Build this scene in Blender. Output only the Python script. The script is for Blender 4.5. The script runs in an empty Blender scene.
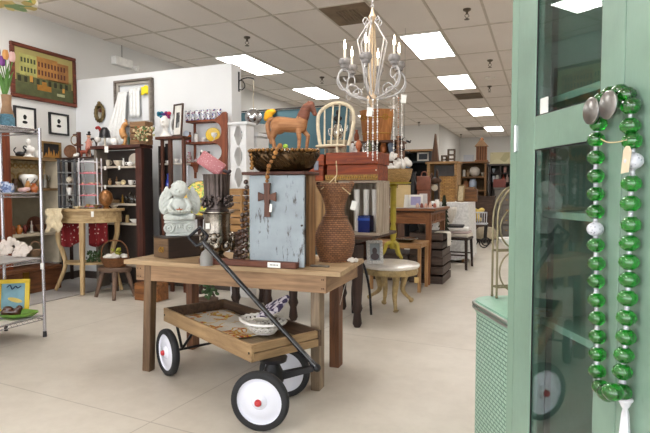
import bpy, bmesh, math, random
from math import sin, cos, pi, atan, radians as R, sqrt
from mathutils import Vector, Matrix, Euler
random.seed(7)
sc = bpy.context.scene
COL = sc.collection

# ---------- camera model (photo is 650x433); used to measure where things stand ----------
F = 521.0; PITCH = atan(25.5/F); YAW = atan(218/F*cos(PITCH)); HC = 1.15; CH = 2.1; CZ = HC+CH
LW = -5.67; PY = 5.095; PX = -3.275
def ray(x, y):
    a = (x-325)/F; b = -(y-216.5)/F
    f = cos(PITCH)+b*sin(PITCH); u = b*cos(PITCH)-sin(PITCH)
    return Vector((a*cos(YAW)-f*sin(YAW), a*sin(YAW)+f*cos(YAW), u))
def onz(x, y, z):
    d = ray(x, y); t = (z-HC)/d.z; return Vector((d.x*t, d.y*t, z))
def ony(x, y, Y):
    d = ray(x, y); t = Y/d.y; return Vector((d.x*t, Y, HC+d.z*t))
def onx(x, y, X):
    d = ray(x, y); t = X/d.x; return Vector((X, d.y*t, HC+d.z*t))
def ond(x, y, D):
    d = ray(x, y); t = D/(-d.x*sin(YAW)+d.y*cos(YAW)); return Vector((d.x*t, d.y*t, HC+d.z*t))
def fwd(p): return -p[0]*sin(YAW)+p[1]*cos(YAW)
def mpp(p): return fwd(p)/F

# ---------- materials ----------
MATS = {}
def _new(name):
    m = bpy.data.materials.new(name); m.use_nodes = True
    nt = m.node_tree; b = nt.nodes['Principled BSDF']; return m, nt, b
def lin(c):
    if isinstance(c, str):
        c = tuple(int(c[i:i+2], 16)/255 for i in (0, 2, 4))
    return tuple((v/12.92 if v <= .04045 else ((v+.055)/1.055)**2.4) for v in c)+(1,)
def mul(c, k): return tuple(min(1, v*k) for v in c[:3])+(1,)
def ramp(nt, stops):
    r = nt.nodes.new('ShaderNodeValToRGB'); e = r.color_ramp.elements
    e[0].position, e[0].color = stops[0]; e[1].position, e[1].color = stops[-1]
    for p, c in stops[1:-1]:
        n = e.new(p); n.color = c
    return r
def coords(nt, scale=(1, 1, 1), rot=(0, 0, 0), kind='Object'):
    tc = nt.nodes.new('ShaderNodeTexCoord'); mp = nt.nodes.new('ShaderNodeMapping')
    mp.inputs['Scale'].default_value = scale; mp.inputs['Rotation'].default_value = rot
    nt.links.new(tc.outputs[kind], mp.inputs[0]); return mp
def noise(nt, src, scale, detail=5, rough=.6, dist=0):
    n = nt.nodes.new('ShaderNodeTexNoise'); n.inputs['Scale'].default_value = scale
    n.inputs['Detail'].default_value = detail; n.inputs['Roughness'].default_value = rough
    n.inputs['Distortion'].default_value = dist
    nt.links.new(src.outputs[0], n.inputs['Vector']); return n
def bump(nt, b, h, strength=.3, dist=.01):
    bp = nt.nodes.new('ShaderNodeBump'); bp.inputs['Strength'].default_value = strength
    bp.inputs['Distance'].default_value = dist
    nt.links.new(h, bp.inputs['Height']); nt.links.new(bp.outputs[0], b.inputs['Normal'])
def mat(name, c, rough=.6, metal=0, var=.12, scale=12, bmp=.0, emit=0, coat=0, sub=0):
    if name in MATS: return MATS[name]
    m, nt, b = _new(name); c = lin(c)
    b.inputs['Roughness'].default_value = rough; b.inputs['Metallic'].default_value = metal
    b.inputs['Coat Weight'].default_value = coat
    n = noise(nt, coords(nt), scale, 4)
    r = ramp(nt, [(.3, mul(c, 1-var)), (.7, mul(c, 1+var))])
    nt.links.new(n.outputs[0], r.inputs[0]); nt.links.new(r.outputs[0], b.inputs['Base Color'])
    if bmp: bump(nt, b, n.outputs[0], bmp, .01)
    if emit:
        b.inputs['Emission Color'].default_value = c; b.inputs['Emission Strength'].default_value = emit
    MATS[name] = m; return m
def wood(name, c1, c2, axis='x', rough=.6, scale=9, bmp=.15, knots=False):
    key = name+'_'+axis
    if key in MATS: return MATS[key]
    m, nt, b = _new(key); a, d = lin(c1), lin(c2)
    s = {'x': (.09, 1, 1), 'y': (1, .09, 1), 'z': (1, 1, .09)}[axis]
    mp = coords(nt, s)
    n = noise(nt, mp, scale*3.2, 8, .65, .6)
    r = ramp(nt, [(.30, d), (.50, tuple((x+y)/2 for x, y in zip(a, d))), (.66, a)])
    nt.links.new(n.outputs[0], r.inputs[0])
    n2 = noise(nt, coords(nt), 3.1, 3)
    mx = nt.nodes.new('ShaderNodeMix'); mx.data_type = 'RGBA'; mx.blend_type = 'MULTIPLY'
    r2 = ramp(nt, [(.3, (.72, .70, .68, 1)), (.65, (1, 1, 1, 1))])
    nt.links.new(n2.outputs[0], r2.inputs[0]); mx.inputs[0].default_value = .8
    nt.links.new(r.outputs[0], mx.inputs[6]); nt.links.new(r2.outputs[0], mx.inputs[7])
    nt.links.new(mx.outputs[2], b.inputs['Base Color'])
    b.inputs['Roughness'].default_value = rough; bump(nt, b, n.outputs[0], bmp, .004)
    MATS[key] = m; return m
def chipped(name, c, chip, amount=.40, rough=.6, axis='z', soft=.03):
    if name in MATS: return MATS[name]
    m, nt, b = _new(name); c, d = lin(c), lin(chip)
    s = {'x': (.25, 1, 1), 'y': (1, .25, 1), 'z': (1, 1, .25)}[axis]
    n = noise(nt, coords(nt, s), 22, 8, .7); n2 = noise(nt, coords(nt), 5, 4)
    r0 = ramp(nt, [(.3, mul(c, .82)), (.7, mul(c, 1.12))]); nt.links.new(n2.outputs[0], r0.inputs[0])
    r = ramp(nt, [(amount-soft, (1, 1, 1, 1)), (amount+soft, (0, 0, 0, 1))]); nt.links.new(n.outputs[0], r.inputs[0])
    mx = nt.nodes.new('ShaderNodeMix'); mx.data_type = 'RGBA'
    nt.links.new(r.outputs[0], mx.inputs[0]); nt.links.new(r0.outputs[0], mx.inputs[6]); mx.inputs[7].default_value = d
    nt.links.new(mx.outputs[2], b.inputs['Base Color']); b.inputs['Roughness'].default_value = rough
    bump(nt, b, n.outputs[0], .25, .004); MATS[name] = m; return m
def wicker(name, c1, c2, sx=14, sz=9, rough=.6):
    """woven bands running round an upright piece; sx, sz = stake and row pitch in mm"""
    if name in MATS: return MATS[name]
    m, nt, b = _new(name); mp = coords(nt)
    g = nt.nodes.new('ShaderNodeTexGradient'); g.gradient_type = 'RADIAL'; nt.links.new(mp.outputs[0], g.inputs[0])
    sp = nt.nodes.new('ShaderNodeSeparateXYZ'); nt.links.new(mp.outputs[0], sp.inputs[0])
    k = nt.nodes.new('ShaderNodeMath'); k.operation = 'MULTIPLY'; k.inputs[1].default_value = .66; nt.links.new(g.outputs['Fac'], k.inputs[0])
    cv = nt.nodes.new('ShaderNodeCombineXYZ'); nt.links.new(k.outputs[0], cv.inputs[0]); nt.links.new(sp.outputs[2], cv.inputs[1])
    br = nt.nodes.new('ShaderNodeTexBrick'); br.inputs['Scale'].default_value = 1; br.inputs['Brick Width'].default_value = sx*.0022
    br.inputs['Row Height'].default_value = sz*.001; br.inputs['Mortar Size'].default_value = sz*.00016; br.inputs['Mortar Smooth'].default_value = .7
    br.inputs['Color1'].default_value = lin(c1); br.inputs['Color2'].default_value = mul(lin(c1), .62); br.inputs['Mortar'].default_value = lin(c2)
    nt.links.new(cv.outputs[0], br.inputs[0]); nt.links.new(br.outputs[0], b.inputs['Base Color']); b.inputs['Roughness'].default_value = rough
    iv = nt.nodes.new('ShaderNodeMath'); iv.operation = 'SUBTRACT'; iv.inputs[0].default_value = 1; nt.links.new(br.outputs['Fac'], iv.inputs[1])
    bump(nt, b, iv.outputs[0], .8, .006); MATS[name] = m; return m
def glass(name, c, rough=.02, trans=1, ior=1.45, alpha=1):
    if name in MATS: return MATS[name]
    m, nt, b = _new(name); b.inputs['Base Color'].default_value = lin(c)
    b.inputs['Roughness'].default_value = rough; b.inputs['Transmission Weight'].default_value = trans
    b.inputs['IOR'].default_value = ior; b.inputs['Alpha'].default_value = alpha
    MATS[name] = m; return m
def pane(name, tint='b8ccc8', refl=.14):
    if name in MATS: return MATS[name]
    m = bpy.data.materials.new(name); m.use_nodes = True; nt = m.node_tree; nt.nodes.clear()
    o = nt.nodes.new('ShaderNodeOutputMaterial'); t = nt.nodes.new('ShaderNodeBsdfTransparent'); g = nt.nodes.new('ShaderNodeBsdfGlossy')
    t.inputs[0].default_value = lin(tint); g.inputs['Roughness'].default_value = .01; g.inputs[0].default_value = (1, 1, 1, 1)
    mx = nt.nodes.new('ShaderNodeMixShader'); fr = nt.nodes.new('ShaderNodeFresnel'); fr.inputs[0].default_value = 1.5
    ge = nt.nodes.new('ShaderNodeNewGeometry'); mr = nt.nodes.new('ShaderNodeMapRange'); mr.inputs[3].default_value = 1.5; mr.inputs[4].default_value = 1/1.5
    nt.links.new(ge.outputs['Backfacing'], mr.inputs[0]); nt.links.new(mr.outputs[0], fr.inputs[0])
    ad = nt.nodes.new('ShaderNodeMath'); ad.operation = 'ADD'; ad.inputs[1].default_value = refl
    nt.links.new(fr.outputs[0], ad.inputs[0]); nt.links.new(ad.outputs[0], mx.inputs[0])
    nt.links.new(t.outputs[0], mx.inputs[1]); nt.links.new(g.outputs[0], mx.inputs[2]); nt.links.new(mx.outputs[0], o.inputs[0])
    MATS[name] = m; return m
def spots(name, base, dot, scale=40, thr=.22, rough=.6, noisy=False):
    if name in MATS: return MATS[name]
    m, nt, b = _new(name); v = nt.nodes.new('ShaderNodeTexVoronoi'); v.inputs['Scale'].default_value = scale
    nt.links.new(coords(nt).outputs[0], v.inputs['Vector'])
    r = ramp(nt, [(thr, lin(dot)), (thr+.05, lin(base))]); nt.links.new(v.outputs['Distance'], r.inputs[0])
    nt.links.new(r.outputs[0], b.inputs['Base Color']); b.inputs['Roughness'].default_value = rough
    MATS[name] = m; return m
def multi(name, cols, scale=30, rough=.6, kind='voronoi'):
    if name in MATS: return MATS[name]
    m, nt, b = _new(name); v = nt.nodes.new('ShaderNodeTexVoronoi'); v.inputs['Scale'].default_value = scale
    nt.links.new(coords(nt).outputs[0], v.inputs['Vector'])
    sp = nt.nodes.new('ShaderNodeSeparateColor'); nt.links.new(v.outputs['Color'], sp.inputs[0])
    n = len(cols); r = ramp(nt, [(i/n, lin(c)) for i, c in enumerate(cols)]); r.color_ramp.interpolation = 'CONSTANT'
    nt.links.new(sp.outputs[0], r.inputs[0]); nt.links.new(r.outputs[0], b.inputs['Base Color'])
    b.inputs['Roughness'].default_value = rough; MATS[name] = m; return m

# ---------- mesh builder ----------
class M:
    def __init__(s): s.bm = bmesh.new()
    def _x(s, vs, mtx):
        for v in vs: v.co = mtx @ v.co
    def box(s, c, d, rot=None, bev=0):
        r = bmesh.ops.create_cube(s.bm, size=1)['verts']
        m = Matrix.Translation(c) @ (Euler(rot).to_matrix().to_4x4() if rot else Matrix()) @ Matrix.Diagonal((d[0], d[1], d[2], 1))
        s._x(r, m)
        if bev:
            es = {e for v in r for e in v.link_edges}
            bmesh.ops.bevel(s.bm, geom=list(es), offset=bev, segments=2, profile=.5, affect='EDGES')
        return s
    def b6(s, x0, x1, y0, y1, z0, z1, bev=0): return s.box(((x0+x1)/2, (y0+y1)/2, (z0+z1)/2), (abs(x1-x0), abs(y1-y0), abs(z1-z0)), None, bev)
    def cyl(s, p, q, r0, r1=None, seg=12):
        p, q = Vector(p), Vector(q); r1 = r0 if r1 is None else r1
        L = (q-p).length
        if L < 1e-6: return s
        v = bmesh.ops.create_cone(s.bm, cap_ends=True, segments=seg, radius1=max(r0, 1e-5), radius2=max(r1, 1e-5), depth=L)['verts']
        s._x(v, Matrix.Translation((p+q)/2) @ (q-p).to_track_quat('Z', 'Y').to_matrix().to_4x4()); return s
    def beam(s, p, q, w, h, up=(0, 0, 1), w1=None, h1=None):
        p, q = Vector(p), Vector(q); d = (q-p).normalized(); sd = d.cross(Vector(up))
        if sd.length < 1e-4: sd = d.cross(Vector((0, 1, 0)))
        sd.normalize(); u = sd.cross(d); w1 = w if w1 is None else w1; h1 = h if h1 is None else h1
        a = [s.bm.verts.new(p+sd*i*w/2+u*j*h/2) for i, j in ((-1, -1), (1, -1), (1, 1), (-1, 1))]
        b = [s.bm.verts.new(q+sd*i*w1/2+u*j*h1/2) for i, j in ((-1, -1), (1, -1), (1, 1), (-1, 1))]
        s.bm.faces.new(a[::-1]); s.bm.faces.new(b)
        for i in range(4): s.bm.faces.new((a[i], a[(i+1) % 4], b[(i+1) % 4], b[i]))
        return s
    def ball(s, c, r, seg=12, rot=None):
        if not hasattr(r, '__len__'): r = (r, r, r)
        v = bmesh.ops.create_uvsphere(s.bm, u_segments=seg, v_segments=max(6, seg*2//3), radius=1)['verts']
        s._x(v, Matrix.Translation(c) @ (Euler(rot).to_matrix().to_4x4() if rot else Matrix()) @ Matrix.Diagonal((r[0], r[1], r[2], 1))); return s
    def cap(s, p, q, r0, r1=None, seg=10):
        r1 = r0 if r1 is None else r1
        s.cyl(p, q, r0, r1, seg); s.ball(p, r0, seg); s.ball(q, r1, seg); return s
    def lathe(s, prof, at=(0, 0, 0), seg=20, flute=0, nf=8, rot=None, sy=1, ang=2*pi):
        mt = Matrix.Translation(at) @ (Euler(rot).to_matrix().to_4x4() if rot else Matrix())
        rows = []
        full = abs(ang-2*pi) < 1e-6; n = seg if full else seg+1
        for r, z in prof:
            rows.append([s.bm.verts.new(mt @ Vector((max(r, 1e-4)*(1+flute*cos(nf*a))*cos(a), max(r, 1e-4)*(1+flute*cos(nf*a))*sin(a)*sy, z))) for a in [i*ang/seg for i in range(n)]])
        for a, b in zip(rows, rows[1:]):
            for i in range(seg):
                j = (i+1) % n
                s.bm.faces.new((a[i], a[j], b[j], b[i]))
        if prof[0] == prof[-1]: return s
        if prof[0][0] > 1e-3 and full: s.bm.faces.new(rows[0][::-1])
        if prof[-1][0] > 1e-3 and full: s.bm.faces.new(rows[-1])
        return s
    def tube(s, pts, r, seg=8, closed=False, flat=1):
        pts = [Vector(p) for p in pts]; n = len(pts); rr = r if hasattr(r, '__len__') else [r]*n
        rows = []; up = Vector((0, 0, 1)); prev = None
        for i, p in enumerate(pts):
            if closed: t = pts[(i+1) % n]-pts[i-1]
            else: t = pts[min(i+1, n-1)]-pts[max(i-1, 0)]
            if t.length < 1e-9: t = Vector((0, 0, 1))
            t.normalize()
            if prev is None:
                a = up if abs(t.dot(up)) < .9 else Vector((1, 0, 0)); u = (a-t*a.dot(t)).normalized()
            else:
                u = prev-t*prev.dot(t); u = u.normalized() if u.length > 1e-6 else prev
            prev = u; w = t.cross(u)
            rows.append([s.bm.verts.new(p+(u*cos(k*2*pi/seg)*flat+w*sin(k*2*pi/seg))*rr[i]) for k in range(seg)])
        rng = range(n if closed else n-1)
        for i in rng:
            a, b = rows[i], rows[(i+1) % n]
            for k in range(seg): s.bm.faces.new((a[k], a[(k+1) % seg], b[(k+1) % seg], b[k]))
        if not closed: s.bm.faces.new(rows[0][::-1]); s.bm.faces.new(rows[-1])
        return s
    def prism(s, pts, a0, a1, plane='xz'):
        """polygon pts in plane, extruded along the third axis from a0 to a1"""
        def P(u, v, w): return {'xz': (u, w, v), 'xy': (u, v, w), 'yz': (w, u, v)}[plane]
        A = [s.bm.verts.new(P(u, v, a0)) for u, v in pts]; B = [s.bm.verts.new(P(u, v, a1)) for u, v in pts]
        s.bm.faces.new(A); s.bm.faces.new(B[::-1]); n = len(pts)
        for i in range(n): s.bm.faces.new((A[(i+1) % n], A[i], B[i], B[(i+1) % n]))
        return s
    def grid(s, fn, nu, nv, thick=0):
        V = [[s.bm.verts.new(fn(i/nu, j/nv)) for j in range(nv+1)] for i in range(nu+1)]
        for i in range(nu):
            for j in range(nv): s.bm.faces.new((V[i][j], V[i+1][j], V[i+1][j+1], V[i][j+1]))
        return s
    def torus(s, c, R_, r, rot=None, seg=24, seg2=8):
        mt = Matrix.Translation(c) @ (Euler(rot).to_matrix().to_4x4() if rot else Matrix())
        return s.tube([mt @ Vector((R_*cos(i*2*pi/seg), R_*sin(i*2*pi/seg), 0)) for i in range(seg)], r, seg2, True)
    def xf(s, mtx):
        s._x(s.bm.verts, mtx); return s
    def obj(s, name, m, parent=None, smooth=False, label=None, thick=0, remesh=0, loc=None, rz=0, bevel=0, sub=0):
        bmesh.ops.recalc_face_normals(s.bm, faces=s.bm.faces)
        me = bpy.data.meshes.new(name); s.bm.to_mesh(me); s.bm.free()
        if smooth:
            me.polygons.foreach_set('use_smooth', [True]*len(me.polygons))
        me.materials.append(m)
        if smooth and not remesh:
            try: me.set_sharp_from_angle(angle=R(50))
            except Exception: pass
        o = bpy.data.objects.new(name, me); COL.objects.link(o)
        if parent: o.parent = parent
        if loc is not None: o.location = loc
        o.rotation_euler.z = rz
        if remesh:
            md = o.modifiers.new('r', 'REMESH'); md.mode = 'VOXEL'; md.voxel_size = remesh; md.use_smooth_shade = True
            ms = o.modifiers.new('s', 'SMOOTH'); ms.iterations = 4; ms.factor = .5
        if sub:
            md = o.modifiers.new('u', 'SUBSURF'); md.levels = md.render_levels = sub
        if thick:
            md = o.modifiers.new('t', 'SOLIDIFY'); md.thickness = thick; md.offset = 0
        if bevel:
            md = o.modifiers.new('b', 'BEVEL'); md.width = bevel; md.segments = 2; md.limit_method = 'ANGLE'; md.harden_normals = False
        if label: o['label'] = label
        return o
def thing(name, label, cat, loc=(0, 0, 0), rz=0, group=None):
    o = bpy.data.objects.new(name, None); COL.objects.link(o); o.empty_display_size = .05
    o.location = loc; o.rotation_euler.z = rz; o['label'] = label; o['category'] = cat
    if group: o['group'] = group
    return o
def tag(o, label, cat, group=None, kind=None):
    o['label'] = label; o['category'] = cat
    if group: o['group'] = group
    if kind: o['kind'] = kind
    return o
def struct(o): o['kind'] = 'structure'; return o
def dup(root, loc, rz=None, label=None, group=None, scale=None):
    def cp(o, par):
        c = o.copy(); COL.objects.link(c); c.parent = par
        for ch in o.children: cp(ch, c)
        return c
    r = root.copy(); COL.objects.link(r)
    for ch in list(root.children): cp(ch, r)
    r.location = loc
    if rz is not None: r.rotation_euler.z = rz
    if label: r['label'] = label
    if group: r['group'] = group
    if scale: r.scale = (scale, scale, scale) if not hasattr(scale, '__len__') else scale
    return r
def arc(cx, cz, r, a0, a1, n=12, y=0):
    return [(cx+r*cos(R(a0+(a1-a0)*i/n)), y, cz+r*sin(R(a0+(a1-a0)*i/n))) for i in range(n+1)]
def bez(p, n=10):
    """smooth curve through control points (Catmull-Rom)"""
    p = [Vector(q) for q in p]; out = []
    for i in range(len(p)-1):
        a, b, c, d = p[max(i-1, 0)], p[i], p[i+1], p[min(i+2, len(p)-1)]
        for k in range(n):
            t = k/n
            out.append(.5*((2*b)+(c-a)*t+(2*a-5*b+4*c-d)*t*t+(3*b-a-3*c+d)*t**3))
    out.append(p[-1]); return out
def text(s, size, m, parent, loc, rot=(pi/2, 0, 0), name='lettering', depth=.0006):
    cu = bpy.data.curves.new(name, 'FONT'); cu.body = s; cu.size = size; cu.extrude = depth; cu.align_x = 'CENTER'; cu.align_y = 'CENTER'
    o = bpy.data.objects.new(name, cu); COL.objects.link(o); o.parent = parent; o.location = loc; o.rotation_euler = rot
    cu.materials.append(m); return o
FACE = YAW  # local -y of a thing turned by this looks towards the camera

# common materials
WHITE = mat('white_ceramic', 'ece9e4', .25, var=.04)
CREAM = mat('cream_ceramic', 'ddd2bd', .4, var=.08)
PAPER = mat('paper', 'f0eee8', .8, var=.03)
BLACK = mat('black_paint', '17161a', .35, var=.1)
BRASS = mat('brass', 'a8803c', .35, 1)
GOLD = mat('gold_gilt', 'b8863a', .35, .7, var=.25)
SILVER = mat('silver', 'b9b6b0', .18, 1, var=.1, scale=6)
CHROME = mat('chrome', 'c9c9cc', .12, 1, var=.03)
CLEAR = glass('clear_glass', 'f4f8f8', .02)
TIN = mat('aged_tin', '6c6660', .4, .7, var=.35, scale=18)
LINEN = mat('linen', 'd9d3c8', .9, var=.06, scale=60, bmp=.2)
TWINE = mat('twine', 'c9b48e', .9)
# ======================= THE SETTING =======================
def floor_mat():
    m, nt, b = _new('concrete_floor')
    n = noise(nt, coords(nt), .55, 6, .62); n2 = noise(nt, coords(nt), 7, 6, .7)
    r = ramp(nt, [(.3, lin('bcb2a5')), (.5, lin('cbc3b7')), (.7, lin('d4cdc2'))]); nt.links.new(n.outputs[0], r.inputs[0])
    r2 = ramp(nt, [(.35, (.86, .85, .84, 1)), (.6, (1, 1, 1, 1))]); nt.links.new(n2.outputs[0], r2.inputs[0])
    mx = nt.nodes.new('ShaderNodeMix'); mx.data_type = 'RGBA'; mx.blend_type = 'MULTIPLY'; mx.inputs[0].default_value = .55
    nt.links.new(r.outputs[0], mx.inputs[6]); nt.links.new(r2.outputs[0], mx.inputs[7])
    # saw-cut joints of the slab
    br = nt.nodes.new('ShaderNodeTexBrick'); br.offset = 0; br.inputs['Scale'].default_value = 1
    br.inputs['Brick Width'].default_value = 1.9; br.inputs['Row Height'].default_value = 1.9; br.inputs['Mortar Size'].default_value = .004
    br.inputs['Color1'].default_value = br.inputs['Color2'].default_value = (1, 1, 1, 1); br.inputs['Mortar'].default_value = (.62, .6, .58, 1)
    nt.links.new(coords(nt, rot=(0, 0, .06)).outputs[0], br.inputs[0])
    m2 = nt.nodes.new('ShaderNodeMix'); m2.data_type = 'RGBA'; m2.blend_type = 'MULTIPLY'; m2.inputs[0].default_value = .7
    nt.links.new(mx.outputs[2], m2.inputs[6]); nt.links.new(br.outputs[0], m2.inputs[7])
    nt.links.new(m2.outputs[2], b.inputs['Base Color']); b.inputs['Roughness'].default_value = .42
    b.inputs['Specular IOR Level'].default_value = .4
    bump(nt, b, n2.outputs[0], .05, .004); return m
X0, X1, Y0, Y1 = LW, 3.6, -3.6, 21.2
struct(M().b6(X0-.2, X1+.2, Y0-.2, Y1+.2, -.15, 0).obj('floor', floor_mat()))
def ceil_mat():
    m, nt, b = _new('acoustic_tile'); n = noise(nt, coords(nt), 160, 3, .8); n2 = noise(nt, coords(nt), .8, 3)
    r = ramp(nt, [(.35, lin('d8cfc8')), (.5, lin('ece5de'))]); nt.links.new(n.outputs[0], r.inputs[0])
    r2 = ramp(nt, [(.3, (.92, .91, .9, 1)), (.7, (1, 1, 1, 1))]); nt.links.new(n2.outputs[0], r2.inputs[0])
    mx = nt.nodes.new('ShaderNodeMix'); mx.data_type = 'RGBA'; mx.blend_type = 'MULTIPLY'; mx.inputs[0].default_value = 1
    nt.links.new(r.outputs[0], mx.inputs[6]); nt.links.new(r2.outputs[0], mx.inputs[7])
    nt.links.new(mx.outputs[2], b.inputs['Base Color']); b.inputs['Roughness'].default_value = .9; return m
struct(M().b6(X0-.2, X1+.2, Y0-.2, Y1+.2, CZ, CZ+.15).obj('ceiling', ceil_mat()))
TX = .281*CH; TY = .645*CH; GX = -.6*CH; GY = 3.31*CH
g = M()
i = -16
while i < 20:
    x = GX+i*TX
    if X0 < x < X1: g.b6(x-.014, x+.014, Y0, Y1, CZ-.007, CZ)
    i += 1
for j in range(-8, 14):
    y = GY+j*TY
    if Y0 < y < Y1: g.b6(X0, X1, y-.014, y+.014, CZ-.0068, CZ)
struct(g.obj('trim_1', mat('grid_bar', 'c2b8ab', .6)))
WALLM = mat('white_wall_paint', 'd9d7d3', .75, var=.025, scale=1.3)
PARTM = mat('partition_paint', 'e4e5e6', .7, var=.02, scale=1.5)
struct(M().b6(LW-.15, LW, Y0, Y1, 0, CZ).obj('wall_left', WALLM))
struct(M().b6(X1, X1+.15, Y0, Y1, 0, CZ).obj('wall_right', WALLM))
struct(M().b6(X0, X1, Y1, Y1+.15, 0, CZ).obj('wall_back', mat('grey_wall_paint', 'cfcecb', .75, var=.03, scale=1)))
fp = ony(438.5, 124, 16.55); struct(M().b6(LW, fp.x, 16.6, Y1, 0, CZ).obj('wall_back_left', WALLM))
PT = ony(231, 63, PY).z
struct(M().b6(LW, PX, PY, PY+.2, 0, PT).obj('wall_partition', PARTM))
# unseen shop front behind the camera, built for its daylight: posts, sill, panes
w = M().b6(X0, X1, Y0-.15, Y0, 0, .45).b6(X0, X1, Y0-.15, Y0, 2.95, CZ)
for x in (X0+.1, -3.3, -1.1, 1.1, X1-.1): w.b6(x-.08, x+.08, Y0-.15, Y0, .45, 2.95)
struct(w.obj('wall_front', WALLM))
for k, (a, b_) in enumerate(((X0+.18, -3.38), (-3.22, -1.18), (-1.02, 1.02), (1.18, X1-.18))):
    struct(M().b6(a, b_, Y0-.08, Y0-.074, .45, 2.95).obj('window_%d' % (k+1), pane('shop_window_glass', 'fbfbfb', 0)))
struct(M().b6(LW, PX, PY-.012, PY, 0, .1).obj('baseboard_left', mat('dark_baseboard', '4a403a', .6)))
struct(M().b6(LW, LW+.012, Y0, PY-.02, 0, .1).obj('baseboard_side', mat('dark_baseboard', '4a403a', .6)))
# exposed ceiling track / white board rail on the left wall far side (blue banner panel)
world = bpy.data.worlds.new('sky'); sc.world = world; world.use_nodes = True
bg = world.node_tree.nodes['Background']; bg.inputs[0].default_value = (.92, .96, 1, 1); bg.inputs[1].default_value = 5

# ceiling light panels
EM = bpy.data.materials.new('light_diffuser'); EM.use_nodes = True
_b = EM.node_tree.nodes['Principled BSDF']; _b.inputs['Base Color'].default_value = (.9, .9, .9, 1)
_b.inputs['Emission Color'].default_value = (1, .975, .94, 1); _b.inputs['Emission Strength'].default_value = 12
def ceiling_light(cx, j, label):
    x0 = GX+cx*TX; y0 = GY+j*TY
    t = thing('ceiling_light', label, 'ceiling light', (x0+TX/2, y0+TY/2, CZ-.021), 0, 'fluorescent troffers in the ceiling grid')
    M().b6(-TX/2+.032, TX/2-.032, -TY/2+.032, TY/2-.032, .0, .012).obj('diffuser', EM, t)
    f = M()
    for s in (-1, 1):
        f.b6(s*(TX/2-.032), s*(TX/2-.016), -TY/2+.016, TY/2-.016, 0, .02); f.b6(-TX/2+.032, TX/2-.032, s*(TY/2-.032), s*(TY/2-.016), 0, .02)
    f.obj('frame', mat('light_frame', 'e4e2de', .5), t)
ceiling_light(-1, 0, 'large bright ceiling panel light to the right of the chandelier')
ceiling_light(-1, 2, 'second bright ceiling panel light right of the chandelier, nearer than the dark vent')
ceiling_light(-1, 5, 'third small bright ceiling panel light in the right row, beyond the dark vent')
ceiling_light(-1, 8, 'farthest and smallest bright ceiling panel light, near the back wall')
ceiling_light(-6, 0, 'bright ceiling panel light just above the end of the white partition')
ceiling_light(-6, 2, 'narrow bright ceiling panel light left of the chandelier above the rocking horse head')
for k, (a, b_) in enumerate(((-6, 5), (-6, 8), (4, 0), (4, 2), (4, 5), (4, 8), (-1, -3), (-6, -3), (4, -3), (-1, -6), (-6, -6), (4, -6))):
    if (a, b_) in ((-6, 5), (-6, 8)):
        ceiling_light(a, b_, 'small ceiling panel light glimpsed beside the rim of the copper bucket' if b_ == 5 else 'farthest ceiling panel light of the left row, hidden behind the copper bucket')
    else:
        ceiling_light(a, b_, 'unseen ceiling panel light added to light the shop')  # unseen panels, added to light the foreground

def vent(a, y0, y1, c, label, slats=7):
    x0 = GX+a*TX; t = thing('ceiling_vent', label, 'ceiling vent', (x0+TX/2, (y0+y1)/2, CZ-.02)); L = (y1-y0)
    M().b6(-TX/2+.02, TX/2-.02, -L/2, L/2, .008, .018).obj('backing', mat('vent_stain_'+c, c, .8, var=.3, scale=3), t)
    f = M()
    for k in range(slats):
        x = (-.5+(k+.5)/slats)*(TX*.5); f.box((x, 0, .004), (.012, L*.55, .012), (0, .6, 0))
    f.obj('slats', mat('vent_slat_'+c, c, .6), t)
vent(-2, 2.665*CH, 2.985*CH, '7c6a55', 'brown stained ceiling vent tile above the chandelier chain')
vent(-4, 4.3*CH, 4.6*CH, '968b80', 'greyish ceiling vent tile behind the chandelier arms')
vent(-1, 5.53*CH, 5.85*CH, '6a5c48', 'dark olive ceiling vent between two bright panels')
vent(-2, 8.5*CH, 8.9*CH, '5c4f40', 'small dark ceiling vent left of the farthest panel')
def sprinkler(px, py, label, zz=CZ):
    p = onz(px, py, CZ); t = thing('ceiling_sprinkler', label, 'sprinkler', (p.x, p.y, CZ-.12), FACE)
    br = mat('sprinkler_brass', '6e6558', .4, .8)
    M().lathe([(.045, .12), (.045, .105), (.02, .09)], seg=14).obj('escutcheon', br, t, True)
    M().cyl((0, 0, .06), (0, 0, .1), .013).obj('neck', br, t, True)
    m = M(); m.beam((-.012, 0, .065), (-.026, 0, .04), .006, .006); m.beam((-.026, 0, .04), (0, 0, .012), .006, .006)
    m.beam((.012, 0, .065), (.026, 0, .04), .006, .006); m.beam((.026, 0, .04), (0, 0, .012), .006, .006); m.obj('yoke', br, t)
    M().lathe([(.03, .0), (.03, .004), (.008, .012)], seg=14).obj('deflector', br, t, True)
sprinkler(467, 9, 'brass fire sprinkler nearest the green cabinet at the top of the picture')
sprinkler(490, 60, 'brass fire sprinkler just left of the green cabinet, second in its row')
sprinkler(489.5, 86, 'fire sprinkler third in the row beside the green cabinet')
sprinkler(247, 37, 'fire sprinkler above the partition end panel light')
sprinkler(322, 77, 'fire sprinkler left of the chandelier candles')
sprinkler(461, 134, 'tiny far fire sprinkler near the back corner of the shop')
sprinkler(419, 122, 'small fire sprinkler in front of the far white wall face')
# detector disc
p = onz(490, 77.5, CZ); tag(M().lathe([(.09, 0), (.09, -.02), (.05, -.035)], seg=20).obj('smoke_detector', mat('detector_white', 'e6e0d6', .5), loc=p, smooth=True), 'round cream smoke detector between two sprinklers on the ceiling', 'smoke detector')

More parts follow.
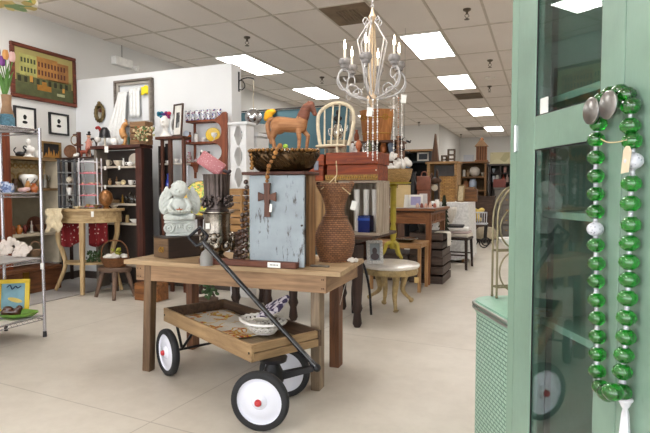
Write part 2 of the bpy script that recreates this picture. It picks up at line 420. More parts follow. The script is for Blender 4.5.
# emergency light on the left wall
p = onx(121, 63, LW)
t = thing('emergency_wall_lamp', 'white box emergency light high on the left wall above the large mirror frame', 'emergency light', (LW, p.y, p.z))
M().b6(0, .09, -.19, .15, -.06, .06, .012).obj('housing', mat('plastic_white', 'e9e7e2', .45), t)
M().cyl((.05, .17, -.03), (.13, .2, -.05), .03, .045, 14).obj('lamp_head', mat('plastic_white', 'e9e7e2', .45), t, True)
M().cyl((.02, 0, .06), (.02, 0, CZ-p.z), .008).obj('conduit', mat('conduit_grey', '9c9890', .5), t)
# ======================= WORKBENCH AND WAGON =======================
T = .711
PINE = ('c49c6e', '8a6540'); OAK = ('a87d50', '6d4a2a'); GREYW = ('a39685', '6f6252'); DARKW = ('4a2c1c', '22120b'); REDW = ('74361c', '3f1a0d')
t = thing('workbench', 'long rough pine workbench standing on the bare floor over a small wagon', 'table', (-2.463, 2.559, 0), R(2.16))
M().prism([(0, 0), (1.462, 0), (1.418, .60), (-.02, .60)], T-.026, T, 'xy').obj('tabletop', wood('bench_top', 'c0a480', '937754', 'x'), t)
a = M().b6(.085, 1.375, .012, .034, T-.125, T-.027, .002)
a.obj('front_apron', wood('bench_apron', 'a98664', '7a5c40', 'x'), t)
M().b6(.085, 1.375, .58, .602, T-.125, T-.027, .002).obj('rear_apron', wood('bench_apron', 'a98664', '7a5c40', 'x'), t)
for x in (.086, 1.353): M().b6(x, x+.021, .035, .579, T-.125, T-.027, .002).obj('end_apron', wood('bench_apron', 'a98664', '7a5c40', 'y'), t)
for (x, y, nm, w_) in ((.150, .036, wood('leg_dark', '7d6044', '453220', 'z'), .055), (1.25, .09, wood('leg_grey', '9c8770', '6b5a47', 'z'), .055), (1.215, .50, wood('leg_rust', '835433', '4b2b17', 'z'), .065), (.11, .50, wood('leg_rust', '915c36', '553019', 'z'), .055)):
    dd_ = .058 if y < .05 else .085; yc_ = .040 if y < .05 else y+.042
    M().beam((x+w_/2-(.03 if y < .05 else 0), yc_, 0), (x+w_/2, yc_, T-.027), w_, dd_, up=(0, 1, 0)).obj('leg', nm, t, bevel=.004)
m = M()
for x in (.10, .12, 1.35, 1.36):
    for z in (T-.05, T-.10): m.ball((x, .011, z), (.004, .003, .004), 8)
m.obj('nail_heads', mat('rusty_nail', '4a2a1a', .7), t)

# wagon
RL, FL_, FR_, BR_ = [onz(x, y, .383) for x, y in ((162, 307), (250, 345), (321, 331), (228, 299))]
ctr = (RL+FL_+FR_+BR_)/4; ang = math.atan2((FL_-RL).y, (FL_-RL).x)
WL = ((FL_-RL).length+(FR_-BR_).length)/2; WW = ((BR_-RL).length+(FR_-FL_).length)/2
wt = thing('wagon', 'old wooden pull wagon with white spoked-less wheels parked under the workbench', 'wagon', (ctr.x, ctr.y, 0), ang)
wt['label'] = 'old wooden pull wagon with black tyres and white wheel discs, parked under the workbench'
WW = min(WW, .47); h0, h1 = .383-.088, .383; wl = WL/2; ww = WW/2
def wl_(n, m_, **k): return m_.obj(n, k.pop('mt'), wt, **k)
TAN = wood('wagon_tan', 'b3946c', '846848', 'x'); TANY = wood('wagon_tan', 'b3946c', '846848', 'y'); WBR = wood('wagon_old', '6b5340', '3c2c20', 'x')
M().b6(-wl+.02, wl-.04, -ww+.018, ww-.018, h0+.004, h0+.016).obj('bed', wood('wagon_bed', 'a8967c', '7a6852', 'x'), wt)
M().b6(-wl, wl, -ww, -ww+.018, h0, h1, .003).obj('side_board', TAN, wt)
M().b6(-wl, wl, ww-.018, ww, h0, h1, .003).obj('side_board', WBR, wt)
M().b6(-wl, -wl+.018, -ww+.019, ww-.019, h0+.018, h1, .003).obj('end_board', WBR, wt)
M().b6(wl-.03, wl-.008, -ww+.019, ww-.019, h0+.045, h1-.002, .003).obj('end_board', TANY, wt)
M().b6(wl-.026, wl-.002, -ww+.019, ww-.019, h0, h0+.04, .003).obj('end_rail', TANY, wt)
m = M()
for x in (-wl+.02, wl-.02): m.ball((x, -ww-.001, (h0+h1)/2), (.007, .004, .007), 8)
m.obj('bolt_heads', mat('bolt_dark', '2a2420', .5, .6), wt)
IRON = mat('black_iron', '1c1b1e', .42, .3, var=.2)
RUB = mat('tyre_rubber', '1b1b1e', .7, var=.2); DISC = mat('wheel_disc', 'dcdde8', .22, coat=.5, var=.02); HUB = mat('red_hub', 'b8242c', .3, coat=.4)
WR = .145
def wheel(loc, rz, cap=1):
    w_ = bpy.data.objects.new('wheel', None); COL.objects.link(w_); w_.parent = wt; w_.location = loc; w_.rotation_euler = (0, 0, rz)
    # axle along local y; outer face towards -y
    rot = (pi/2, 0, 0)
    prof = [(WR-.032, -.02), (WR-.014, -.023), (WR-.003, -.016), (WR, -.006), (WR, .006), (WR-.003, .016), (WR-.014, .023), (WR-.032, .02)]
    M().lathe(prof+[prof[0]], seg=48, rot=rot).obj('tyre', RUB, w_, True)
    pr = [(.001, .03), (.03, .026), (.04, .012), (.075, .014), (.09, .004), (WR-.035, .006), (WR-.03, .016), (WR-.028, .018), (WR-.03, -.012), (.02, -.012), (.001, -.012)]
    M().lathe(pr, seg=40, rot=rot).obj('wheel_disc', DISC, w_, True)
    M().lathe([(.0175, .024), (.0175, .034), (.013, .043), (.004, .046), (.001, .046)], seg=20, rot=rot).obj('hub_cap', HUB, w_, True)
    return w_
inv = Matrix.Rotation(-ang, 4, 'Z') @ Matrix.Translation((-ctr.x, -ctr.y, 0))
NW = inv @ onz(260, 400.5, WR+.001); FW = inv @ onz(287, 368, WR+.001)
ax = (FW-NW); aang = math.atan2(ax.y, ax.x)-pi/2   # steered front axle
if ax.length > .42: FW = NW+ax.normalized()*.42
fc = (NW+FW)/2
wheel((NW.x, NW.y, WR), aang); wheel((FW.x, FW.y, WR), aang+pi)
RWp = inv @ onz(168.5, 349, WR+.001); RWp.x += .052
wheel((RWp.x, -ww-.055, WR), 0); wheel((RWp.x, ww+.055, WR), pi)
M().cyl((RWp.x, -ww-.06, WR), (RWp.x, ww+.06, WR), .008).obj('rear_axle', IRON, wt)
M().cyl((NW.x, NW.y, WR), (FW.x, FW.y, WR), .009).obj('front_axle', IRON, wt)
for s in (-1, 1):
    m = M(); m.cyl((RWp.x, s*(ww-.04), WR), (RWp.x-.08, s*(ww-.04), h0), .009); m.cyl((RWp.x, s*(ww-.04), WR), (RWp.x+.17, s*(ww-.04), h0), .009); m.obj('rear_bracket', IRON, wt)
m = M().cyl((fc.x, fc.y, WR-.01), (fc.x, fc.y, h0), .022).lathe([(.07, h0-.022), (.075, h0-.003), (.06, h0)], (fc.x, fc.y, 0), 24).lathe([(.055, WR+.02), (.06, WR+.055), (.03, h0-.03)], (fc.x, fc.y, 0), 24)
m.obj('turntable', IRON, wt, True)
PV = inv @ onz(317, 368, .235)
pd = (PV-Vector((fc.x, fc.y, PV.z))).normalized()
m = M(); m.beam((fc.x-pd.x*.04, fc.y-pd.y*.04, WR+.03), (PV.x-pd.x*.02, PV.y-pd.y*.02, PV.z), .06, .035, w1=.032, h1=.028); m.ball(PV, .021, 16); m.obj('tongue', IRON, wt)
GP = inv @ ony(203.5, 242.5, 2.42)
m = M(); m.cyl(PV, GP, .0135, seg=16); m.cyl(PV, PV+(GP-PV)*.05, .018, .016, 16); m.cyl(GP-(GP-PV)*.04, GP, .016, seg=16); m.obj('handle_shaft', mat('handle_black', '151519', .25, .2, coat=.5), wt, True)
hd = (GP-PV).normalized(); sd = Vector((hd.z, 0, -hd.x)) if abs(hd.y) < 2 else hd; 
camd = inv @ Vector((0, 0, HC)); vw = (camd-GP).normalized(); sd = hd.cross(vw).normalized()
lp = [GP+sd*.012, GP+sd*.04+hd*.012, GP+sd*.043+hd*.082, GP-sd*.043+hd*.082, GP-sd*.04+hd*.012, GP-sd*.012]
M().tube([Vector(q) for q in lp], .0105, 10, True).obj('handle_grip', mat('grip_metal', '242428', .25, .5), wt, True)

# contents of the wagon
def wp(x, y, z): return Matrix.Translation((ctr.x, ctr.y, 0)) @ Matrix.Rotation(ang, 4, 'Z') @ Vector((x, y, z))
bz = h0+.017
def leafpaper():
    m, nt, b = _new('printed_paper'); n = noise(nt, coords(nt), 9, 3, .5, 1.2)
    r = ramp(nt, [(0, lin('ded9d0')), (.53, lin('e6e1d8')), (.54, lin('d3a92c')), (.60, lin('a8262c')), (.64, lin('d9b644')), (.66, lin('e8e3da'))]); r.color_ramp.interpolation = 'CONSTANT'
    nt.links.new(n.outputs[0], r.inputs[0]); nt.links.new(r.outputs[0], b.inputs['Base Color']); return m
p = wp(-.14, .01, bz)
m = M().grid(lambda u, v: Vector(((u-.5)*.70, (v-.5)*.34, .012+.010*sin(9*u)*cos(7*v))), 20, 12)
tag(m.obj('floral_cloth', leafpaper(), thick=.003, smooth=True, loc=p, rz=ang), 'white cloth printed with yellow leaves and red berries lying in the wagon bed', 'cloth')
p = onz(263, 336, bz)
KS = 1.22
bk = thing('ceramic_basket', 'white openwork ceramic basket in the wagon holding a folded napkin', 'basket', (p.x, p.y, bz+.026), ang)
bk.scale = (KS, KS, 1.0)
m = M(); N = 22
def rr(a, r): return (r*1.35*cos(a), r*sin(a))
for k in range(N):
    a0 = 2*pi*k/N; a1 = 2*pi*(k+1.5)/N
    for s in (1, -1):
        x0_, y0_ = rr(a0, .055); x1_, y1_ = rr(a0+s*.42, .088)
        m.cyl((x0_, y0_, .012), (x1_, y1_, .062), .0045, seg=6)
m.tube([(*rr(2*pi*k/40, .092+.004*(k % 2)), .066+.004*(k % 2)) for k in range(40)], .0085, 8, True)
m.tube([(*rr(2*pi*k/36, .073), .038) for k in range(36)], .0035, 6, True)
m.obj('basket_body', WHITE, bk, True)
m = M().lathe([(.001, .0), (.054, .0), (.058, .012), (.001, .009)], seg=30); m.xf(Matrix.Diagonal((1.33, .97, 1, 1))); m.obj('base', WHITE, bk, True)
M().grid(lambda u, v: Vector(((u-.5)*.15+.02, (v-.5)*.10, .055+.055*u+.012*sin(8*v+3*u))), 10, 8).obj('cloth', LINEN, bk, True, thick=.004)
def plaid():
    m, nt, b = _new('purple_plaid'); c = nt.nodes.new('ShaderNodeTexChecker'); c.inputs['Scale'].default_value = 24
    c.inputs[1].default_value = lin('3b3050'); c.inputs[2].default_value = lin('c9c2cc'); nt.links.new(coords(nt).outputs[0], c.inputs[0])
    nt.links.new(c.outputs[0], b.inputs['Base Color']); b.inputs['Roughness'].default_value = .9; return m
pp = onz(272, 322, .37)
tag(M().box((0, 0, 0), (.21, .13, .03), (0.55, -.42, .1), .008).obj('folded_napkin', plaid(), loc=(p.x+.05, p.y+.03, bz+.163), rz=ang), 'purple and white checked napkin folded in the openwork basket', 'napkin')

# ---- things on the bench ----
def ont(x, y): return onz(x, y, T)
# plank
a_ = ont(175, 269); b_ = ont(287, 272.5); b_ = Vector((b_.x, a_.y+.03, T))
L = (b_-a_).length; _m = (a_+b_)/2; _pl = Matrix.Translation((-2.463, 2.559, 0)) @ Matrix.Rotation(R(2.16), 4, 'Z') @ Vector((_m.x+2.463, .003, T)); t = thing('wood_plank', 'reddish-brown wooden bar with a white price label lying along the bench front', 'plank', _pl, R(2.16))
M().b6(-L/2, L/2, 0, .05, 0.001, .036, .006).obj('bar', wood('plank_red', '7a4530', '4c2518', 'x'), t)
M().b6(L/2-.175, L/2-.095, -.0025, -.0005, .004, .034).obj('price_label', PAPER, t, label='white paper price label')
m = M()
for k in range(6): m.b6(L/2-.16+k*.009, L/2-.155+k*.009, -.0031, -.0026, .016, .023)
m.obj('label_print', mat('ink', '3c3a48', .8), t)
# drawer box
q = ont(168, 259.5)
t = thing('index_drawer', 'old dark wooden drawer with brass pull under the stone cherub', 'drawer box', (q.x, q.y, T), R(68))
LB = wood('drawer_front', '87694a', '4d3723', 'y')
M().b6(0.008, .28, 0, .19, .004, .129, .003).obj('case', wood('drawer_case', '3a2a20', '1c120d', 'x'), t)
M().b6(-.004, .288, -.006, .196, .130, .140, .002).obj('lid', wood('drawer_case', '3a2a20', '1c120d', 'x'), t)
M().b6(0, .007, .002, .188, .004, .129, .002).obj('drawer_front', LB, t)
m = M().torus((-.008, .06, .055), .013, .003, (0, pi/2, 0), 16, 6).ball((-.004, .06, .07), .007, 8).ball((-.004, .09, .07), .007, 8).torus((-.008, .09, .055), .013, .003, (0, pi/2, 0), 16, 6)
m.obj('brass_pull', BRASS, t, True)
BZ = T+.140
# cherub statue
q = Matrix.Translation(q) @ Matrix.Rotation(R(68), 4, 'Z') @ Vector((.142, .095, 0)); s = mpp(q)
t = thing('cherub_statue', 'pale stone cherub holding a shell on an ionic capital, standing on the dark drawer', 'statue', (q.x, q.y, BZ+.001), FACE+R(14))
STONE = mat('carved_stone', 'c4c8c3', .85, var=.14, scale=28, bmp=.4)
t.scale = (1.05, 1.05, 1.03)
m = M().b6(-.085, .085, -.055, .06, .0, .018, .005).b6(-.092, .092, -.06, .062, .082, .102, .005)
for sx in (-1, 1):
    m.lathe([(.036, -.055), (.036, .055)], (sx*.062, 0, .052), 18, rot=(pi/2, 0, 0))
    m.torus((sx*.062, -.058, .052), .026, .007, (pi/2, 0, 0), 18, 6).torus((sx*.062, -.06, .052), .010, .006, (pi/2, 0, 0), 14, 6)
m.b6(-.05, .05, -.05, .05, .018, .082, .005)
for k in range(5): m.ball((-.03+.015*k, -.055, .062), (.006, .006, .014), 8)
m.obj('capital', STONE, t, True)
b = M()
b.ball((0, .0, .19), (.047, .04, .062), 16); b.ball((0, -.005, .14), (.058, .05, .036), 16)
b.cap((0, 0, .24), (0, -.006, .27), .022)
b.ball((0, -.016, .297), (.053, .052, .055), 20); b.ball((0, -.052, .285), (.037, .018, .031), 14)
for sx in (-1, 1):
    b.cap((sx*.040, 0, .228), (sx*.064, -.012, .185), .019, .016); b.cap((sx*.064, -.012, .185), (sx*.04, -.065, .155), .016, .012)
    b.cap((sx*.035, -.02, .128), (sx*.075, -.06, .122), .028, .024); b.cap((sx*.075, -.06, .122), (sx*.01, -.08, .116), .02, .015)
    b.ball((sx*.025, -.054, .278), (.016, .012, .014), 10); b.ball((sx*.055, -.008, .295), (.007, .01, .013), 8)
b.ball((0, -.072, .286), (.008, .009, .008), 8); b.cap((-.009, -.067, .268), (.009, -.067, .268), .004)
b.obj('cherub_body', STONE, t, True, remesh=.004)
for sx in (-1, 1):
    for u in (-.017,): M().ball((sx*.020, -.0665, .298), (.009, .004, .004), 8).obj('eyelid', STONE, t, True)
m = M()
random.seed(3)
for k in range(110):
    a1 = random.uniform(0, 2*pi); e = random.uniform(-.1, 1.5)
    if sin(a1) < -.15 and e < .92: continue
    m.ball((.050*cos(a1)*cos(e), -.012+.050*sin(a1)*cos(e), .299+.051*sin(e)), .0085, 6)
m.obj('curly_hair', STONE, t, True)
for sx in (-1, 1):
    w_ = M().ball((sx*.092, .05, .215), (.040, .014, .082), 20, (0, sx*-.12, 0)).ball((sx*.078, .048, .262), (.036, .015, .036), 16)
    w_.obj('wing', STONE, t, True, remesh=.005)
    for r_ in range(3):
        w_ = M()
        for k in range(6-r_):
            z = .170+.026*k+.012*r_; x = .098-.016*r_-.0016*(k-2)**2; w_.ball((sx*x, .036-.002*r_, z), (.011, .004, .022), 8, (0, sx*-.45, 0))
        w_.obj('feather_row', STONE, t, True)
m = M(); n = 11
for k in range(n):
    a1 = pi+pi*k/(n-1); m.cap((0, -.055, .138), (.062*cos(a1), -.055+.045*sin(a1), .160), .006, .010)
m.lathe([(.001, .135), (.04, .145), (.062, .16), (.056, .164), (.001, .152)], (0, -.05, 0), 22, sy=.7); m.obj('shell_dish', STONE, t, True)
st = M()
for k in range(5):
    a1 = pi/2+k*2*pi/5; st.cyl((0, -.062, .172), (.026*cos(a1), -.062-.010*sin(a1), .174+.018*max(0, sin(a1))), .007, .001, 6)
tag(st.obj('starfish', mat('starfish_orange', 'a5623c', .9, bmp=.3), loc=(q.x, q.y, BZ+.002), rz=FACE+R(14)), 'small rust-orange starfish lying in the cherub shell dish', 'starfish')

# champagne urn and grape pot
q = onz(217.5, 260, T); t = thing('silver_urn', 'tarnished silver wine cooler with embossed faces and a wide rim', 'urn', q, FACE)
s = mpp(q)
OLD = mat('tarnished_silver', '857d73', .27, 1, var=.55, scale=14, bmp=.3)
k_ = s
prof = [(.001, .0), (10.5*s, 0), (11*s, 1.5*s), (7*s, 4*s), (5.5*s, 6*s), (9*s, 9*s), (13.5*s, 14*s), (15*s, 19*s), (14.2*s, 24*s), (13.2*s, 30*s), (13*s, 42*s), (13.6*s, 46.5*s), (17.3*s, 48*s), (17.3*s, 49*s), (12.4*s, 49*s), (12*s, 30*s), (.001, 12*s)]
M().lathe(prof, seg=40).obj('body', OLD, t, True)
m = M()
for k in range(9):
    a1 = k*2*pi/9; m.ball((14.2*s*cos(a1), 14.2*s*sin(a1), 15*s), (4*s, 4*s, 5.2*s), 12)
m.obj('gadroons', OLD, t, True)
for a1 in (-pi/2, 0, pi):
    m = M(); c = Vector((14.3*s*cos(a1), 14.3*s*sin(a1), 24*s))
    m.ball(c, (4*s, 3*s, 4.6*s), 12).torus(c+Vector((2*s*cos(a1), 2*s*sin(a1), -3*s)), 4.2*s, .8*s, (pi/2, 0, a1+pi/2), 16, 6)
    for u in (-1, 1): m.ball(c+Vector((-sin(a1)*u*4*s, cos(a1)*u*4*s, 2*s)), 2*s, 8)
    m.obj('lion_mask', OLD, t, True)
M().box((-6.5*s, -13.2*s, 35*s), (4*s, .3*s, 5.5*s)).obj('price_sticker', PAPER, t)
q2 = Vector((q.x, q.y, T+49.3*s)); t2 = thing('grape_vase', 'dark fluted metal vase with a band of grapes standing on the silver cooler', 'vase', q2, FACE)
PEW = mat('dark_pewter', '5d5350', .35, .85, var=.3, scale=14)
M().lathe([(.001, 0), (12.0*s, 0), (12*s, 1*s), (10.6*s, 2*s), (10.8*s, 12*s), (11.5*s, 14*s)], seg=40).obj('foot', PEW, t2, True)
M().lathe([(11.6*s, 12*s), (12*s, 15*s), (13*s, 35*s), (13.6*s, 36.5*s), (12.6*s, 36.5*s), (11*s, 14*s)], seg=96, flute=.035, nf=20).obj('fluted_body', PEW, t2, True)
random.seed(5)
for k in range(9):
    a1 = k*2*pi/9+.2; m = M()
    for j in range(14):
        z = random.uniform(-5, 5); m.ball((13*s*cos(a1)+random.uniform(-2.4, 2.4)*s, 13*s*sin(a1)+random.uniform(-2.4, 2.4)*s, 9.5*s+z*s), 1.7*s, 8)
    m.obj('grape_cluster', PEW, t2, True)
# pink bag on the vase
q3 = Vector((q.x, q.y, q2.z+36.6*s)); t3 = thing('pink_case', 'dusty pink jewelled evening bag tilted across the fluted vase mouth', 'bag', q3, FACE)
PK = spots('pink_sparkle', 'b06a6e', 'e8c9c8', 95, .16, .45)
M().box((-4.5*s, -2*s, 10.3*s), (27*s, 7*s, 14.5*s), (0, .6, 0), 2*s).obj('bag_body', PK, t3, True)
M().lathe([(.001, 32.4*s), (11.6*s, 32.4*s), (11.6*s, 33.2*s), (.001, 33.2*s)], seg=32).obj('mouth_liner', PEW, t2, True)
m = M()
for k in range(12): 
    u = k/11; m.ball((-14*s+22*s*u, -3*s, 22.5*s-14.2*s*u), 1.2*s, 8)
m.obj('lace_edge', WHITE, t3, True)
m = M().ball((9*s, -4*s, 3*s), (3*s, 2*s, 1.8*s), 10, (0, .6, 0)).ball((13*s, -4*s, 2.2*s), (3*s, 2*s, 2*s), 10, (0, -.7, 0)).cyl((9*s, -4*s, 3*s), (13*s, -4*s, 2*s), 1.5*s); m.obj('bow', mat('dark_ribbon', '2e2226', .5), t3, True)

# upside-down goblet
q = ont(206.5, 265.2); s = mpp(q)
g = M().lathe([(6.4*s, 0), (6.3*s, 8*s), (4.6*s, 13*s), (1.4*s, 15.5*s), (1.1*s, 21*s), (3.8*s, 23*s), (3.8*s, 23.6*s), (.01*s, 23.6*s)], seg=24)
tag(g.obj('frosted_goblet', glass('frosted_glass', 'e2e0dc', .35, .7), loc=q+Vector((0, 0, .001)), smooth=True, thick=.002), 'small frosted glass goblet upside down behind the wagon handle', 'goblet')

# blue-door cabinet
fr = ont(304, 268.5); fl = Vector((ony(250, 262, fr.y-.01).x, fr.y-.012, T)); W = (fr-fl).length; s = mpp(fr); H = 96*s
t = thing('blue_cabinet', 'small wall cabinet with a chipped pale blue door standing on the bench', 'cabinet', fl, R(2.2))
CW = wood('cabinet_tan', 'a88158', '6b4b2e', 'z')
m = M().b6(.004, .018, .03, .2, 0, H-.01).b6(W-.03, W-.012, .03, .045, 0, H-.01).b6(W-.03, W-.010, .10, .2, 0, H-.01).b6(.018, W-.012, .19, .2, 0.01, H-.01).b6(.018, W-.03, .03, .19, .0, .012).b6(.018, W-.03, .03, .19, H-.022, H-.01).b6(.018, W-.031, .04, .18, H*.5, H*.5+.01)
m.obj('carcass', CW, t)
M().b6(W-.03, W-.027, .045, .099, .01, H-.02).obj('side_panel', mat('cabinet_gap_shade', '2a1d15', .8), t)  # dark sheet painting the shade of the gap beside the ajar door
dr = M().b6(0, W, 0, .018, .004, H-.012, .002)
d_ = dr.obj('door', chipped('chipped_blue', '98a2a9', '47423e', .405, .6), t)
M().cyl((W-.012, -.008, H*.45), (W-.012, .0, H*.45), .006).obj('door_pull', mat('dark_knob', '2a1d15', .5), d_)
M().b6(-.035, W+.012, -.03, .215, H-.009, H+.009, .004).obj('crown', wood('crown_red', '5a2c1a', '30140b', 'x'), t)
CABTOP = T+H+.009; CABF = fl.y
# cross on the door
cy = fl.y-.020; q = ony(267, 217, cy); s = mpp(q)
t = thing('wooden_cross', 'brown wooden cross with flared arms hanging on the blue cabinet door', 'cross', (q.x, cy+.008, q.z), R(2.2))
pts = [(-3.2, 0), (3.6, 0), (2.8, 13), (3.2, 17.5), (10, 15.5), (10, 25), (3.2, 22.5), (2.9, 26), (3.8, 34), (-3.6, 34), (-2.9, 26), (-3.2, 22.5), (-10, 25), (-10, 15.5), (-3.2, 17.5), (-2.8, 13)]
M().prism([(x*s, z*s) for x, z in pts], -.012, .0).obj('cross_body', wood('cross_brown', '6e4330', '3f2318', 'z'), t, bevel=.002)
M().tube(bez([(0, -.008, 34*s), (-.3*s, -.014, 38*s), (.4*s, -.02, 44*s)], 6), .0022, 6).obj('cord', TWINE, t)
tgm = M().box((4.6*s, -.014, 9*s), (2.6*s, .001, 8*s), (0, .1, 0)); tgm.obj('price_tag', PAPER, t)
# string of wooden beads over the cabinet top
m = M(); P = bez([ony(280, 145.5, cy-.035), ony(277, 149, cy-.085), ony(274, 157, cy-.09), ony(269, 166, cy-.075), ony(268, 172, cy-.045), ony(267, 181, cy-.02)], 4)
b0 = Vector((P[-1].x, P[-1].y, P[-1].z))
acc = 0; last = P[0]; out = [P[0]]
for p_ in P[1:]:
    if (p_-out[-1]).length > .021: out.append(p_)
for k, p_ in enumerate(out): m.ball(p_, .0105 if k % 3 else .0135, 12)
o = m.obj('bead_string', wood('bead_wood', 'b07a3c', '7a4a20', 'z'), smooth=True); tag(o, 'string of golden-brown wooden beads hanging over the top of the blue cabinet', 'beads')
# dark bead garland down the left side of the cabinet
m = M(); random.seed(8)
for c_, (px, top, n_) in enumerate(((246.2, 182, 15), (242.8, 215, 9), (240, 232, 6))):
    for k in range(n_):
        p_ = ony(px+random.uniform(-.7, .7), top+k*5.3, fl.y+.0+.035*c_); m.ball(p_, 2.5*mpp(p_), 10)
tag(m.obj('dark_bead_garland', mat('dark_beads', '3a2216', .3, coat=.5), smooth=True), 'strands of dark brown beads hanging down beside the left edge of the blue cabinet', 'garland')
m = M()
for k in range(34):
    p_ = ont(random.uniform(234, 241), random.uniform(257.5, 261)); p_.z += random.choice((.014, .014, .036, .058)); m.ball(p_, .0135, 10)
tag(m.obj('dark_bead_heap', mat('dark_beads', '3a2216', .3, coat=.5), smooth=True), 'heap of dark brown beads lying on the bench left of the blue cabinet', 'beads')
# wicker figure
q = onz(335, 261, T); s = mpp(q)
t = thing('wicker_dress_form', 'dark woven wicker torso form standing at the right end of the bench', 'dress form', q, FACE)
WK = wicker('dark_wicker', '9c6a46', '2c170e', 11, 12)
M().lathe([(.001, 0), (14.5*s, 0), (15.5*s, 2*s), (18.4*s, 9*s), (20*s, 18*s), (19.8*s, 27*s), (16.6*s, 36*s), (11.8*s, 43*s), (9.6*s, 49*s), (10.4*s, 57*s), (13.6*s, 66*s), (17.6*s, 76*s), (17*s, 77*s), (9*s, 60*s), (.01*s, 56*s)], seg=44, sy=.85).obj('torso', WK, t, True)
for z, r_ in ((0.8, 15.2), (44, 11.6), (77, 16)):
    m = M(); m.tube([(r_*s*cos(k*2*pi/40), .85*r_*s*sin(k*2*pi/40), z*s+(.5*s if k % 2 else 0)) for k in range(40)], 1.1*s, 6, True); m.obj('braided_rim', WK, t, True)
m = M()
for sx in (-1, 1): m.tube(bez([(sx*13.6*s, 0, 68*s), (sx*18*s, -1*s, 77*s), (sx*16*s, -1*s, 79*s), (sx*12*s, 0, 76*s)], 5), 1.2*s, 6)
m.obj('shoulder_straps', WK, t, True)
m = M().tube(bez([(1*s, -3*s, 100*s), (1.5*s, -9*s, 88*s), (0, -11*s, 80*s), (4*s, -13*s, 76*s), (15*s, -11*s, 67*s)], 6), .5*s, 6).tube(bez([(1.5*s, -9*s, 86*s), (-6*s, -12*s, 78*s), (-14*s, -9*s, 72*s)], 5), .5*s, 6)
m.obj('cord', TWINE, t); M().box((18*s, -8*s, 56*s), (5*s, .3*s, 9*s), (0, .25, 0)).obj('paper_tag', PAPER, t)
# iron handle piece and small white flowers
q = ont(319, 267); tag(M().cap((-.04, 0, .007), (.05, .0, .007), .006).box((-.04, 0, .006), (.025, .03, .01), None, .003).box((.05, 0, .006), (.028, .022, .01), None, .003).torus((0, .012, .007), .014, .004).obj('iron_latch', mat('old_iron', '6e655a', .5, .7), loc=q, rz=R(2), smooth=True), 'small old iron door latch lying flat on the bench beside the wicker form', 'latch')
q = ont(353, 262.5); m = M(); random.seed(2)
for k in range(16): m.ball((random.uniform(-.028, .02), random.uniform(-.02, .015), random.uniform(.008, .024)), (.011, .011, .008), 8)
tag(m.obj('white_silk_flowers', mat('silk_white', 'e8e2dc', .9), loc=q, smooth=True), 'small cluster of white silk flowers on the bench corner', 'flowers')
m = M().tube(bez([(1.282, .52, T-.16), (1.315, .50, T-.13), (1.325, .51, T-.15), (1.31, .51, T-.2), (1.283, .52, T-.30)], 5), .0016, 5)
tag(m.obj('twine_loop', mat('string_white', 'dedad2', .9), loc=(-2.463, 2.559, 0), rz=R(2.16)), 'thin white string looped on the rear right bench leg', 'string')
# ======================= SMALL SHELF THINGS =======================
PROF = {
 'bowl': [(.001, 0), (.4, 0), (.42, .08), (.8, .5), (1, .95), (1, 1), (.94, .98), (.7, .5), (.001, .12)],
 'dish': [(.001, 0), (.5, 0), (.55, .2), (1, .9), (1, 1), (.9, .9), (.5, .3), (.001, .25)],
 'cup': [(.001, 0), (.5, 0), (.55, .06), (.8, .25), (.92, .6), (1, 1), (.93, 1), (.8, .3), (.001, .12)],
 'vase': [(.001, 0), (.6, 0), (.7, .05), (1, .35), (.9, .6), (.45, .82), (.6, 1), (.5, 1), (.35, .82), (.001, .7)],
 'bottle': [(.001, 0), (.9, 0), (1, .05), (1, .5), (.8, .6), (.35, .72), (.33, .95), (.45, .96), (.45, 1), (.001, 1)],
 'jar': [(.001, 0), (.85, 0), (1, .06), (1, .75), (.8, .85), (.8, 1), (.72, 1), (.7, .8), (.001, .1)],
 'goblet': [(.001, 0), (.7, 0), (.7, .04), (.12, .1), (.12, .4), (.8, .6), (1, .8), (.9, 1), (.84, 1), (.9, .8), (.001, .5)],
 'tumbler': [(.001, 0), (.8, 0), (1, 1), (.92, 1), (.74, .08), (.001, .08)],
 'candle': [(.001, 0), (1, 0), (1, .1), (.55, .16), (.55, .55), (.7, .6), (.7, .66), (.3, .7), (.3, 1), (.001, 1)],
 'urnlet': [(.001, 0), (.6, 0), (.6, .05), (.3, .12), (.8, .35), (1, .6), (.7, .8), (.5, .85), (.7, .92), (.3, .97), (.001, 1)],
 'egg': [(.001, 0), (.45, 0), (.5, .06), (.3, .1), (.75, .25), (1, .5), (.85, .78), (.5, .93), (.12, .97), (.1, 1), (.001, 1)],
}
def pot(kind, name, label, cat, loc, r, h, m, group=None, handle=0, seg=20, lid=None):
    """a turned piece; with a handle it becomes a thing with parts"""
    g = M().lathe([(a*r, b*h) for a, b in PROF[kind]], seg=seg)
    if not handle and not lid:
        return tag(g.obj(name, m, loc=loc, smooth=True, rz=FACE), label, cat, group)
    t = thing(name, label, cat, loc, FACE, group); g.obj('body', m, t, True)
    if handle:
        M().tube(bez([(handle*r*.9, 0, h*.85), (handle*r*1.55, 0, h*.8), (handle*r*1.6, 0, h*.45), (handle*r*.85, 0, h*.25)], 5), r*.12, 6).obj('handle', m, t, True)
    if lid: M().lathe([(r*.8, h), (r*.7, h*1.08), (r*.15, h*1.14), (r*.18, h*1.22), (.001, h*1.25)], seg=seg).obj('lid', lid, t, True)
    return t
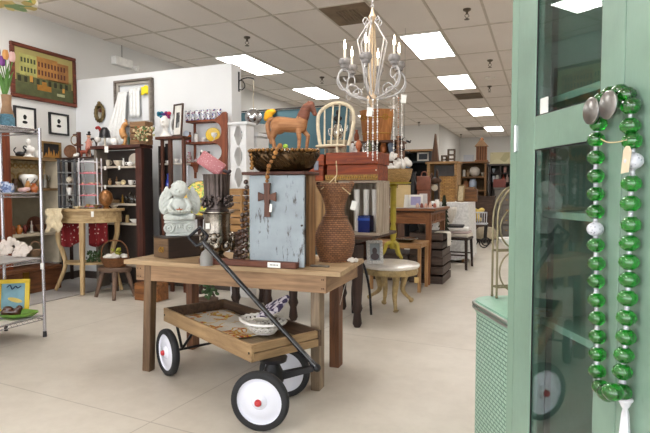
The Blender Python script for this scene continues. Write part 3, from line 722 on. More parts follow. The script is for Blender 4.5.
def plate(name, label, loc, r, m, group=None, tilt=-.2, rz=FACE, cat='plate', rim=None):
    """a plate standing on its edge, leaning back"""
    mt = Matrix.Translation((0, 0, r)) @ Matrix.Rotation(pi/2+tilt, 4, 'X')
    g = M().lathe([(.001, -.004), (r*.6, -.004), (r*.66, .003), (r, .012), (r, .015), (r*.62, .007), (.001, .002)], seg=32); g.xf(mt)
    if rim is None: return tag(g.obj(name, m, loc=loc, smooth=True, rz=rz), label, cat, group)
    t = thing(name, label, cat, loc, rz, group); g.obj('body', m, t, True)
    k = M().lathe([(r*.985, .012), (r*1.02, .014), (r*1.02, .017), (r*.985, .017), (r*.985, .012)], seg=32); k.xf(mt); k.obj('rim', rim, t, True); return t
def teapot(name, label, loc, r, m, cat='teapot', d=1, group=None):
    t = thing(name, label, cat, loc, FACE, group)
    M().lathe([(.001, 0), (r*.6, 0), (r, r*.7), (r*.8, r*1.2), (r*.4, r*1.35), (.001, r*1.35)], seg=20).obj('body', m, t, True)
    M().tube(bez([(d*r*.8, 0, r*.5), (d*r*1.3, 0, r*.9), (d*r*1.6, 0, r*1.4)], 5), [r*.2]*4+[r*.14]*7, 8).obj('spout', m, t, True)
    M().tube(bez([(-d*r*.8, 0, r*1.1), (-d*r*1.5, 0, r*1.1), (-d*r*1.4, 0, r*.5), (-d*r*.9, 0, r*.4)], 5), r*.1, 8).obj('handle', m, t, True)
    M().lathe([(r*.45, r*1.35), (r*.3, r*1.5), (r*.08, r*1.55), (r*.12, r*1.7), (.001, r*1.72)], seg=16).obj('lid', m, t, True)
    return t
def figure(name, label, cat, loc, h, m, group=None, rz=FACE, kind='lady', m2=None):
    t = thing(name, label, cat, loc, rz, group); g = M()
    if kind == 'lady':
        g.lathe([(.001, 0), (.30*h, 0), (.26*h, .12*h), (.12*h, .5*h), (.13*h, .66*h), (.10*h, .74*h), (.04*h, .78*h), (.001, .78*h)], seg=16)
        for s in (-1, 1): g.cap((s*.11*h, 0, .7*h), (s*.17*h, -.04*h, .52*h), .035*h, .028*h, 8)
        g.obj('body', m, t, True); M().ball((0, 0, .87*h), (.085*h, .09*h, .105*h), 12).obj('head', m2 or m, t, True)
    elif kind == 'bust':
        g.lathe([(.001, 0), (.24*h, 0), (.24*h, .06*h), (.12*h, .12*h), (.12*h, .2*h)], seg=18); g.ball((0, 0, .4*h), (.34*h, .18*h, .2*h), 16); g.cap((0, 0, .5*h), (0, 0, .68*h), .09*h)
        g.obj('bust_body', m, t, True, remesh=h*.03)
        k = M().ball((0, -.02*h, .82*h), (.13*h, .15*h, .18*h), 16).ball((0, -.17*h, .8*h), (.02*h, .04*h, .04*h), 8); k.obj('head', m2 or m, t, True)
    elif kind == 'animal':
        g.cap((-.25*h, 0, .5*h), (.2*h, 0, .5*h), .2*h, .18*h); g.cap((.2*h, 0, .55*h), (.34*h, 0, .8*h), .13*h, .11*h); g.ball((.42*h, 0, .84*h), (.15*h, .11*h, .12*h))
        for x in (-.28, .2):
            for y in (-.1, .1): g.cap((x*h, y*h, .4*h), (x*h, y*h, .05*h), .07*h, .05*h, 8)
        g.obj('body', m, t, True, remesh=h*.035)
        M().tube(bez([(-.42*h, 0, .55*h), (-.55*h, 0, .7*h), (-.5*h, 0, .9*h)], 4), .04*h, 6).obj('tail', m2 or m, t, True)
    elif kind == 'swan':
        g.ball((0, 0, .25*h), (.42*h, .25*h, .25*h), 16).obj('body', m, t, True)
        M().tube(bez([(.3*h, 0, .3*h), (.5*h, 0, .6*h), (.3*h, 0, .85*h), (.42*h, 0, .97*h), (.6*h, 0, .88*h)], 5), [.08*h]*10+[.055*h]*11, 8).obj('neck', m2 or m, t, True)
        M().tube(bez([(-.35*h, 0, .3*h), (-.55*h, 0, .6*h), (-.35*h, 0, .85*h)], 5), .05*h, 8).obj('handle', m2 or m, t, True)
    return t
def framed(name, label, cat, loc, w, h, fm, pm, rz=0, fw=.02, d=.02, mount=None, group=None, tilt=0):
    """picture facing local -y, base centre at loc; frame, picture (and mount) are parts"""
    t = thing(name, label, cat, loc, rz, group); t.rotation_euler.x = tilt
    f = M().b6(-w/2, w/2, -d, 0, 0, fw).b6(-w/2, w/2, -d, 0, h-fw, h).b6(-w/2, -w/2+fw, -d, 0, fw, h-fw).b6(w/2-fw, w/2, -d, 0, fw, h-fw)
    f.obj('frame', fm, t, bevel=min(fw, d)*.2)
    if mount:
        M().b6(-w/2+fw, w/2-fw, -d*.45, 0, fw, h-fw).obj('mount', mount, t)
        k = (w-2*fw)*.26; kz = (h-2*fw)*.24
        M().b6(-w/2+fw+k, w/2-fw-k, -d*.5, -d*.44, fw+kz, h-fw-kz).obj('picture', pm, t)
    else: M().b6(-w/2+fw, w/2-fw, -d*.45, 0, fw, h-fw).obj('picture', pm, t)
    return t
def cushion(m, w, d, h, at=(0, 0, 0)):
    return m.ball(at, (w/2, d/2, h/2), 16)
# ======================= LEFT WALL =======================
MAHOG = wood('mahogany', '6a3a24', '351a10', 'z'); MAHOGX = wood('mahogany', '6a3a24', '351a10', 'x')
DARKZ = wood('dark_walnut', '4b2c1e', '22130c', 'z'); DARKX = wood('dark_walnut', '4b2c1e', '22130c', 'x')
tag(M().b6(LW+.02, -4.72, 1.2, PY-.03, .001, .012).obj('floor_mat', mat('grey_matting', 'a09b97', .9, var=.08, scale=4), bevel=.004), 'thin grey floor mat under the shelves along the left wall', 'mat')

# street painting, a naive townscape: relief bands of paint on one canvas
tl = onx(8.5, 44, LW); br = onx(76, 108, LW); z1 = onx(76, 59.5, LW).z; z0 = br.z; y0_ = tl.y; y1_ = min(br.y, PY-.012)
Wd = y1_-y0_; Hh = z1-z0
t = thing('street_painting', 'large red-framed painting of a row of old town buildings on the left wall', 'painting', (LW+.002, (y0_+y1_)/2, z0), R(90))
FRM = wood('frame_red', '7d3a20', '4a1f10', 'x'); fw = .045
f = M().b6(-Wd/2, Wd/2, -.04, 0, 0, fw).b6(-Wd/2, Wd/2, -.04, 0, Hh-fw, Hh).b6(-Wd/2, -Wd/2+fw, -.04, 0, fw, Hh-fw).b6(Wd/2-fw, Wd/2, -.04, 0, fw, Hh-fw)
f.obj('frame', FRM, t, bevel=.008)
PX_ = lambda u: -Wd/2+fw+(Wd-2*fw)*u
PZ_ = lambda v: fw+(Hh-2*fw)*v
M().b6(PX_(0), PX_(1), -.02, 0, PZ_(0), PZ_(1)).obj('canvas', mat('paint_sky', 'a2955c', .7, var=.15, scale=5), t)
def paint(n, c, rects, k=0):
    m = M()
    for (a, b, c0, c1) in rects: m.b6(PX_(a), PX_(b), -.0215-.0008*k, -.02, PZ_(c0), PZ_(c1))
    m.obj(n, mat('paint_'+c, c, .7, var=.22, scale=14), t)
paint('painted_street', '4e5230', [(0, 1, 0, .30)]); paint('painted_shopfronts', '5b5a34', [(.03, .97, .26, .44)], 1)
paint('painted_pale_building', 'a9a560', [(.08, .36, .42, .88)], 1); paint('painted_orange_building', 'a8763a', [(.36, .72, .42, .90)], 1)
paint('painted_brown_building', '936535', [(.72, .92, .42, .86)], 1)
wn = [(.10+.052*i, .13+.052*i, z, z+.10) for i in range(5) for z in (.50, .70)]; paint('painted_windows', '3e4224', wn, 2)
wn = [(.38+.056*i, .41+.056*i, z, z+.11) for i in range(9) for z in (.50, .68)]; paint('painted_dark_windows', '5a2c18', wn, 2)
paint('painted_doors', '26280f', [(.05+.1*i, .10+.1*i, .28, .40) for i in range(9)], 2)
paint('painted_carriage', '9c6c24', [(.36, .60, .16, .28), (.44, .52, .28, .36)], 3); paint('painted_figures', 'c08a3a', [(.24, .29, .3, .44), (.80, .84, .2, .3)], 3)
paint('painted_cart', 'a8a884', [(.70, .84, .10, .16)], 3)
# small black framed silhouettes
INKP = spots('silhouette_print', 'ddd8cc', '232020', 9, .12)
for (xa, xb, ya, yb, lb, hid) in ((13.5, 34.5, 106.5, 134, 'black framed silhouette print with a price tag just below the street painting', 1), (48.5, 67.5, 113, 135.5, 'small black framed silhouette print right of the first one on the left wall', 0)):
    a = onx(xa, yb, LW); b = onx(xb, ya, LW); zz = onx((xa+xb)/2, yb-.5, LW).z; h_ = onx((xa+xb)/2, ya+.5, LW).z-zz
    t = thing('silhouette_print', lb, 'picture', (LW+.002, (a.y+b.y)/2, zz), R(90), None); w_ = b.y-a.y; fw_ = .022
    f = M().b6(-w_/2, w_/2, -.025, 0, 0, fw_).b6(-w_/2, w_/2, -.025, 0, h_-fw_, h_).b6(-w_/2, -w_/2+fw_, -.025, 0, fw_, h_-fw_).b6(w_/2-fw_, w_/2, -.025, 0, fw_, h_-fw_); f.obj('frame', BLACK, t)
    M().b6(-w_/2+fw_, w_/2-fw_, -.01, 0, fw_, h_-fw_).obj('paper', PAPER, t)
    s_ = M(); c = Vector((0, -.011, h_*.52)); s_.ball(c+Vector((0, 0, .03)), (.022, .002, .03), 14).ball(c-Vector((0, 0, .03)), (.035, .002, .018), 14).ball(c+Vector((.018, 0, .035)), (.012, .002, .006), 8); s_.obj('silhouette', mat('ink_black', '141414', .8), t)
    if hid: M().b6(-.05, .03, -.03, -.028, .02, .11).obj('price_tag', PAPER, t)

# cream wall shelf behind the wire rack
SX = -5.33
def zx(px, py, X=SX): return onx(px, py, X).z
SHW = mat('cream_shelf_paint', 'b9ad97', .7, var=.12)
ya, yb = onx(3, 200, SX).y, onx(60, 200, SX).y
t = thing('wall_shelf_unit', 'cream shelf unit with a red-brown end against the left wall, behind the wire rack', 'shelf unit', (0, 0, 0))
zs = [zx(30, 157), zx(30, 188), zx(30, 234)]
for k, z in enumerate(zs): M().b6(LW+.01, SX, ya, yb-(.0 if k else 0), z-.03, z).obj('shelf', wood('shelf_tan', 'a98a5f', '6e5334', 'y') if k in (0, 1) else SHW, t)
M().b6(LW+.012, LW+.02, ya+.02, yb, 0.31, zs[0]-.03).obj('back_panel', mat('shelf_back', '8f8672', .8, var=.1), t)
ZT = zx(8, 131); M().b6(LW+.021, SX+.01, ya+.0, ya+.09, .296, ZT).obj('end_panel', wood('end_red', '8a4423', '51230f', 'z'), t)
M().b6(LW+.021, SX, yb-.03, yb, .296, zs[0]-.031).obj('end_panel', SHW, t)
def onS(px, k, dx=-.12): return Vector((SX+dx, onx(px, 150, SX+dx).y, zs[k]+.001))
def sz(p): return mpp(p)
p = onS(29, 0); s = sz(p); figure('plaster_bust', 'white plaster bust on the cream wall shelf behind the wire rack', 'bust', p, 19*s, WHITE, kind='bust')
p = onS(20, 0); figure('swan_planter', 'black swan-necked planter left of the white plaster bust', 'planter', p, 11*s, BLACK, kind='swan')
p = onS(38.5, 0); pot('jar', 'white_pot', 'round white pot with dark rim right of the white plaster bust', 'pot', p, 3.6*s, 8*s, WHITE)
def gondola():
    return spots('gilt_scene', '1c1a18', 'b07a35', 14, .42)
p = Vector((LW+.05, onx(53, 150, LW+.05).y, zs[0]+.001)); h_ = onx(53, 142.5, LW+.05).z-zs[0]
p.z = onx(53, 159.5, LW+.03).z; h_ = 17.5*sz(p); w_ = onx(62.5, 150, LW+.03).y-onx(43, 150, LW+.03).y
t = thing('gilt_picture', 'dark picture of golden spires in a gilt frame hanging left of the black display stand', 'picture', (LW+.002, p.y, p.z), R(90)); fw_ = .025
f = M().b6(-w_/2, w_/2, -.03, 0, 0, fw_).b6(-w_/2, w_/2, -.03, 0, h_-fw_, h_).b6(-w_/2, -w_/2+fw_, -.03, 0, fw_, h_-fw_).b6(w_/2-fw_, w_/2, -.03, 0, fw_, h_-fw_); f.obj('frame', wood('gilt_wood', 'a5824a', '5f4320', 'x'), t)
M().b6(-w_/2+fw_, w_/2-fw_, -.012, 0, fw_, h_-fw_).obj('canvas', mat('dark_canvas', '1d1b1c', .7), t)
m = M()
for k, (x, hh) in enumerate(((-.07, .05), (-.03, .12), (.0, .07), (.04, .09), (.08, .05), (.11, .08))): m.prism([(x-.02, .035), (x+.02, .035), (x+.014, .035+hh*.5), (x, .035+hh)], -.014, -.011)
m.b6(-w_/2+fw_, w_/2-fw_, -.014, -.011, fw_, .04); m.obj('gilt_spires', mat('gilt_paint', 'b9823a', .6), t)
a = onx(54.5, 177, LW); framed('small_portrait', 'small brown framed portrait hanging low between wire rack and black display stand', 'picture', (LW+.002, a.y, a.z), 7.5*mpp(a)*1.3, 13*mpp(a), wood('tiny_frame', '8a5232', '4e2a18', 'x'), spots('portrait', 'c9b8a0', '5c3a2a', 12, .3), rz=R(90), fw=.03)
# carved cream box and bowls on the second shelf
p = onS(17, 1); m = M().b6(-.14, .14, -.2, .2, 0, .30*1)
hh = zs[0]-.035-zs[1]
t = thing('carved_chest_front', 'cream and gold carved box front standing on the wall shelf behind the wire rack', 'panel', (SX-.2, onx(26, 170, SX-.2).y, zs[1]+.001), R(90))
wv = .52; M().b6(-wv/2, wv/2, 0, .05, 0, hh).obj('board', mat('carved_cream', 'b7a47e', .7, var=.35, scale=22, bmp=.5), t)
m = M()
for k in range(7): m.torus((-wv/2+.06+k*.067, -.004, hh-.06), .025, .008, (pi/2, 0, 0), 14, 6)
for k in range(4): m.torus((-wv/2+.07+k*.12, -.004, hh*.4), .045, .01, (pi/2, 0, 0), 16, 6)
m.obj('carving', mat('carving_gold', 'a88850', .6, var=.3), t, True)
p = onS(27.5, 1, -.08); t = thing('striped_bowl', 'large white bowl with black leaf stripes on the wall shelf behind the wire rack', 'bowl', p, FACE)
M().lathe([(.001, 0), (3.5*s, 0), (3.7*s, 1.5*s), (8.5*s, 9*s), (8*s, 12*s), (6*s, 13.5*s), (5.4*s, 13*s), (7*s, 9*s), (.001, 3*s)], seg=26).obj('body', WHITE, t, True)
m = M()
for k in range(8):
    a1 = k*2*pi/8; m.tube([(cos(a1+.12*j)*(4.4+ j*1.0)*s, sin(a1+.12*j)*(4.4+j*1.0)*s, (2.8+j*1.6)*s) for j in range(5)], .55*s, 5)
m.obj('leaf_stripes', BLACK, t, True)
for px, kd, nm, lb, r_, h_, mt_, k in ((17, 'vase', 'amber_vase', 'amber glass vase on the low wall shelf behind the wire rack', 3, 9, mat('amber', 'b06a2a', .15, coat=1), 2), (23, 'urnlet', 'red_urn', 'small dark red urn on the low wall shelf behind the wire rack', 2.6, 9, mat('oxblood', '5e1d18', .3), 2), (39, 'bowl', 'brown_basket', 'round brown coiled basket on the low wall shelf near the lace runner', 5, 8, wicker('coil', '8a5a38', '3e2314', 9, 9), 2)):
    pot(kd, nm, lb, nm.split('_')[1], onS(px, k, -.1), r_*s, h_*s, mt_)
p = onS(33, 2, -.2); plate('coiled_tray', 'round coiled brown wicker tray standing upright on the low wall shelf', p, 8*s, wicker('coil2', '7a4630', '3a1e14', 8, 8), rz=R(70), cat='tray')
# trunk on the mat
p = onz(26, 289, .012); q = onz(58, 283, .012)
t = thing('storage_chest', 'low brown wooden storage chest on the grey mat left of the half-round table', 'chest', (-5.25, 4.12, .013), R(90))
BRX = wood('trunk_brown', '7b4c2c', '432513', 'x')
M().b6(-.62, .3, -.04, .36, 0, .24).obj('body', BRX, t, bevel=.006); M().b6(-.63, .31, -.05, .37, .241, .28).obj('lid', BRX, t, bevel=.008)
M().b6(-.19, -.13, -.062, -.04, .18, .25).obj('clasp', BRASS, t)

# ---- chrome wire rack, nearest at left ----
RX, RYe = -3.612, 2.9; RX2, RYs = -4.06, 1.55
CRM = mat('rack_chrome', 'b9b7bd', .25, .9, var=.05)
t = thing('wire_rack', 'chrome wire shelving rack at the left edge of the picture', 'shelving rack', (0, 0, 0))
zr = [ony(41.5, 129.5, RYe).z, ony(41.5, 193, RYe).z, ony(41.5, 258, RYe).z, ony(41, 315, RYe).z]
for x in (RX, RX2):
    for y in (RYe, RYs):
        pst = M().cyl((x, y, .03), (x, y, zr[0]+.012), .0125, seg=14).obj('post', CRM, t, True)
        M().cyl((x, y, 0), (x, y, .045), .016, .014, 14).obj('foot_cap', BLACK, pst, True)
for z in zr:
    m = M()
    for x in (RX, RX2): m.cyl((x, RYs, z-.004), (x, RYe, z-.004), .005, seg=8).cyl((x, RYs, z-.030), (x, RYe, z-.030), .004, seg=8)
    for y in (RYe, RYs): m.cyl((RX, y, z-.004), (RX2, y, z-.004), .005, seg=8).cyl((RX, y, z-.03), (RX2, y, z-.03), .004, seg=8)
    n_ = int((RYe-RYs)/.045)
    for k in range(1, n_): m.cyl((RX, RYs+k*.045, z-.003), (RX2, RYs+k*.045, z-.003), .0022, seg=5)
    for k in range(0, n_*2):
        y = RYs+k*.0225; m.cyl((RX, y, z-.03), (RX, y+.0225, z-.004) if k % 2 == 0 else (RX, y+.0225, z-.03), .0016, seg=4) if k % 2 == 0 else m.cyl((RX, y, z-.004), (RX, y+.0225, z-.03), .0016, seg=4)
    sh_ = m.obj('wire_shelf', CRM, t, True)
    M().b6(RX2+.008, RX-.008, RYs+.01, RYe-.008, z-.001, z+.002).obj('liner', mat('shelf_liner', 'b5b2b0', .6), sh_)
def onR(px, k, X=-3.86): return Vector((X, onx(px, 150, X).y, zr[k]+.003))
p = onR(8, 0); s = mpp(p)
t = thing('tulip_bouquet', 'bouquet of purple, pink and orange tulips on top of the wire rack', 'flowers', p, FACE)
GRN = mat('leaf_green', '4f7a2c', .55, var=.3)
M().lathe([(.001, 0), (4*s, 0), (6*s, 5*s), (6.5*s, 12*s), (4*s, 24*s), (4.6*s, 34*s), (3.6*s, 34*s), (3*s, 24*s), (.001, 10*s)], seg=22).obj('tan_vase', mat('tan_vase', '9d7a5a', .6, var=.3), t, True)
for k, (dx, dz, c) in enumerate(((-7, 76, '5b2a7c'), (1, 74, 'dba05c'), (7.5, 72, 'e0b7b0'), (-2, 68, '7d3d8c'), (-11, 72, 'c23a4a'))):
    M().tube(bez([(0, 0, 30*s), (dx*.3*s, 0, 50*s), (dx*s, -1*s, (dz-6)*s)], 5), .6*s, 6).obj('stem', GRN, t, True)
    m = M()
    for j in range(5):
        a1 = j*2*pi/5; m.ball((dx*s+1.3*s*cos(a1), -1*s+1.3*s*sin(a1), (dz-1)*s), (1.7*s, 1.7*s, 5*s), 8)
    m.obj('blossom', mat('petal_'+c, c, .5, var=.1), t, True)
for k, (dx, hz, lean) in enumerate(((9, 56, 1), (5, 64, .5), (-6, 60, -.5), (2, 52, .2))):
    m = M().grid(lambda u, v: Vector(((dx*u**1.4+(v-.5)*4.5*sin(pi*min(1, u*.93+.07)))*s, -2*s-2*s*abs(v-.5), (28+(hz-28)*u)*s)), 8, 4); m.obj('leaf', GRN, t, True, thick=.001)
p = onR(12.5, 0, -3.76); s = mpp(p)
t = thing('driftwood_figure', 'brown twisted driftwood ornament in front of the tulips', 'ornament', Vector((p.x, p.y-.16, p.z)), FACE)
m = M().cap((0, 0, 2*s), (2*s, 0, 14*s), 3*s, 3.4*s).cap((2*s, 0, 14*s), (-1*s, 0, 24*s), 3.2*s, 2*s).cap((2*s, 0, 14*s), (5*s, 0, 20*s), 2.4*s, 1.8*s).ball((4.5*s, 0, 22*s), 2.6*s)
m.obj('driftwood', mat('driftwood', '5b4034', .7, var=.4, scale=30, bmp=.4), t, True, remesh=.006)
p = onR(9, 0, -3.70); s = mpp(p)
BLUEC = wicker('blue_crochet', '6fa2b8', '2a4f63', 9, 9)
pot('jar', 'blue_basket', 'blue crocheted basket on top of the wire rack beside the tulips', 'basket', Vector((p.x-.04, p.y+.02, p.z)), 7*s, 13*s, BLUEC)
p = onR(2.5, 0, -3.72)
# second rack shelf
for px, X, kd, nm, lb, ct, r_, h_, mt_ in ((33, -3.72, 'vase', 'orange_vase', 'glossy orange and gold glass vase on the wire rack at eye level', 'vase', 4, 9.5, mat('orange_glass', 'b5602a', .15, coat=1, var=.4, scale=30)),
    (27, -3.78, 'urnlet', 'golden_urn', 'small golden urn left of the orange vase on the wire rack', 'urn', 2.8, 12, mat('golden_glaze', 'b98340', .3, var=.3)),
    (4, -3.80, 'jar', 'delft_jar', 'blue and white checked jar at the far left on the eye-level rack shelf', 'jar', 4.2, 11, multi('delft', ['5f6f98', 'c3c8d6', '39456b', 'dcdfe6'], 60, .3)),
    (11, -3.92, 'bowl', 'grey_pewter_bowl', 'pewter grey bowl beside the blue and white jar on the wire rack', 'bowl', 4.5, 7, mat('dull_pewter', '77777c', .4, .6))):
    p = onR(px, 1, X); s = mpp(p); pot(kd, nm, lb, ct, p, r_*s, h_*s, mt_)
p = onR(23, 1, -3.74); s = mpp(p); m = M()
random.seed(4)
for k in range(9): m.ball((random.uniform(-4.5, 4.5)*s, random.uniform(-2, 2)*s, random.uniform(2, 4)*s), (3*s, 2.4*s, 2.1*s), 8)
tag(m.obj('porcelain_blossoms', mat('pale_pink', 'dcb6b2', .5, var=.15), loc=p, smooth=True, remesh=.007), 'pale pink and white porcelain blossom cluster on the eye-level rack shelf', 'ornament')
# third rack shelf
p = onR(11, 2, -3.84); s = mpp(p)
t = thing('white_roses', 'big bunch of white silk roses lying on the middle shelf of the wire rack', 'flowers', p, FACE)
ROSE = mat('rose_white', 'ded2c8', .8, var=.08); random.seed(9)
for k, (dx, dz) in enumerate(((-9, 13), (-1, 16), (7, 12), (13, 8), (-12, 6), (-4, 8), (4, 5), (10, 3.6), (-16, 11))):
    m = M()
    for j in range(9):
        a1 = j*2.4; r_ = (1+j*.42)*s; m.ball((dx*s+r_*cos(a1)*.8, -2*s+random.uniform(-2, 2)*s, max(3.4*s, dz*s+r_*sin(a1)*.8)), (2.6*s, 1.6*s, 2.6*s), 8, (0, a1, 0))
    m.obj('rose', ROSE, t, True)
t_ = onR(33, 2, -3.74); s = mpp(t_)
b = pot('bowl', 'twig_basket', 'small brown twig basket with hoop handle on the middle rack shelf', 'basket', t_, 7*s, 7*s, wicker('twig', '9a7656', '4d3423', 9, 9), handle=0)
m = M().tube(bez([(-6*s, 0, 6*s), (-4*s, 0, 13*s), (0, 0, 15*s), (4*s, 0, 13*s), (6*s, 0, 6*s)], 5), .6*s, 6).obj('handle', MATS['twig'], b, True)
p = onR(36, 2, -3.73); m = M().b6(-.012, .012, -.0006, .0006, -.035, .012); 
o = m.obj('rack_price_tag', PAPER, loc=(RX+.012, RYe-.02, zr[2]-.05), rz=FACE); tag(o, 'white price tag hanging on the chrome rack post', 'tag')
M().cyl((0, 0, .012), (0, .0, .045), .001, seg=5).obj('string', TWINE, o)
# bottom shelf
p = onR(8, 3, -3.90); s = mpp(p)
t = framed('yellow_framed_picture', 'blue beach picture in a bright yellow frame on the bottom rack shelf', 'picture', p, 30*s, 34*s, mat('yellow_frame', 'e3c21c', .4, var=.04), mat('sea_picture', '7fa9b8', .6, var=.25, scale=7), rz=FACE+R(14), fw=4.2*s, tilt=R(-12))
M().ball((2*s, -.012, 13*s), (7*s, .002, 2.2*s), 12, (0, .3, 0)).obj('painted_shape', mat('yellow_paint', 'd9c067', .6), t)
m = M().tube(bez([(-6*s, -.013, 26*s), (-3*s, -.013, 28*s), (-1*s, -.013, 24*s), (2*s, -.013, 27*s), (4*s, -.013, 25*s), (7*s, -.013, 27*s)], 5), .004, 5); m.obj('painted_script', mat('ink_navy', '2a3a5a', .7), t)
p = onR(12, 3, -3.74); m = M().lathe([(.001, 0), (9*s, 0), (15*s, 1.6*s), (20*s, 5*s), (20.5*s, 5.4*s), (14*s, 3*s), (.001, 1*s)], seg=40, flute=.05, nf=9, sy=.62)
tag(m.obj('leaf_plate', mat('leaf_glaze', '6f9a3e', .3, var=.25), loc=p, smooth=True, rz=FACE), 'green leaf-shaped plate on the bottom rack shelf', 'plate')
p2 = Vector((p.x-.0, p.y-.03, p.z+.013)); m = M().cap((-9*s, 0, 4*s), (4*s, 0, 4.5*s), 3.4*s, 4*s).ball((6*s, 0, 8*s), 3.4*s).ball((-5*s, 0, 8*s), (5*s, 3*s, 2.6*s))
tag(m.obj('glazed_ornament', mat('brown_glaze', '4b2c20', .25, coat=.5), loc=p2, smooth=True, rz=FACE, remesh=.008), 'dark brown glazed ornament sitting on the green leaf plate', 'ornament')
p = Vector((RX-.075, RYe-.5, zr[3]+.003)); tag(M().grid(lambda u, v: Vector(((u-.5)*.12, (v-.5)*.6, .003+.004*sin(9*v+4*u))), 6, 14).obj('white_doily', LINEN, thick=.002, loc=p, smooth=True), 'white paper doily on the front edge of the bottom rack shelf', 'doily')
# ======================= HALF-ROUND TABLE, STOOL =======================
q = ond(91, 200, 5.95); s = 5.75/F; DZ = .955
t = thing('half_round_table', 'pale wooden half-round table with curved legs on the grey mat', 'table', (q.x, q.y, .0), FACE)
BL = wood('blond_wood', 'd8bd8e', 'a8875a', 'x'); BLZ = wood('blond_wood', 'd8bd8e', 'a8875a', 'z')
def half(m, rx, ry, z0, z1, n=28):
    pts = [(rx*cos(pi+pi*k/n), ry*sin(pi+pi*k/n)) for k in range(n+1)]; return m.prism(pts, z0, z1, 'xy')
half(M(), .385, .34, DZ-.03, DZ).obj('tabletop', BL, t, bevel=.006)
half(M(), .345, .30, DZ-.155, DZ-.031).obj('apron', BL, t)
for pth in ([(-.33, -.02, DZ-.15), (-.37, -.03, .62), (-.30, -.05, .42), (-.29, -.05, .28), (-.41, -.03, .02)], [(.31, -.04, DZ-.15), (.30, -.03, .66), (.24, -.02, .46), (.27, -.02, .28), (.34, -.02, .02)]):
    m = M(); P = bez(pth, 6); m.tube(P, [.034-.014*k/len(P) for k in range(len(P))], 8); m.obj('leg', BLZ, t, True)
M().beam((.02, -.30, .013), (.02, -.27, DZ-.15), .035, .035, w1=.05, h1=.05).obj('leg', BLZ, t)
half(M(), .29, .26, .335, .36).obj('lower_shelf', BL, t)
def onD(px, D, z=DZ+.001): p = ond(px, 200, D); p.z = z; return p
# lace runner
m = M()
def lace(u, v):
    x = -.47+.22*v
    if u < .5: return Vector((x+.03*sin(6*v), -.24+.20*(u*2)-.05, DZ+.004+.003*sin(20*v)))
    w_ = (u-.5)*2; return Vector((x+.02*sin(14*v+3*w_)-.03*w_, -.31-.01*sin(9*v)-.02*w_, DZ-.0-.22*w_*(1+.15*sin(11*v))))
for k in range(2): pass
m.grid(lambda u, v: Vector((-.15+.12*sin(pi*u*.9)*0-(.17)*v+.012*sin(30*u), -.20-.18*min(1, u*2)+.02*sin(7*v) if u < .5 else -.375-.01*sin(12*v+u*7), DZ+.004 if u < .5 else DZ+.004-(u-.5)*.46*(1+.12*sin(9*v)))), 20, 10)
tag(m.obj('lace_runner', mat('cream_lace', 'd8c7a6', .9, var=.12, scale=60), loc=(q.x, q.y, 0), rz=FACE, smooth=True, thick=.003), 'cream lace runner hanging over the left end of the half-round table', 'table runner')
# red spotted scarves under the table
RED = spots('red_dotted', '75141a', 'd5b5aa', 26, .18, .9)
for k, (x0_, x1_) in enumerate(((-.27, -.03), (.05, .26))):
    m = M().grid(lambda u, v: Vector((x0_+(x1_-x0_)*u, -.17-.02*sin(14*u+k), DZ-.152-.25*v-(.03*sin(5*u) if v > .9 else 0))), 16, 6)
    tag(m.obj('red_scarf', RED, loc=(q.x, q.y, 0), rz=FACE, smooth=True, thick=.004), 'red scarf with white dots hanging under the half-round table, ' + ('left of its middle leg' if k == 0 else 'right of its middle leg'), 'scarf', None)
pl_ = ond(93, 255, 5.75); t2 = thing('ivy_spray', 'green artificial ivy spray lying under the half-round table', 'plant', (pl_.x, pl_.y, .362), FACE)
random.seed(6); m = M()
for k in range(60): m.ball((random.uniform(-.06, .10), random.uniform(-.05, .05), random.uniform(.012, .12)), (.017, .006, .014), 6, (random.random(), random.random()*3, random.random()*3))
m.obj('leaves', mat('ivy_green', '2f4a22', .6, var=.4), t2)
m = M()
for k in range(7): m.cyl((0, 0, .002), (random.uniform(-.05, .09), random.uniform(-.03, .03), .1), .002, seg=5)
m.obj('stems', mat('ivy_stem', '3d3a1c', .7), t2)
M().box((.17, -.352, DZ-.055), (.028, .002, .06)).obj('price_tag', PAPER, t)

# black etagere
p = onD(70, 5.8); s = mpp(p); t = thing('black_display_stand', 'tall black open display stand with four tiers on the half-round table', 'display stand', p, FACE)
w_, dd, H_ = 9*s, 6*s, 49*s
BM = mat('black_metal', '2b2a2c', .4, .4)
for sx in (-1, 1):
    for sy in (-1, 1): M().box((sx*(w_-1*s), sy*(dd-1*s), H_/2), (2.2*s, 1.5*s, H_)).obj('post', BM, t)
for k in range(5): M().box((0, 0, (2+k*11.2)*s), (w_*2, dd*2, .9*s)).obj('tier', BM if k in (0, 4) else mat('smoky_tier', '55524f', .3), t)
for k, (z, kd, c, nm, lb) in enumerate(((2.5, 'goblet', CLEAR, 'cordial_glass', 'cordial glass on the lowest tier of the black display stand'), (13.7, 'dish', WHITE, 'tiny_dish', 'tiny white dish on the second tier of the black display stand'), (24.9, 'egg', CREAM, 'cream_egg', 'small cream egg ornament on the third tier of the black display stand'))):
    pot(kd, nm, lb, nm.split('_')[1], p+Vector((0, 0, z*s+.001)), 3.2*s, 7*s, c)
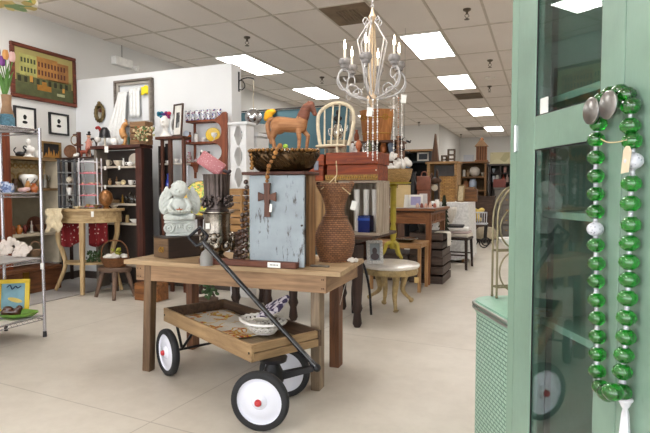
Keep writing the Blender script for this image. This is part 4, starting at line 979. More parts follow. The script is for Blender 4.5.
# pink acrylic tower
p = onD(91, 5.83); s = mpp(p); t = thing('acrylic_jewelry_tower', 'clear acrylic jewellery tower with pink trays right of the black display stand', 'jewelry stand', p, FACE)
ACR = glass('acrylic', 'e6dfe0', .05, .9, 1.2)
for sx in (-1, 1):
    for sy in (-1, 1): M().box((sx*9*s, sy*5*s, 25*s), (1.2*s, 1*s, 50*s)).obj('post', mat('acrylic_edge', 'bdb6b8', .2), t)
for k in range(5):
    tr = M().box((0, 0, (2+k*11)*s), (18*s, 11*s, 1*s)).obj('tray', mat('pink_tray', 'c9626c', .3, var=.1) if k < 4 else mat('acrylic_edge', 'bdb6b8', .2), t)
    random.seed(k)
    if k < 4:
        m = M()
        for j in range(8): m.ball((random.uniform(-7, 7)*s, random.uniform(-4, 3)*s, (3.1+k*11)*s), (1.5*s, 1*s, .9*s), 6)
        m.obj('trinkets', mat('trinket_%d' % (k % 2), ('c8a68c', 'b59a9a')[k % 2], .3, .3, var=.4, scale=60), tr, True)
# ornate brown jar and small trinkets
p = onD(106, 5.77); s = mpp(p)
pot('egg', 'ornate_globe_jar', 'round brown and gold cracked-glaze jar at the right of the half-round table', 'jar', p, 6.8*s, 19*s, mat('crackle_gold', '8f5f33', .3, .4, var=.45, scale=26, bmp=.4))
random.seed(12)
for k, (px, nm, kd, lb, c, r_, h_) in enumerate(((77, 'shell_dish', 'dish', 'cream shell dish in front of the black display stand', 'd8c6a2', 4, 2.6), (88, 'brass_bell', 'goblet', 'little brass bell in front of the acrylic tower', 'a07a3a', 2.0, 4.6), (96, 'olive_pot', 'bowl', 'small olive brown bowl in front of the ornate jar', '6f5a3a', 2.6, 3.6), (114, 'cream_swan_dish', 'dish', 'cream dish at the right tip of the half-round table', 'd9cdb6', 4, 3))):
    pp_ = onD(px, 5.67 if px < 90 else 5.72 if px < 100 else 5.88); pot(kd, nm, lb, 'dish' if 'dish' in nm or 'saucer' in nm else nm.split('_')[1], pp_, r_*s, h_*s, mat('trk_'+c, c, .4, var=.2))

# milking stool with basket
fs = [onz(*a, 0) for a in ((96, 297.5), (114, 301), (135, 296.5), (117, 291))]
c = sum(fs, Vector())/4; SZ = .325; t = thing('milking_stool', 'low rustic stool with splayed round legs in front of the half-round table', 'stool', (c.x, c.y, .0), FACE)
iv = Matrix.Rotation(-FACE, 4, 'Z') @ Matrix.Translation((-c.x, -c.y, 0)); s = 5.6/F
SW = wood('stool_wood', '7d6250', '4a372b', 'x')
M().lathe([(.001, SZ-.05), (.17, SZ-.05), (.18, SZ-.03), (.178, SZ-.004), (.17, SZ), (.001, SZ)], seg=36, sy=.62).obj('seat', SW, t, True)
for f_ in fs:
    a = iv @ f_; z_ = .019 if f_.x < -4.66 else .006; M().cyl((a.x, a.y, z_), (a.x*.62, a.y*.55, SZ-.045), .019, .026, 12).obj('leg', wood('stool_wood', '7d6250', '4a372b', 'z'), t, True)
p = Vector((c.x, c.y, SZ+.001)); BSC = 1.05
b = thing('gathering_basket', 'brown wicker basket with hoop handle, filled with white yarn, on the rustic stool', 'basket', p+Vector((.0, 0, 0)), FACE)
M().lathe([(.001, 0), (.105, 0), (.125, .04), (.145, .09), (.15, .10), (.138, .10), (.11, .03), (.001, .02)], seg=36, sy=.68).obj('body', wicker('honey_wicker', '8f5a30', '46260f', 10, 8), b, True)
M().tube(bez([(-.14, 0, .09), (-.125, 0, .2), (-.06, 0, .265), (.06, 0, .265), (.125, 0, .2), (.14, 0, .09)], 6), .007, 8).obj('handle', MATS['honey_wicker'], b, True)
random.seed(2); m = M()
for k in range(16): m.ball((random.uniform(-.10, .10), random.uniform(-.06, .06), .105+random.uniform(-.01, .02)), (.035, .03, .022), 8)
b.scale = (BSC, BSC, 1.05)
tag(m.obj('white_yarn', mat('yarn_white', 'd8d3ca', .9), loc=p, rz=FACE, smooth=True), 'heap of white yarn filling the brown basket on the stool', 'yarn')
m = M()
for k in range(14): m.ball((.02+random.uniform(-.04, .05), random.uniform(-.02, .03), .15+random.uniform(-.01, .045)), (.022, .008, .016), 6, (random.random()*2, random.random()*3, 0))
tag(m.obj('yellow_green_leaves', mat('lime_leaf', '8f8f2c', .6, var=.3), loc=p, rz=FACE, smooth=True), 'yellow-green leaf sprig sticking out of the basket of yarn', 'leaves')
# ======================= ALONG THE PARTITION =======================
def onP(px, Y, z): p = ony(px, 170, Y); p.z = z; return p
# dark display cabinet
CY = 4.62
xa, xb = ony(95, 200, CY).x, ony(136, 200, CY).x; xc = ony(142, 200, CY).x
zt = ony(118, 146.5, CY).z; zsh = [ony(118, y, CY).z for y in (166, 185, 203.5, 223)]+[.30]
t = thing('display_bookcase', 'dark open bookcase full of white china against the partition', 'bookcase')
INN = mat('grey_lining', '6e6258', .8, var=.15)
M().b6(xa, xa+.035, CY, 4.80, 0, zt-.026).obj('side_panel', mat('bookcase_grey', '7d7266', .7, var=.15), t)
M().b6(xb, xc-.001, CY+.041, 4.80, 0, zt-.026).obj('side_panel', mat('black_side', '221a18', .6), t)
M().b6(xb, xc, CY, CY+.04, 0, zt-.026).obj('front_stile', wood('stile_red', '5c2d20', '2c130d', 'z'), t)
M().b6(xa+.036, xb-.001, 4.785, 4.799, 0.05, zt-.03).obj('back_panel', mat('bookcase_back', '3b322d', .85), t)
M().b6(xa-.03, xc+.01, CY-.03, 4.80, zt-.022, zt+.015, .004).obj('cornice', wood('stile_red', '5c2d20', '2c130d', 'x'), t)
for z in zsh: M().b6(xa+.036, xb-.001, CY+.005, 4.784, z-.022, z).obj('shelf', mat('shelf_edge', 'b6ab9c', .7), t)
s = mpp(Vector((-4.1, CY, 1)))
def cab(px, k, dy=.085): return Vector((ony(px, 170, CY).x+.02*(136-px)/38, CY+dy, zsh[k]+.001))
M().box((ony(108.5, 148, CY).x, CY-.032, zt-.03), (.055, .002, .07)).obj('price_tag', PAPER, t)
for px, k, kd, nm, lb, r_, h_, hd in (
    (101.5, 0, 'cup', 'creamer', 'cream creamer jug at the left of the top bookcase shelf', 2.4, 7, 1), (112.5, 0, 'bowl', 'soup_tureen', 'wide cream tureen bowl on the top bookcase shelf', 5.4, 6, 0), (138, 0, None, None, None, 0, 0, 0),
    (103, 1, 'vase', 'bud_vase', 'small tan bud vase at the left of the second bookcase shelf', 2, 7, 0), (112, 1, 'bowl', 'salt_bowl', 'small gold-rimmed bowl on the second bookcase shelf', 3.4, 3.4, 0), (125, 1, 'cup', 'tea_cup', 'white tea cup right of centre on the second bookcase shelf', 3, 5, 1), (132.8, 1, 'jar', 'tan_jar', 'tan jar at the right end of the second bookcase shelf', 1.7, 7, 0),
    (115.8, 2, 'candle', 'brass_candlestick', 'brass candlestick on the third bookcase shelf', 2, 9, 0), (124, 2, 'vase', 'glass_decanter', 'tall glass decanter on the third bookcase shelf', 2.6, 12, 0), (129.3, 2, 'jar', 'glass_jar', 'glass jar at the right end of the third bookcase shelf', 2, 9, 0),
    (128, 3, 'bowl', 'white_bowl', 'white bowl on the lowest visible bookcase shelf', 5, 4, 0), (114, 3, 'jar', 'dark_crock', 'dark brown crock on the lowest visible bookcase shelf', 4, 9, 0)):
    if not kd: continue
    mt_ = {'brass_candlestick': BRASS, 'glass_decanter': CLEAR, 'glass_jar': CLEAR, 'tan_jar': mat('tan_glaze', 'a8845c', .4), 'bud_vase': mat('tan_glaze', 'a8845c', .4), 'dark_crock': mat('dark_crock', '3b2a20', .4), 'white_bowl': WHITE, 'tea_cup': WHITE}.get(nm, CREAM)
    pot(kd, nm, lb, nm.split('_')[-1], cab(px, k), r_*s, h_*s, mt_, handle=hd)
plate('platter', 'oval cream platter standing at the back of the top bookcase shelf', cab(127.5, 0, .125), 6.6*s, CREAM, cat='platter', tilt=-.12)
teapot('gravy_boat', 'white gravy boat in front of the oval platter', cab(127, 0, .045), 3.2*s, WHITE, 'gravy boat')
for k, (px, kk) in enumerate(((105, 1), (119, 1), (104.5, 2))):
    tag(M().box((0, 0, 0), (.03, .002, .045)).obj('shelf_price_tag', PAPER, loc=(ony(px, 170, CY).x, CY+.0035, zsh[kk-1+0]-.02)), ('white price tag on the shelf edge above the bud vase', 'white price tag on the top bookcase shelf edge below the platter', 'white price tag on the second bookcase shelf edge')[k], 'tag')
plate('straw_dish', 'small straw-coloured dish standing at the middle of the second bookcase shelf', cab(119, 1, .06), 2.6*s, mat('straw', 'c9b78f', .8), tilt=-.15, cat='dish')
t = thing('covered_tray', 'long brown covered tray on the third bookcase shelf', 'tray', cab(106, 2, .075), 0)
M().box((0, 0, .02), (.145, .09, .04), None, .008).obj('tray_base', mat('tray_brown', '8d7250', .4), t); M().ball((.0, 0, .045), (.012, .012, .012), 8).obj('knob', BRASS, t, True)

# display shelves with dark posts
EY = 4.78
t = thing('open_shelf_unit', 'tall open shelf unit with dark red posts right of the bookcase', 'shelf unit')
E0, E1, E2, E3 = [ony(x, 180, EY).x for x in (156.8, 162, 170, 183.3)]
ztE = ony(168, 136.5, EY).z; ze = [ony(165, y, EY).z for y in (163, 187.5, 213)]+[.25]
for a, w_ in ((E1, .03), (E2, .042), (E3, .036)):
    M().b6(a-w_/2, a+w_/2, EY, EY+.03, 0, ztE-.03).obj('post', MAHOG, t)
M().b6(E0, E0+.02, EY+.031, 4.915, 0, ztE-.1).obj('post', mat('black_side', '221a18', .6), t)
M().b6(E0+.021, E1+.04, 4.905, 4.915, .1, ony(150, 143, EY).z).obj('back_panel', mat('black_back', '1f1a1a', .8), t)
M().b6(E0, E3+.012, EY-.02, 4.916, ztE-.03, ztE, .004).obj('top', MAHOGX, t)
M().b6(E0+.021, E3+.01, EY+.031, 4.904, ze[0]-.018, ze[0]).obj('shelf', mat('shelf_whitewash', 'b4aca2', .6), t)
for z in ze[1:]: M().b6(E0+.021, E3+.01, EY+.031, 4.904, z-.018, z).obj('shelf', mat('shelf_dk', '54392c', .6), t)
M().cyl((E3-.03, 4.895, ze[1]), (E3-.03, 4.895, ze[0]-.02), .007).obj('bracket_rod', CRM, t)
s = mpp(Vector((-3.8, EY, 1)))
def est(px, k, dy=.068): return onP(px, EY+dy, ze[k]+.001)
teapot('white_teapot', 'white long-spouted teapot on the open shelf below the dried flowers', est(168.5, 0), 2*s, WHITE, group=None)
pot('bowl', 'oval_bowl', 'white bowl on the open shelf between the long-spouted teapot and the low cup', 'bowl', est(176, 0), 2.8*s, 4*s, WHITE)
pot('cup', 'low_cup', 'low white cup at the right end of the open shelf', 'cup', est(182, 0), 2*s, 4*s, WHITE, handle=1)
pot('cup', 'white_mug', 'white mug standing on a lavender dish, right of the cobalt blue bottle', 'mug', est(177, 1)+Vector((0, 0, .75*s)), 1.7*s, 6*s, WHITE, handle=1)
pot('dish', 'lavender_dish', 'flat lavender dish under the white mug on the open shelf', 'dish', est(177, 1), 3*s, 1.6*s, mat('lavender_glaze', '8f86a8', .3))
t = thing('cobalt_bottle', 'cobalt blue glass bird-topped bottle on the open shelf', 'bottle', est(168, 1), 0)
CB = mat('cobalt', '1f3aa8', .1, coat=1)
M().lathe([(.001, 0), (2.6*s, 0), (3*s, 3*s), (2.6*s, 6.5*s), (1.1*s, 9*s), (1*s, 12*s), (.001, 12*s)], seg=18).obj('body', CB, t, True); M().ball((0, 0, 13*s), (1.8*s, 1.3*s, 1.6*s), 10).ball((1.8*s, 0, 13*s), (1.2*s, .4*s, .5*s), 8).obj('stopper', CB, t, True)
pot('urnlet', 'white_urn', 'small white lidded urn on the open shelf above the cherub wing', 'urn', est(167.5, 2), 2.4*s, 9*s, CREAM)
pot('jar', 'grey_canister', 'square-shouldered grey canister beside the small white urn', 'canister', est(174.5, 2), 2.8*s, 8*s, mat('grey_glaze', '9a9a98', .4), seg=4)
plate('moon_plate', 'pale plate standing on the open shelf top beside the tall photograph', onP(187, 4.895, ztE+.001), 3*s, mat('pale_blue_glaze', 'c4ccd8', .3), tilt=-.1)
M_ = M().box((0, 0, .09), (.30, .18, .18), None, .004)
tag(M_.obj('tan_box', wood('crate_orange', 'a46a38', '5f3716', 'x'), loc=(ony(152, 235, EY-.42).x, EY-.44, .002)), 'orange-brown wooden box on the floor behind the dark index drawer', 'box')

# scalloped hanging shelf
FY = PY-.17
t = thing('scalloped_wall_shelf', 'red-brown hanging shelf with a scalloped right side, fixed to the partition', 'wall shelf')
sF = mpp(Vector((-3.4, FY, 1)))
def fx(px, y=150): return ony(px, y, FY)
pts = []
def P2(px, py): p = ony(px, py, FY); return (p.x, p.z)
for px, py in ((227, 196), (227, 113), (225.5, 111.5), (222.5, 112), (220, 115), (216, 117.5), (214.5, 119.5), (214.5, 121.5)): pts.append(P2(px, py))
for k in range(9): a = -60+120*k/8; pts.append(P2(215+6.3*cos(R(a)), 131+8.6*sin(R(a))))
pts.append(P2(213.5, 140.5)); pts.append(P2(213.5, 142.5))
for k in range(9): a = -60+120*k/8; pts.append(P2(214+7.5*cos(R(a)), 152+8.6*sin(R(a))))
for px, py in ((212.5, 161), (214, 164), (218.5, 168), (220, 176), (219, 188), (220, 196)): pts.append(P2(px, py))
M().prism(pts, FY, FY+.02).obj('scalloped_side', wood('shelf_sienna', '9a5230', '5e2a14', 'z'), t, bevel=.002)
for y, x1 in ((119.5, 216), (141.5, 215), (162, 205)):
    a = fx(184.5, y); b = fx(x1, y); M().b6(a.x, b.x, FY+.005 if x1 < 210 else FY+.021, PY-.002, fx(200, y).z-.022, fx(200, y).z).obj('shelf', wood('shelf_sienna', '9a5230', '5e2a14', 'x'), t)
a = fx(185.5, 119); M().b6(a.x-.001, a.x+.02, PY-.025, PY-.002, fx(184, 178).z, a.z-.023).obj('back_batten', wood('shelf_sienna', '9a5230', '5e2a14', 'z'), t)
br = [P2(186.5, 163), P2(197, 163), P2(196, 166), P2(195, 172), P2(193, 172.5), P2(191, 167), P2(188, 165.5)]
M().prism(br, FY+.03, FY+.05).obj('bracket', wood('shelf_sienna', '9a5230', '5e2a14', 'z'), t)
zf = [fx(200, y).z+.001 for y in (119.5, 141.5, 162)]
def onF(px, k, dy=.09): return onP(px, FY+dy, zf[k])
s = sF; BG = multi('blue_painted_glass', ['dfe3ea', 'c6cbd8', '39468a', 'e8e4e2', '7c3f6e', 'eef0f2'], 70, .15)
g0 = pot('tumbler', 'painted_tumbler', 'first tumbler from the left in the row on top of the scalloped shelf', 'tumbler', onF(188, 0), 2.5*s, 10.5*s, BG, 'blue and white painted tumblers in a row')
nth = ['second', 'third', 'fourth', 'fifth', 'sixth', 'seventh']
for k in range(6): dup(g0, onF(188+5.3*(k+1), 0, .09), .5*k, nth[k]+' tumbler from the left in the row on top of the scalloped shelf')
t = thing('candle_jar', 'red and amber candle jar at the left of the middle scalloped shelf', 'candle', onF(189, 1), 0)
M().lathe([(.001, 0), (2.7*s, 0), (2.9*s, 1*s), (2.9*s, 3.5*s)], seg=18).obj('base', mat('red_glass', '8e1d14', .15, coat=1), t, True); M().lathe([(2.9*s, 3.5*s), (2.8*s, 8*s), (.001, 8.2*s)], seg=18).obj('glass', mat('amber_glow', 'd5742a', .2, coat=1), t, True); M().lathe([(2.2*s, 8*s), (2.4*s, 11*s), (.001, 11.3*s)], seg=18).obj('lid', mat('lid_red', '5d2113', .3), t, True)
pot('jar', 'white_canister', 'white lidded canister next to the red candle jar', 'canister', onF(196.5, 1), 2.4*s, 8.6*s, WHITE, lid=mat('grey_lid', '8d8a86', .4))
pot('bowl', 'low_white_bowl', 'low white bowl in the middle of the scalloped shelf', 'bowl', onF(204, 1), 3.6*s, 4.2*s, WHITE)
plate('yellow_plate', 'bright yellow plate standing in the scalloped shelf opening', onF(213.5, 1, .13), 7.3*s, mat('yellow_glaze', 'ecc73c', .3, var=.1), tilt=-.12, rim=mat('plate_rim', '8a6a1c', .3))
pot('goblet', 'milk_glass_goblet', 'white milk glass goblet in front of the yellow plate', 'goblet', onF(214.5, 1, .045), 3.1*s, 8.4*s, WHITE)
pot('vase', 'pink_floral_vase', 'white vase with pink flowers at the left of the lowest scalloped shelf', 'vase', onF(189.5, 2, .1), 2.9*s, 11*s, multi('pink_floral', ['e3dada', 'c98a9c', 'b86a80', 'ddd6d4', '8fa080'], 90, .25))
teapot('floral_teapot', 'small white floral teapot beside the pink flower vase', onF(196.5, 2, .1), 2.8*s, multi('pink_floral2', ['e3dada', 'c9a0ac', 'b98a98', 'd0c2c4'], 90, .25))
framed('small_black_frame', 'small black picture frame standing on the lowest scalloped shelf', 'picture', onF(205.5, 2, .13)+Vector((0, 0, .002)), 11.5*s, 11*s, BLACK, mat('photo_grey', 'a5a9ae', .4, var=.25, scale=20), fw=1.7*s, d=.012)
M_ = M().ball((0, 0, 2.2*s), (2.2*s, 2.2*s, 2.2*s), 14); tag(M_.obj('orange_ball', mat('orange_ball', 'e06a2c', .4), loc=onF(214, 2, .1)-Vector((.03, 0, 0)), smooth=True), 'small orange ball ornament above the pink bag', 'ball')

# framed photograph on the shelf top, white bust with scarf
s = mpp(Vector((-3.7, EY, 1))); tp = onP(178, EY+.06, ztE+.003)
t = framed('tall_photograph', 'tall dark-framed black and white photograph on top of the open shelf unit', 'picture', tp, 15*s, 33*s, wood('frame_brown', '5d4538', '2c1e17', 'z'), spots('bw_photo', '3a3a3c', '8c8c8c', 9, .35), fw=1.6*s, d=.02, mount=mat('mat_board', 'dcd9d2', .8), rz=R(-14), tilt=R(-5))
t = thing('mannequin_head', 'white mannequin head with a purple and teal flowered headpiece on the open shelf top', 'mannequin head', onP(166, EY+.06, ztE+.001), R(15))
h = 25*s
g = M().lathe([(.001, 0), (.26*h, 0), (.24*h, .08*h), (.12*h, .22*h), (.11*h, .42*h)], seg=18); g.ball((0, 0, .64*h), (.22*h, .25*h, .31*h), 18); g.ball((0, -.26*h, .6*h), (.035*h, .06*h, .06*h), 8); g.cap((-.03*h, -.22*h, .47*h), (.03*h, -.22*h, .47*h), .025*h)
g.obj('head', WHITE, t, True, remesh=.005)
random.seed(3)
for c, n_, x0_ in (('7b1f5a', 7, .14), ('1e6d86', 6, -.16), ('3c2b6d', 5, -.02), ('b8344e', 3, .2)):
    m = M()
    for k in range(n_): m.ball((x0_*h+random.uniform(-.1, .1)*h, -.12*h+random.uniform(-.06, .1)*h, .86*h+random.uniform(-.08, .12)*h), (.085*h, .06*h, .07*h), 8)
    m.obj('silk_flowers', mat('silk_'+c, c, .8, var=.2), t, True)
m = M().grid(lambda u, v: Vector(((.06+.30*u)*h*(1+.1*sin(9*v)), (-.02+.1*sin(6*u))*h, (.95-.9*v)*h)), 6, 10); m.obj('veil', mat('veil_white', 'e6e8ea', .9), t, True, thick=.002)
# dried flowers on a crate
t = thing('wooden_crate', 'small slatted wooden crate on top of the bookcase', 'crate', onP(142, CY+.115, zt+.016), 0); s = mpp(Vector((-4, CY, 1)))
sl = wood('crate_slat', 'a57e57', '664629', 'x')
for z in (3, 9, 15, 21): M().b6(-10*s, 10*s, -5.6*s, -5*s, (z-2.3)*s, (z+2.3)*s).b6(-10*s, 10*s, 5*s, 5.6*s, (z-2.3)*s, (z+2.3)*s).obj('slat', sl, t)
for x in (-1, 1): M().b6(x*10*s, x*8.6*s, -4.9*s, 4.9*s, 0, 23.5*s).obj('end_board', sl, t)
t = thing('dried_flower_basket', 'dried cream and green flower arrangement in front of the slatted crate', 'flowers', onP(144, CY+.01, zt+.016), 0)
M().lathe([(.001, 0), (4*s, 0), (5.5*s, 3*s), (.001, 3.2*s)], seg=18, sy=.5).obj('basket', MATS['twig'], t, True)
random.seed(11)
for nm, c, n_ in (('leaves', '5c6a3c', 34), ('blossoms', 'd8c49c', 36), ('buds', 'a4683e', 14), ('pale_leaves', 'a8a77c', 20)):
    m = M()
    for k in range(n_): m.ball((random.gauss(0, 5.5)*s, random.uniform(-2, 1.5)*s, random.uniform(3, 17)*s), (1.5*s, .8*s, 1.3*s), 6, (random.random()*3, random.random()*3, 0))
    m.obj(nm, mat('dried_'+c, c, .8, var=.25), t)
# large frame hung on the partition
f0 = ony(115, 82, PY-.02); f1 = ony(153.5, 125, PY-.02); w_ = f1.x-f0.x; zt_, zb_ = ony(134, 79.5, PY-.02).z, f1.z
t = thing('empty_mirror_frame', 'large grey and silver empty picture frame hanging on the partition with white lace inside', 'frame', (f0.x+w_/2, PY-.002, zb_), 0); h_ = zt_-zb_; fw = .06
GF = wood('frame_grey', '8b8178', '5d544c', 'x')
for nm, m_, d_, i_, o_ in (('frame', GF, .05, .028, 0), ('inner_moulding', mat('silver_leaf', 'b4aea6', .4, .5), .032, fw, .0285)):
    f = M(); f.b6(-w_/2+o_, w_/2-o_, -d_, 0, o_, i_).b6(-w_/2+o_, w_/2-o_, -d_, 0, h_-i_, h_-o_).b6(-w_/2+o_, -w_/2+i_, -d_, 0, i_, h_-i_).b6(w_/2-i_, w_/2-o_, -d_, 0, i_, h_-i_); f.obj(nm, m_, t, bevel=.004)
M().b6(-w_/2+.05, w_/2-.05, -.02, -.014, h_-.15, h_-.146).obj('wire', BLACK, t)
a = ony(143.5, 90, PY-.05); m = M().grid(lambda u, v: Vector(((u-.5)*.105, -.004*sin(5*u)-.006*v, -.10*v-.01*sin(7*u))), 8, 5)
tag(m.obj('yellow_note', mat('yellow_paper', 'e8d41e', .7, var=.05), loc=(a.x, PY-.03, a.z+.05), smooth=True, thick=.002), 'bright yellow paper note pinned inside the large grey frame', 'note')
# white lace gown
m = M(); s = mpp(Vector((-4.4, 4.9, 1)))
a = ony(121, 92, PY-.06)
def gown(u, v):
    wdt = (4+13*v**1.3); x = (u-.5)*wdt*2; return Vector(((x-7*v+3.5*u*(1-v))*s, -.02-.045*v-.014*(1+sin(26*u))*v, -54*s*v))
m.grid(gown, 26, 12)
tag(m.obj('hanging_gown', mat('lace_white', 'e4e4e2', .9, var=.06, scale=40), loc=(a.x+.0, PY-.036, a.z), smooth=True, thick=.002), 'white lace christening gown hanging down from the large grey frame', 'gown')
a = ony(131, 88, PY-.06); m = M().grid(lambda u, v: Vector(((u-.5)*.17, -.025-.008*sin(20*u), -.36*v)), 18, 6)
tag(m.obj('linen_towel', mat('lace_white', 'e4e4e2', .9), loc=(a.x+.03, PY-.012, a.z), smooth=True, thick=.002), 'white linen cloth hanging straight inside the large grey frame', 'cloth')
# gold leaf ornament
t = thing('gilt_leaf_ornament', 'curled gold leaf ornament on the bookcase top below the large frame', 'ornament', onP(125, CY+.09, zt+.018), 0)
m = M().tube(bez([(0, 0, 1.4*s), (1.2*s, 0, 6*s), (-2*s, 0, 12*s), (-1*s, 0, 18*s), (3*s, 0, 22*s), (1.5*s, 0, 25*s)], 6), [1.6*s]*8+[3.2*s]*8+[2.2*s]*8+[.8*s]*7, 10); m.obj('leaf', mat('gilt_ornament', 'c9935a', .5, .2, var=.3), t, True)
M().lathe([(.001, 0), (3.2*s, 0), (2.8*s, 1.2*s), (.001, 1.6*s)], seg=16).obj('base', BRASS, t, True)
# oval mirror
a = ony(100, 113, PY-.02); s2 = mpp(a); t = thing('oval_mirror', 'small oval mirror in an ornate bronze frame hanging on the partition', 'mirror', (a.x, PY-.012, a.z), 0)
m = M().tube([(5*s2*cos(k*2*pi/36), -.015, 7.4*s2*sin(k*2*pi/36)) for k in range(36)], 1.7*s2, 8, True)
for k in range(16): m.ball((6.2*s2*cos(k*2*pi/16), -.018, 8.8*s2*sin(k*2*pi/16)), 1.1*s2, 6)
m.ball((0, -.02, 9.6*s2), 1.8*s2, 8); m.obj('ornate_frame', mat('old_bronze', '6b5a38', .45, .6, var=.4, scale=40), t, True)
m = M().lathe([(.001, .0), (5*s2, 0)], seg=30); m.xf(Matrix.Translation((0, -.01, 0)) @ Matrix.Diagonal((1, 1, 1.45, 1)) @ Matrix.Rotation(pi/2, 4, 'X')); m.obj('mirror_glass', mat('mirror', 'd5d5d0', .03, 1, var=0), t, thick=.001)
# black oval hat stand things above the bookcase left
t = thing('black_helmet_hat', 'black rounded hat with a red feather beside the lace gown', 'hat', onP(105.5, CY+.09, zt+.016), 0)
M().cyl((0, 0, 0), (0, 0, 9*s), .9*s).lathe([(.001, 0), (3.4*s, 0), (3*s, 1*s), (.001, 1*s)], seg=16).obj('stand', CREAM, t, True)
M().lathe([(6*s, 9*s), (5.6*s, 10*s), (5*s, 15*s), (2.5*s, 18.6*s), (.001, 19*s)], seg=24, sy=.9).obj('crown', BLACK, t, True)
M().tube(bez([(-3*s, -2*s, 15*s), (-6*s, -2*s, 19*s), (-9*s, -2*s, 18*s)], 5), 1.4*s, 8).obj('feather', mat('red_feather', '8e1f1c', .8), t, True)
# white floral corbels and basket clutter on the bookcase top, far left
for k, (px, nm, lb, kd, mt_, r_, h_) in enumerate(((98.5, 'white_compote', 'white pedestal dish on the bookcase top left of the black hat', 'goblet', WHITE, 3.4, 9), (115, 'pearl_vase', 'pearly white vase on the bookcase top below the lace gown', 'vase', WHITE, 3.6, 9), (129.4, 'green_bottle', 'small dark green bottle between gold leaf and dried flowers', 'bottle', mat('bottle_green', '27452c', .2), 1.0, 12))):
    pot(kd, nm, lb, nm.split('_')[1], onP(px, CY+.06, zt+.016), r_*s, h_*s, mt_)
# wall-hung whirligigs left of the bookcase: figures on a narrow bracket shelf
bz_ = ony(80, 157, 4.72).z
a, b = LW+.05, xa-.04
t = thing('narrow_shelf_stand', 'narrow dark shelf stand behind the black display stand, crowded with carved figures', 'shelf')
M().b6(a, b, 4.72, 4.95, bz_-.02, bz_).obj('shelf', DARKX, t)
for x in (a+.02, b-.02): M().b6(x-.015, x+.015, 4.9, 4.93, 0.013, bz_-.021).obj('leg', DARKZ, t)
for x in (a+.02, b-.02): M().b6(x-.015, x+.015, 4.74, 4.77, 0.013, bz_-.021).obj('leg', DARKZ, t)
s = mpp(Vector((-5, 4.75, 1)))
def onN(px, dy=.1): p = ony(px, 150, 4.72+dy); p.z = bz_+.001; return p
plate('brown_wicker_plate', 'round brown wicker plate standing above the black display stand', onN(70.5, .07), 6.5*s, wicker('plate_wicker', '9a6a48', '54301c', 7, 7), cat='wicker plate', tilt=-.1)
M_ = M().ball((0, 0, 2*s), (3.4*s, 2.4*s, 2*s), 10).ball((2*s, 0, 3.2*s), (2*s, 1.5*s, 1.4*s), 8); tag(M_.obj('white_conch_shell', WHITE, loc=onN(76, .04), smooth=True), 'white seashell beside the round wicker plate', 'shell')
t = thing('spinning_wheel_model', 'small dark red model spinning wheel on the narrow shelf', 'model', onN(79, .1), 0); RW = wood('wheel_red', '6a3524', '341811', 'z')
M().b6(-1.6*s, 1.6*s, -1.5*s, 1.5*s, 0, 26*s).obj('upright', RW, t); M().b6(-6*s, 5*s, -1*s, 1*s, 12*s, 13.4*s).b6(-7*s, 2*s, -1*s, 1*s, 23*s, 24.2*s).obj('arm', RW, t)
M().torus((-5*s, -1*s, 18*s), 4.6*s, .5*s, (pi/2, 0, 0)).obj('rim', mat('brass_rim', '8a6b3a', .4, .6), t, True)
t = thing('clown_marionette', 'small pink and brown dressed marionette right of the model spinning wheel', 'puppet', onN(89, .1), 0)
M().lathe([(.001, 8*s), (3.6*s, 8*s), (2.6*s, 15*s), (1.4*s, 19*s), (.001, 19*s)], seg=14).obj('dress', mat('dusty_pink', 'c98a7a', .8), t, True)
M().ball((0, 0, 21*s), 1.9*s, 10).obj('head', mat('doll_skin', 'd2a58a', .5), t, True); M().ball((0, 0, 23*s), (2.6*s, 2.4*s, 1*s), 10).ball((.5*s, 0, 25*s), 1.4*s, 8).obj('hat', BLACK, t, True)
m = M()
for sx in (-1, 1): m.cyl((sx*1.4*s, 0, 8*s), (sx*1.6*s, 0, .5*s), .7*s, seg=8).cyl((sx*1.5*s, 0, 17*s), (sx*5*s, 0, 15*s), .6*s, seg=8)
m.obj('limbs', mat('doll_skin', 'd2a58a', .5), t, True)
M().b6(-5*s, 5*s, -2.4*s, 2.4*s, 0, .5*s).obj('base', DARKX, t)
figure('red_carved_horse', 'small red-brown carved animal between the spinning wheel and the marionette', 'figurine', onN(84.5, .03), 10*s, mat('carved_red', '8a3d26', .5), kind='animal')
t = thing('black_oval_frame', 'black oval frame propped on the narrow shelf beside the bookcase', 'frame', onN(93, .17), 0)
M().tube([(5.6*s*cos(k*2*pi/36), 0, 10.4*s+9*s*sin(k*2*pi/36)) for k in range(36)], 1.2*s, 8, True).obj('ring', mat('black_frame_oval', '2a1d19', .35), t, True)
# floral plate behind the urn
p = onP(199.5, 4.3, 0); z_ = ony(199.5, 216, 4.3).z
t = thing('plate_stand_table', 'small dark side table behind the workbench holding a bright floral plate', 'side table', (p.x, 4.3, 0), 0)
M().lathe([(.001, z_-.025), (.17, z_-.025), (.175, z_), (.001, z_)], seg=30).obj('top', DARKX, t, True); M().lathe([(.02, .12), (.025, .3), (.016, .5), (.03, z_-.03)], seg=14).obj('stem', DARKZ, t, True)
for k in range(3):
    a1 = k*2*pi/3+.5; M().tube(bez([(0, 0, .2), (.1*cos(a1), .1*sin(a1), .14), (.17*cos(a1), .17*sin(a1), .012)], 5), .013, 8).obj('leg', DARKZ, t, True)
s = mpp(p); plate('floral_plate', 'round yellow and green flowered plate standing behind the silver urn', Vector((p.x, 4.33, z_+.001)), 17.5*s, multi('fruit_paint', ['e0bf2f', '8fb02f', 'ecd650', '5f8a2a', 'e09a2a', 'c8d048'], 70, .3), tilt=-.12, rim=BLACK)

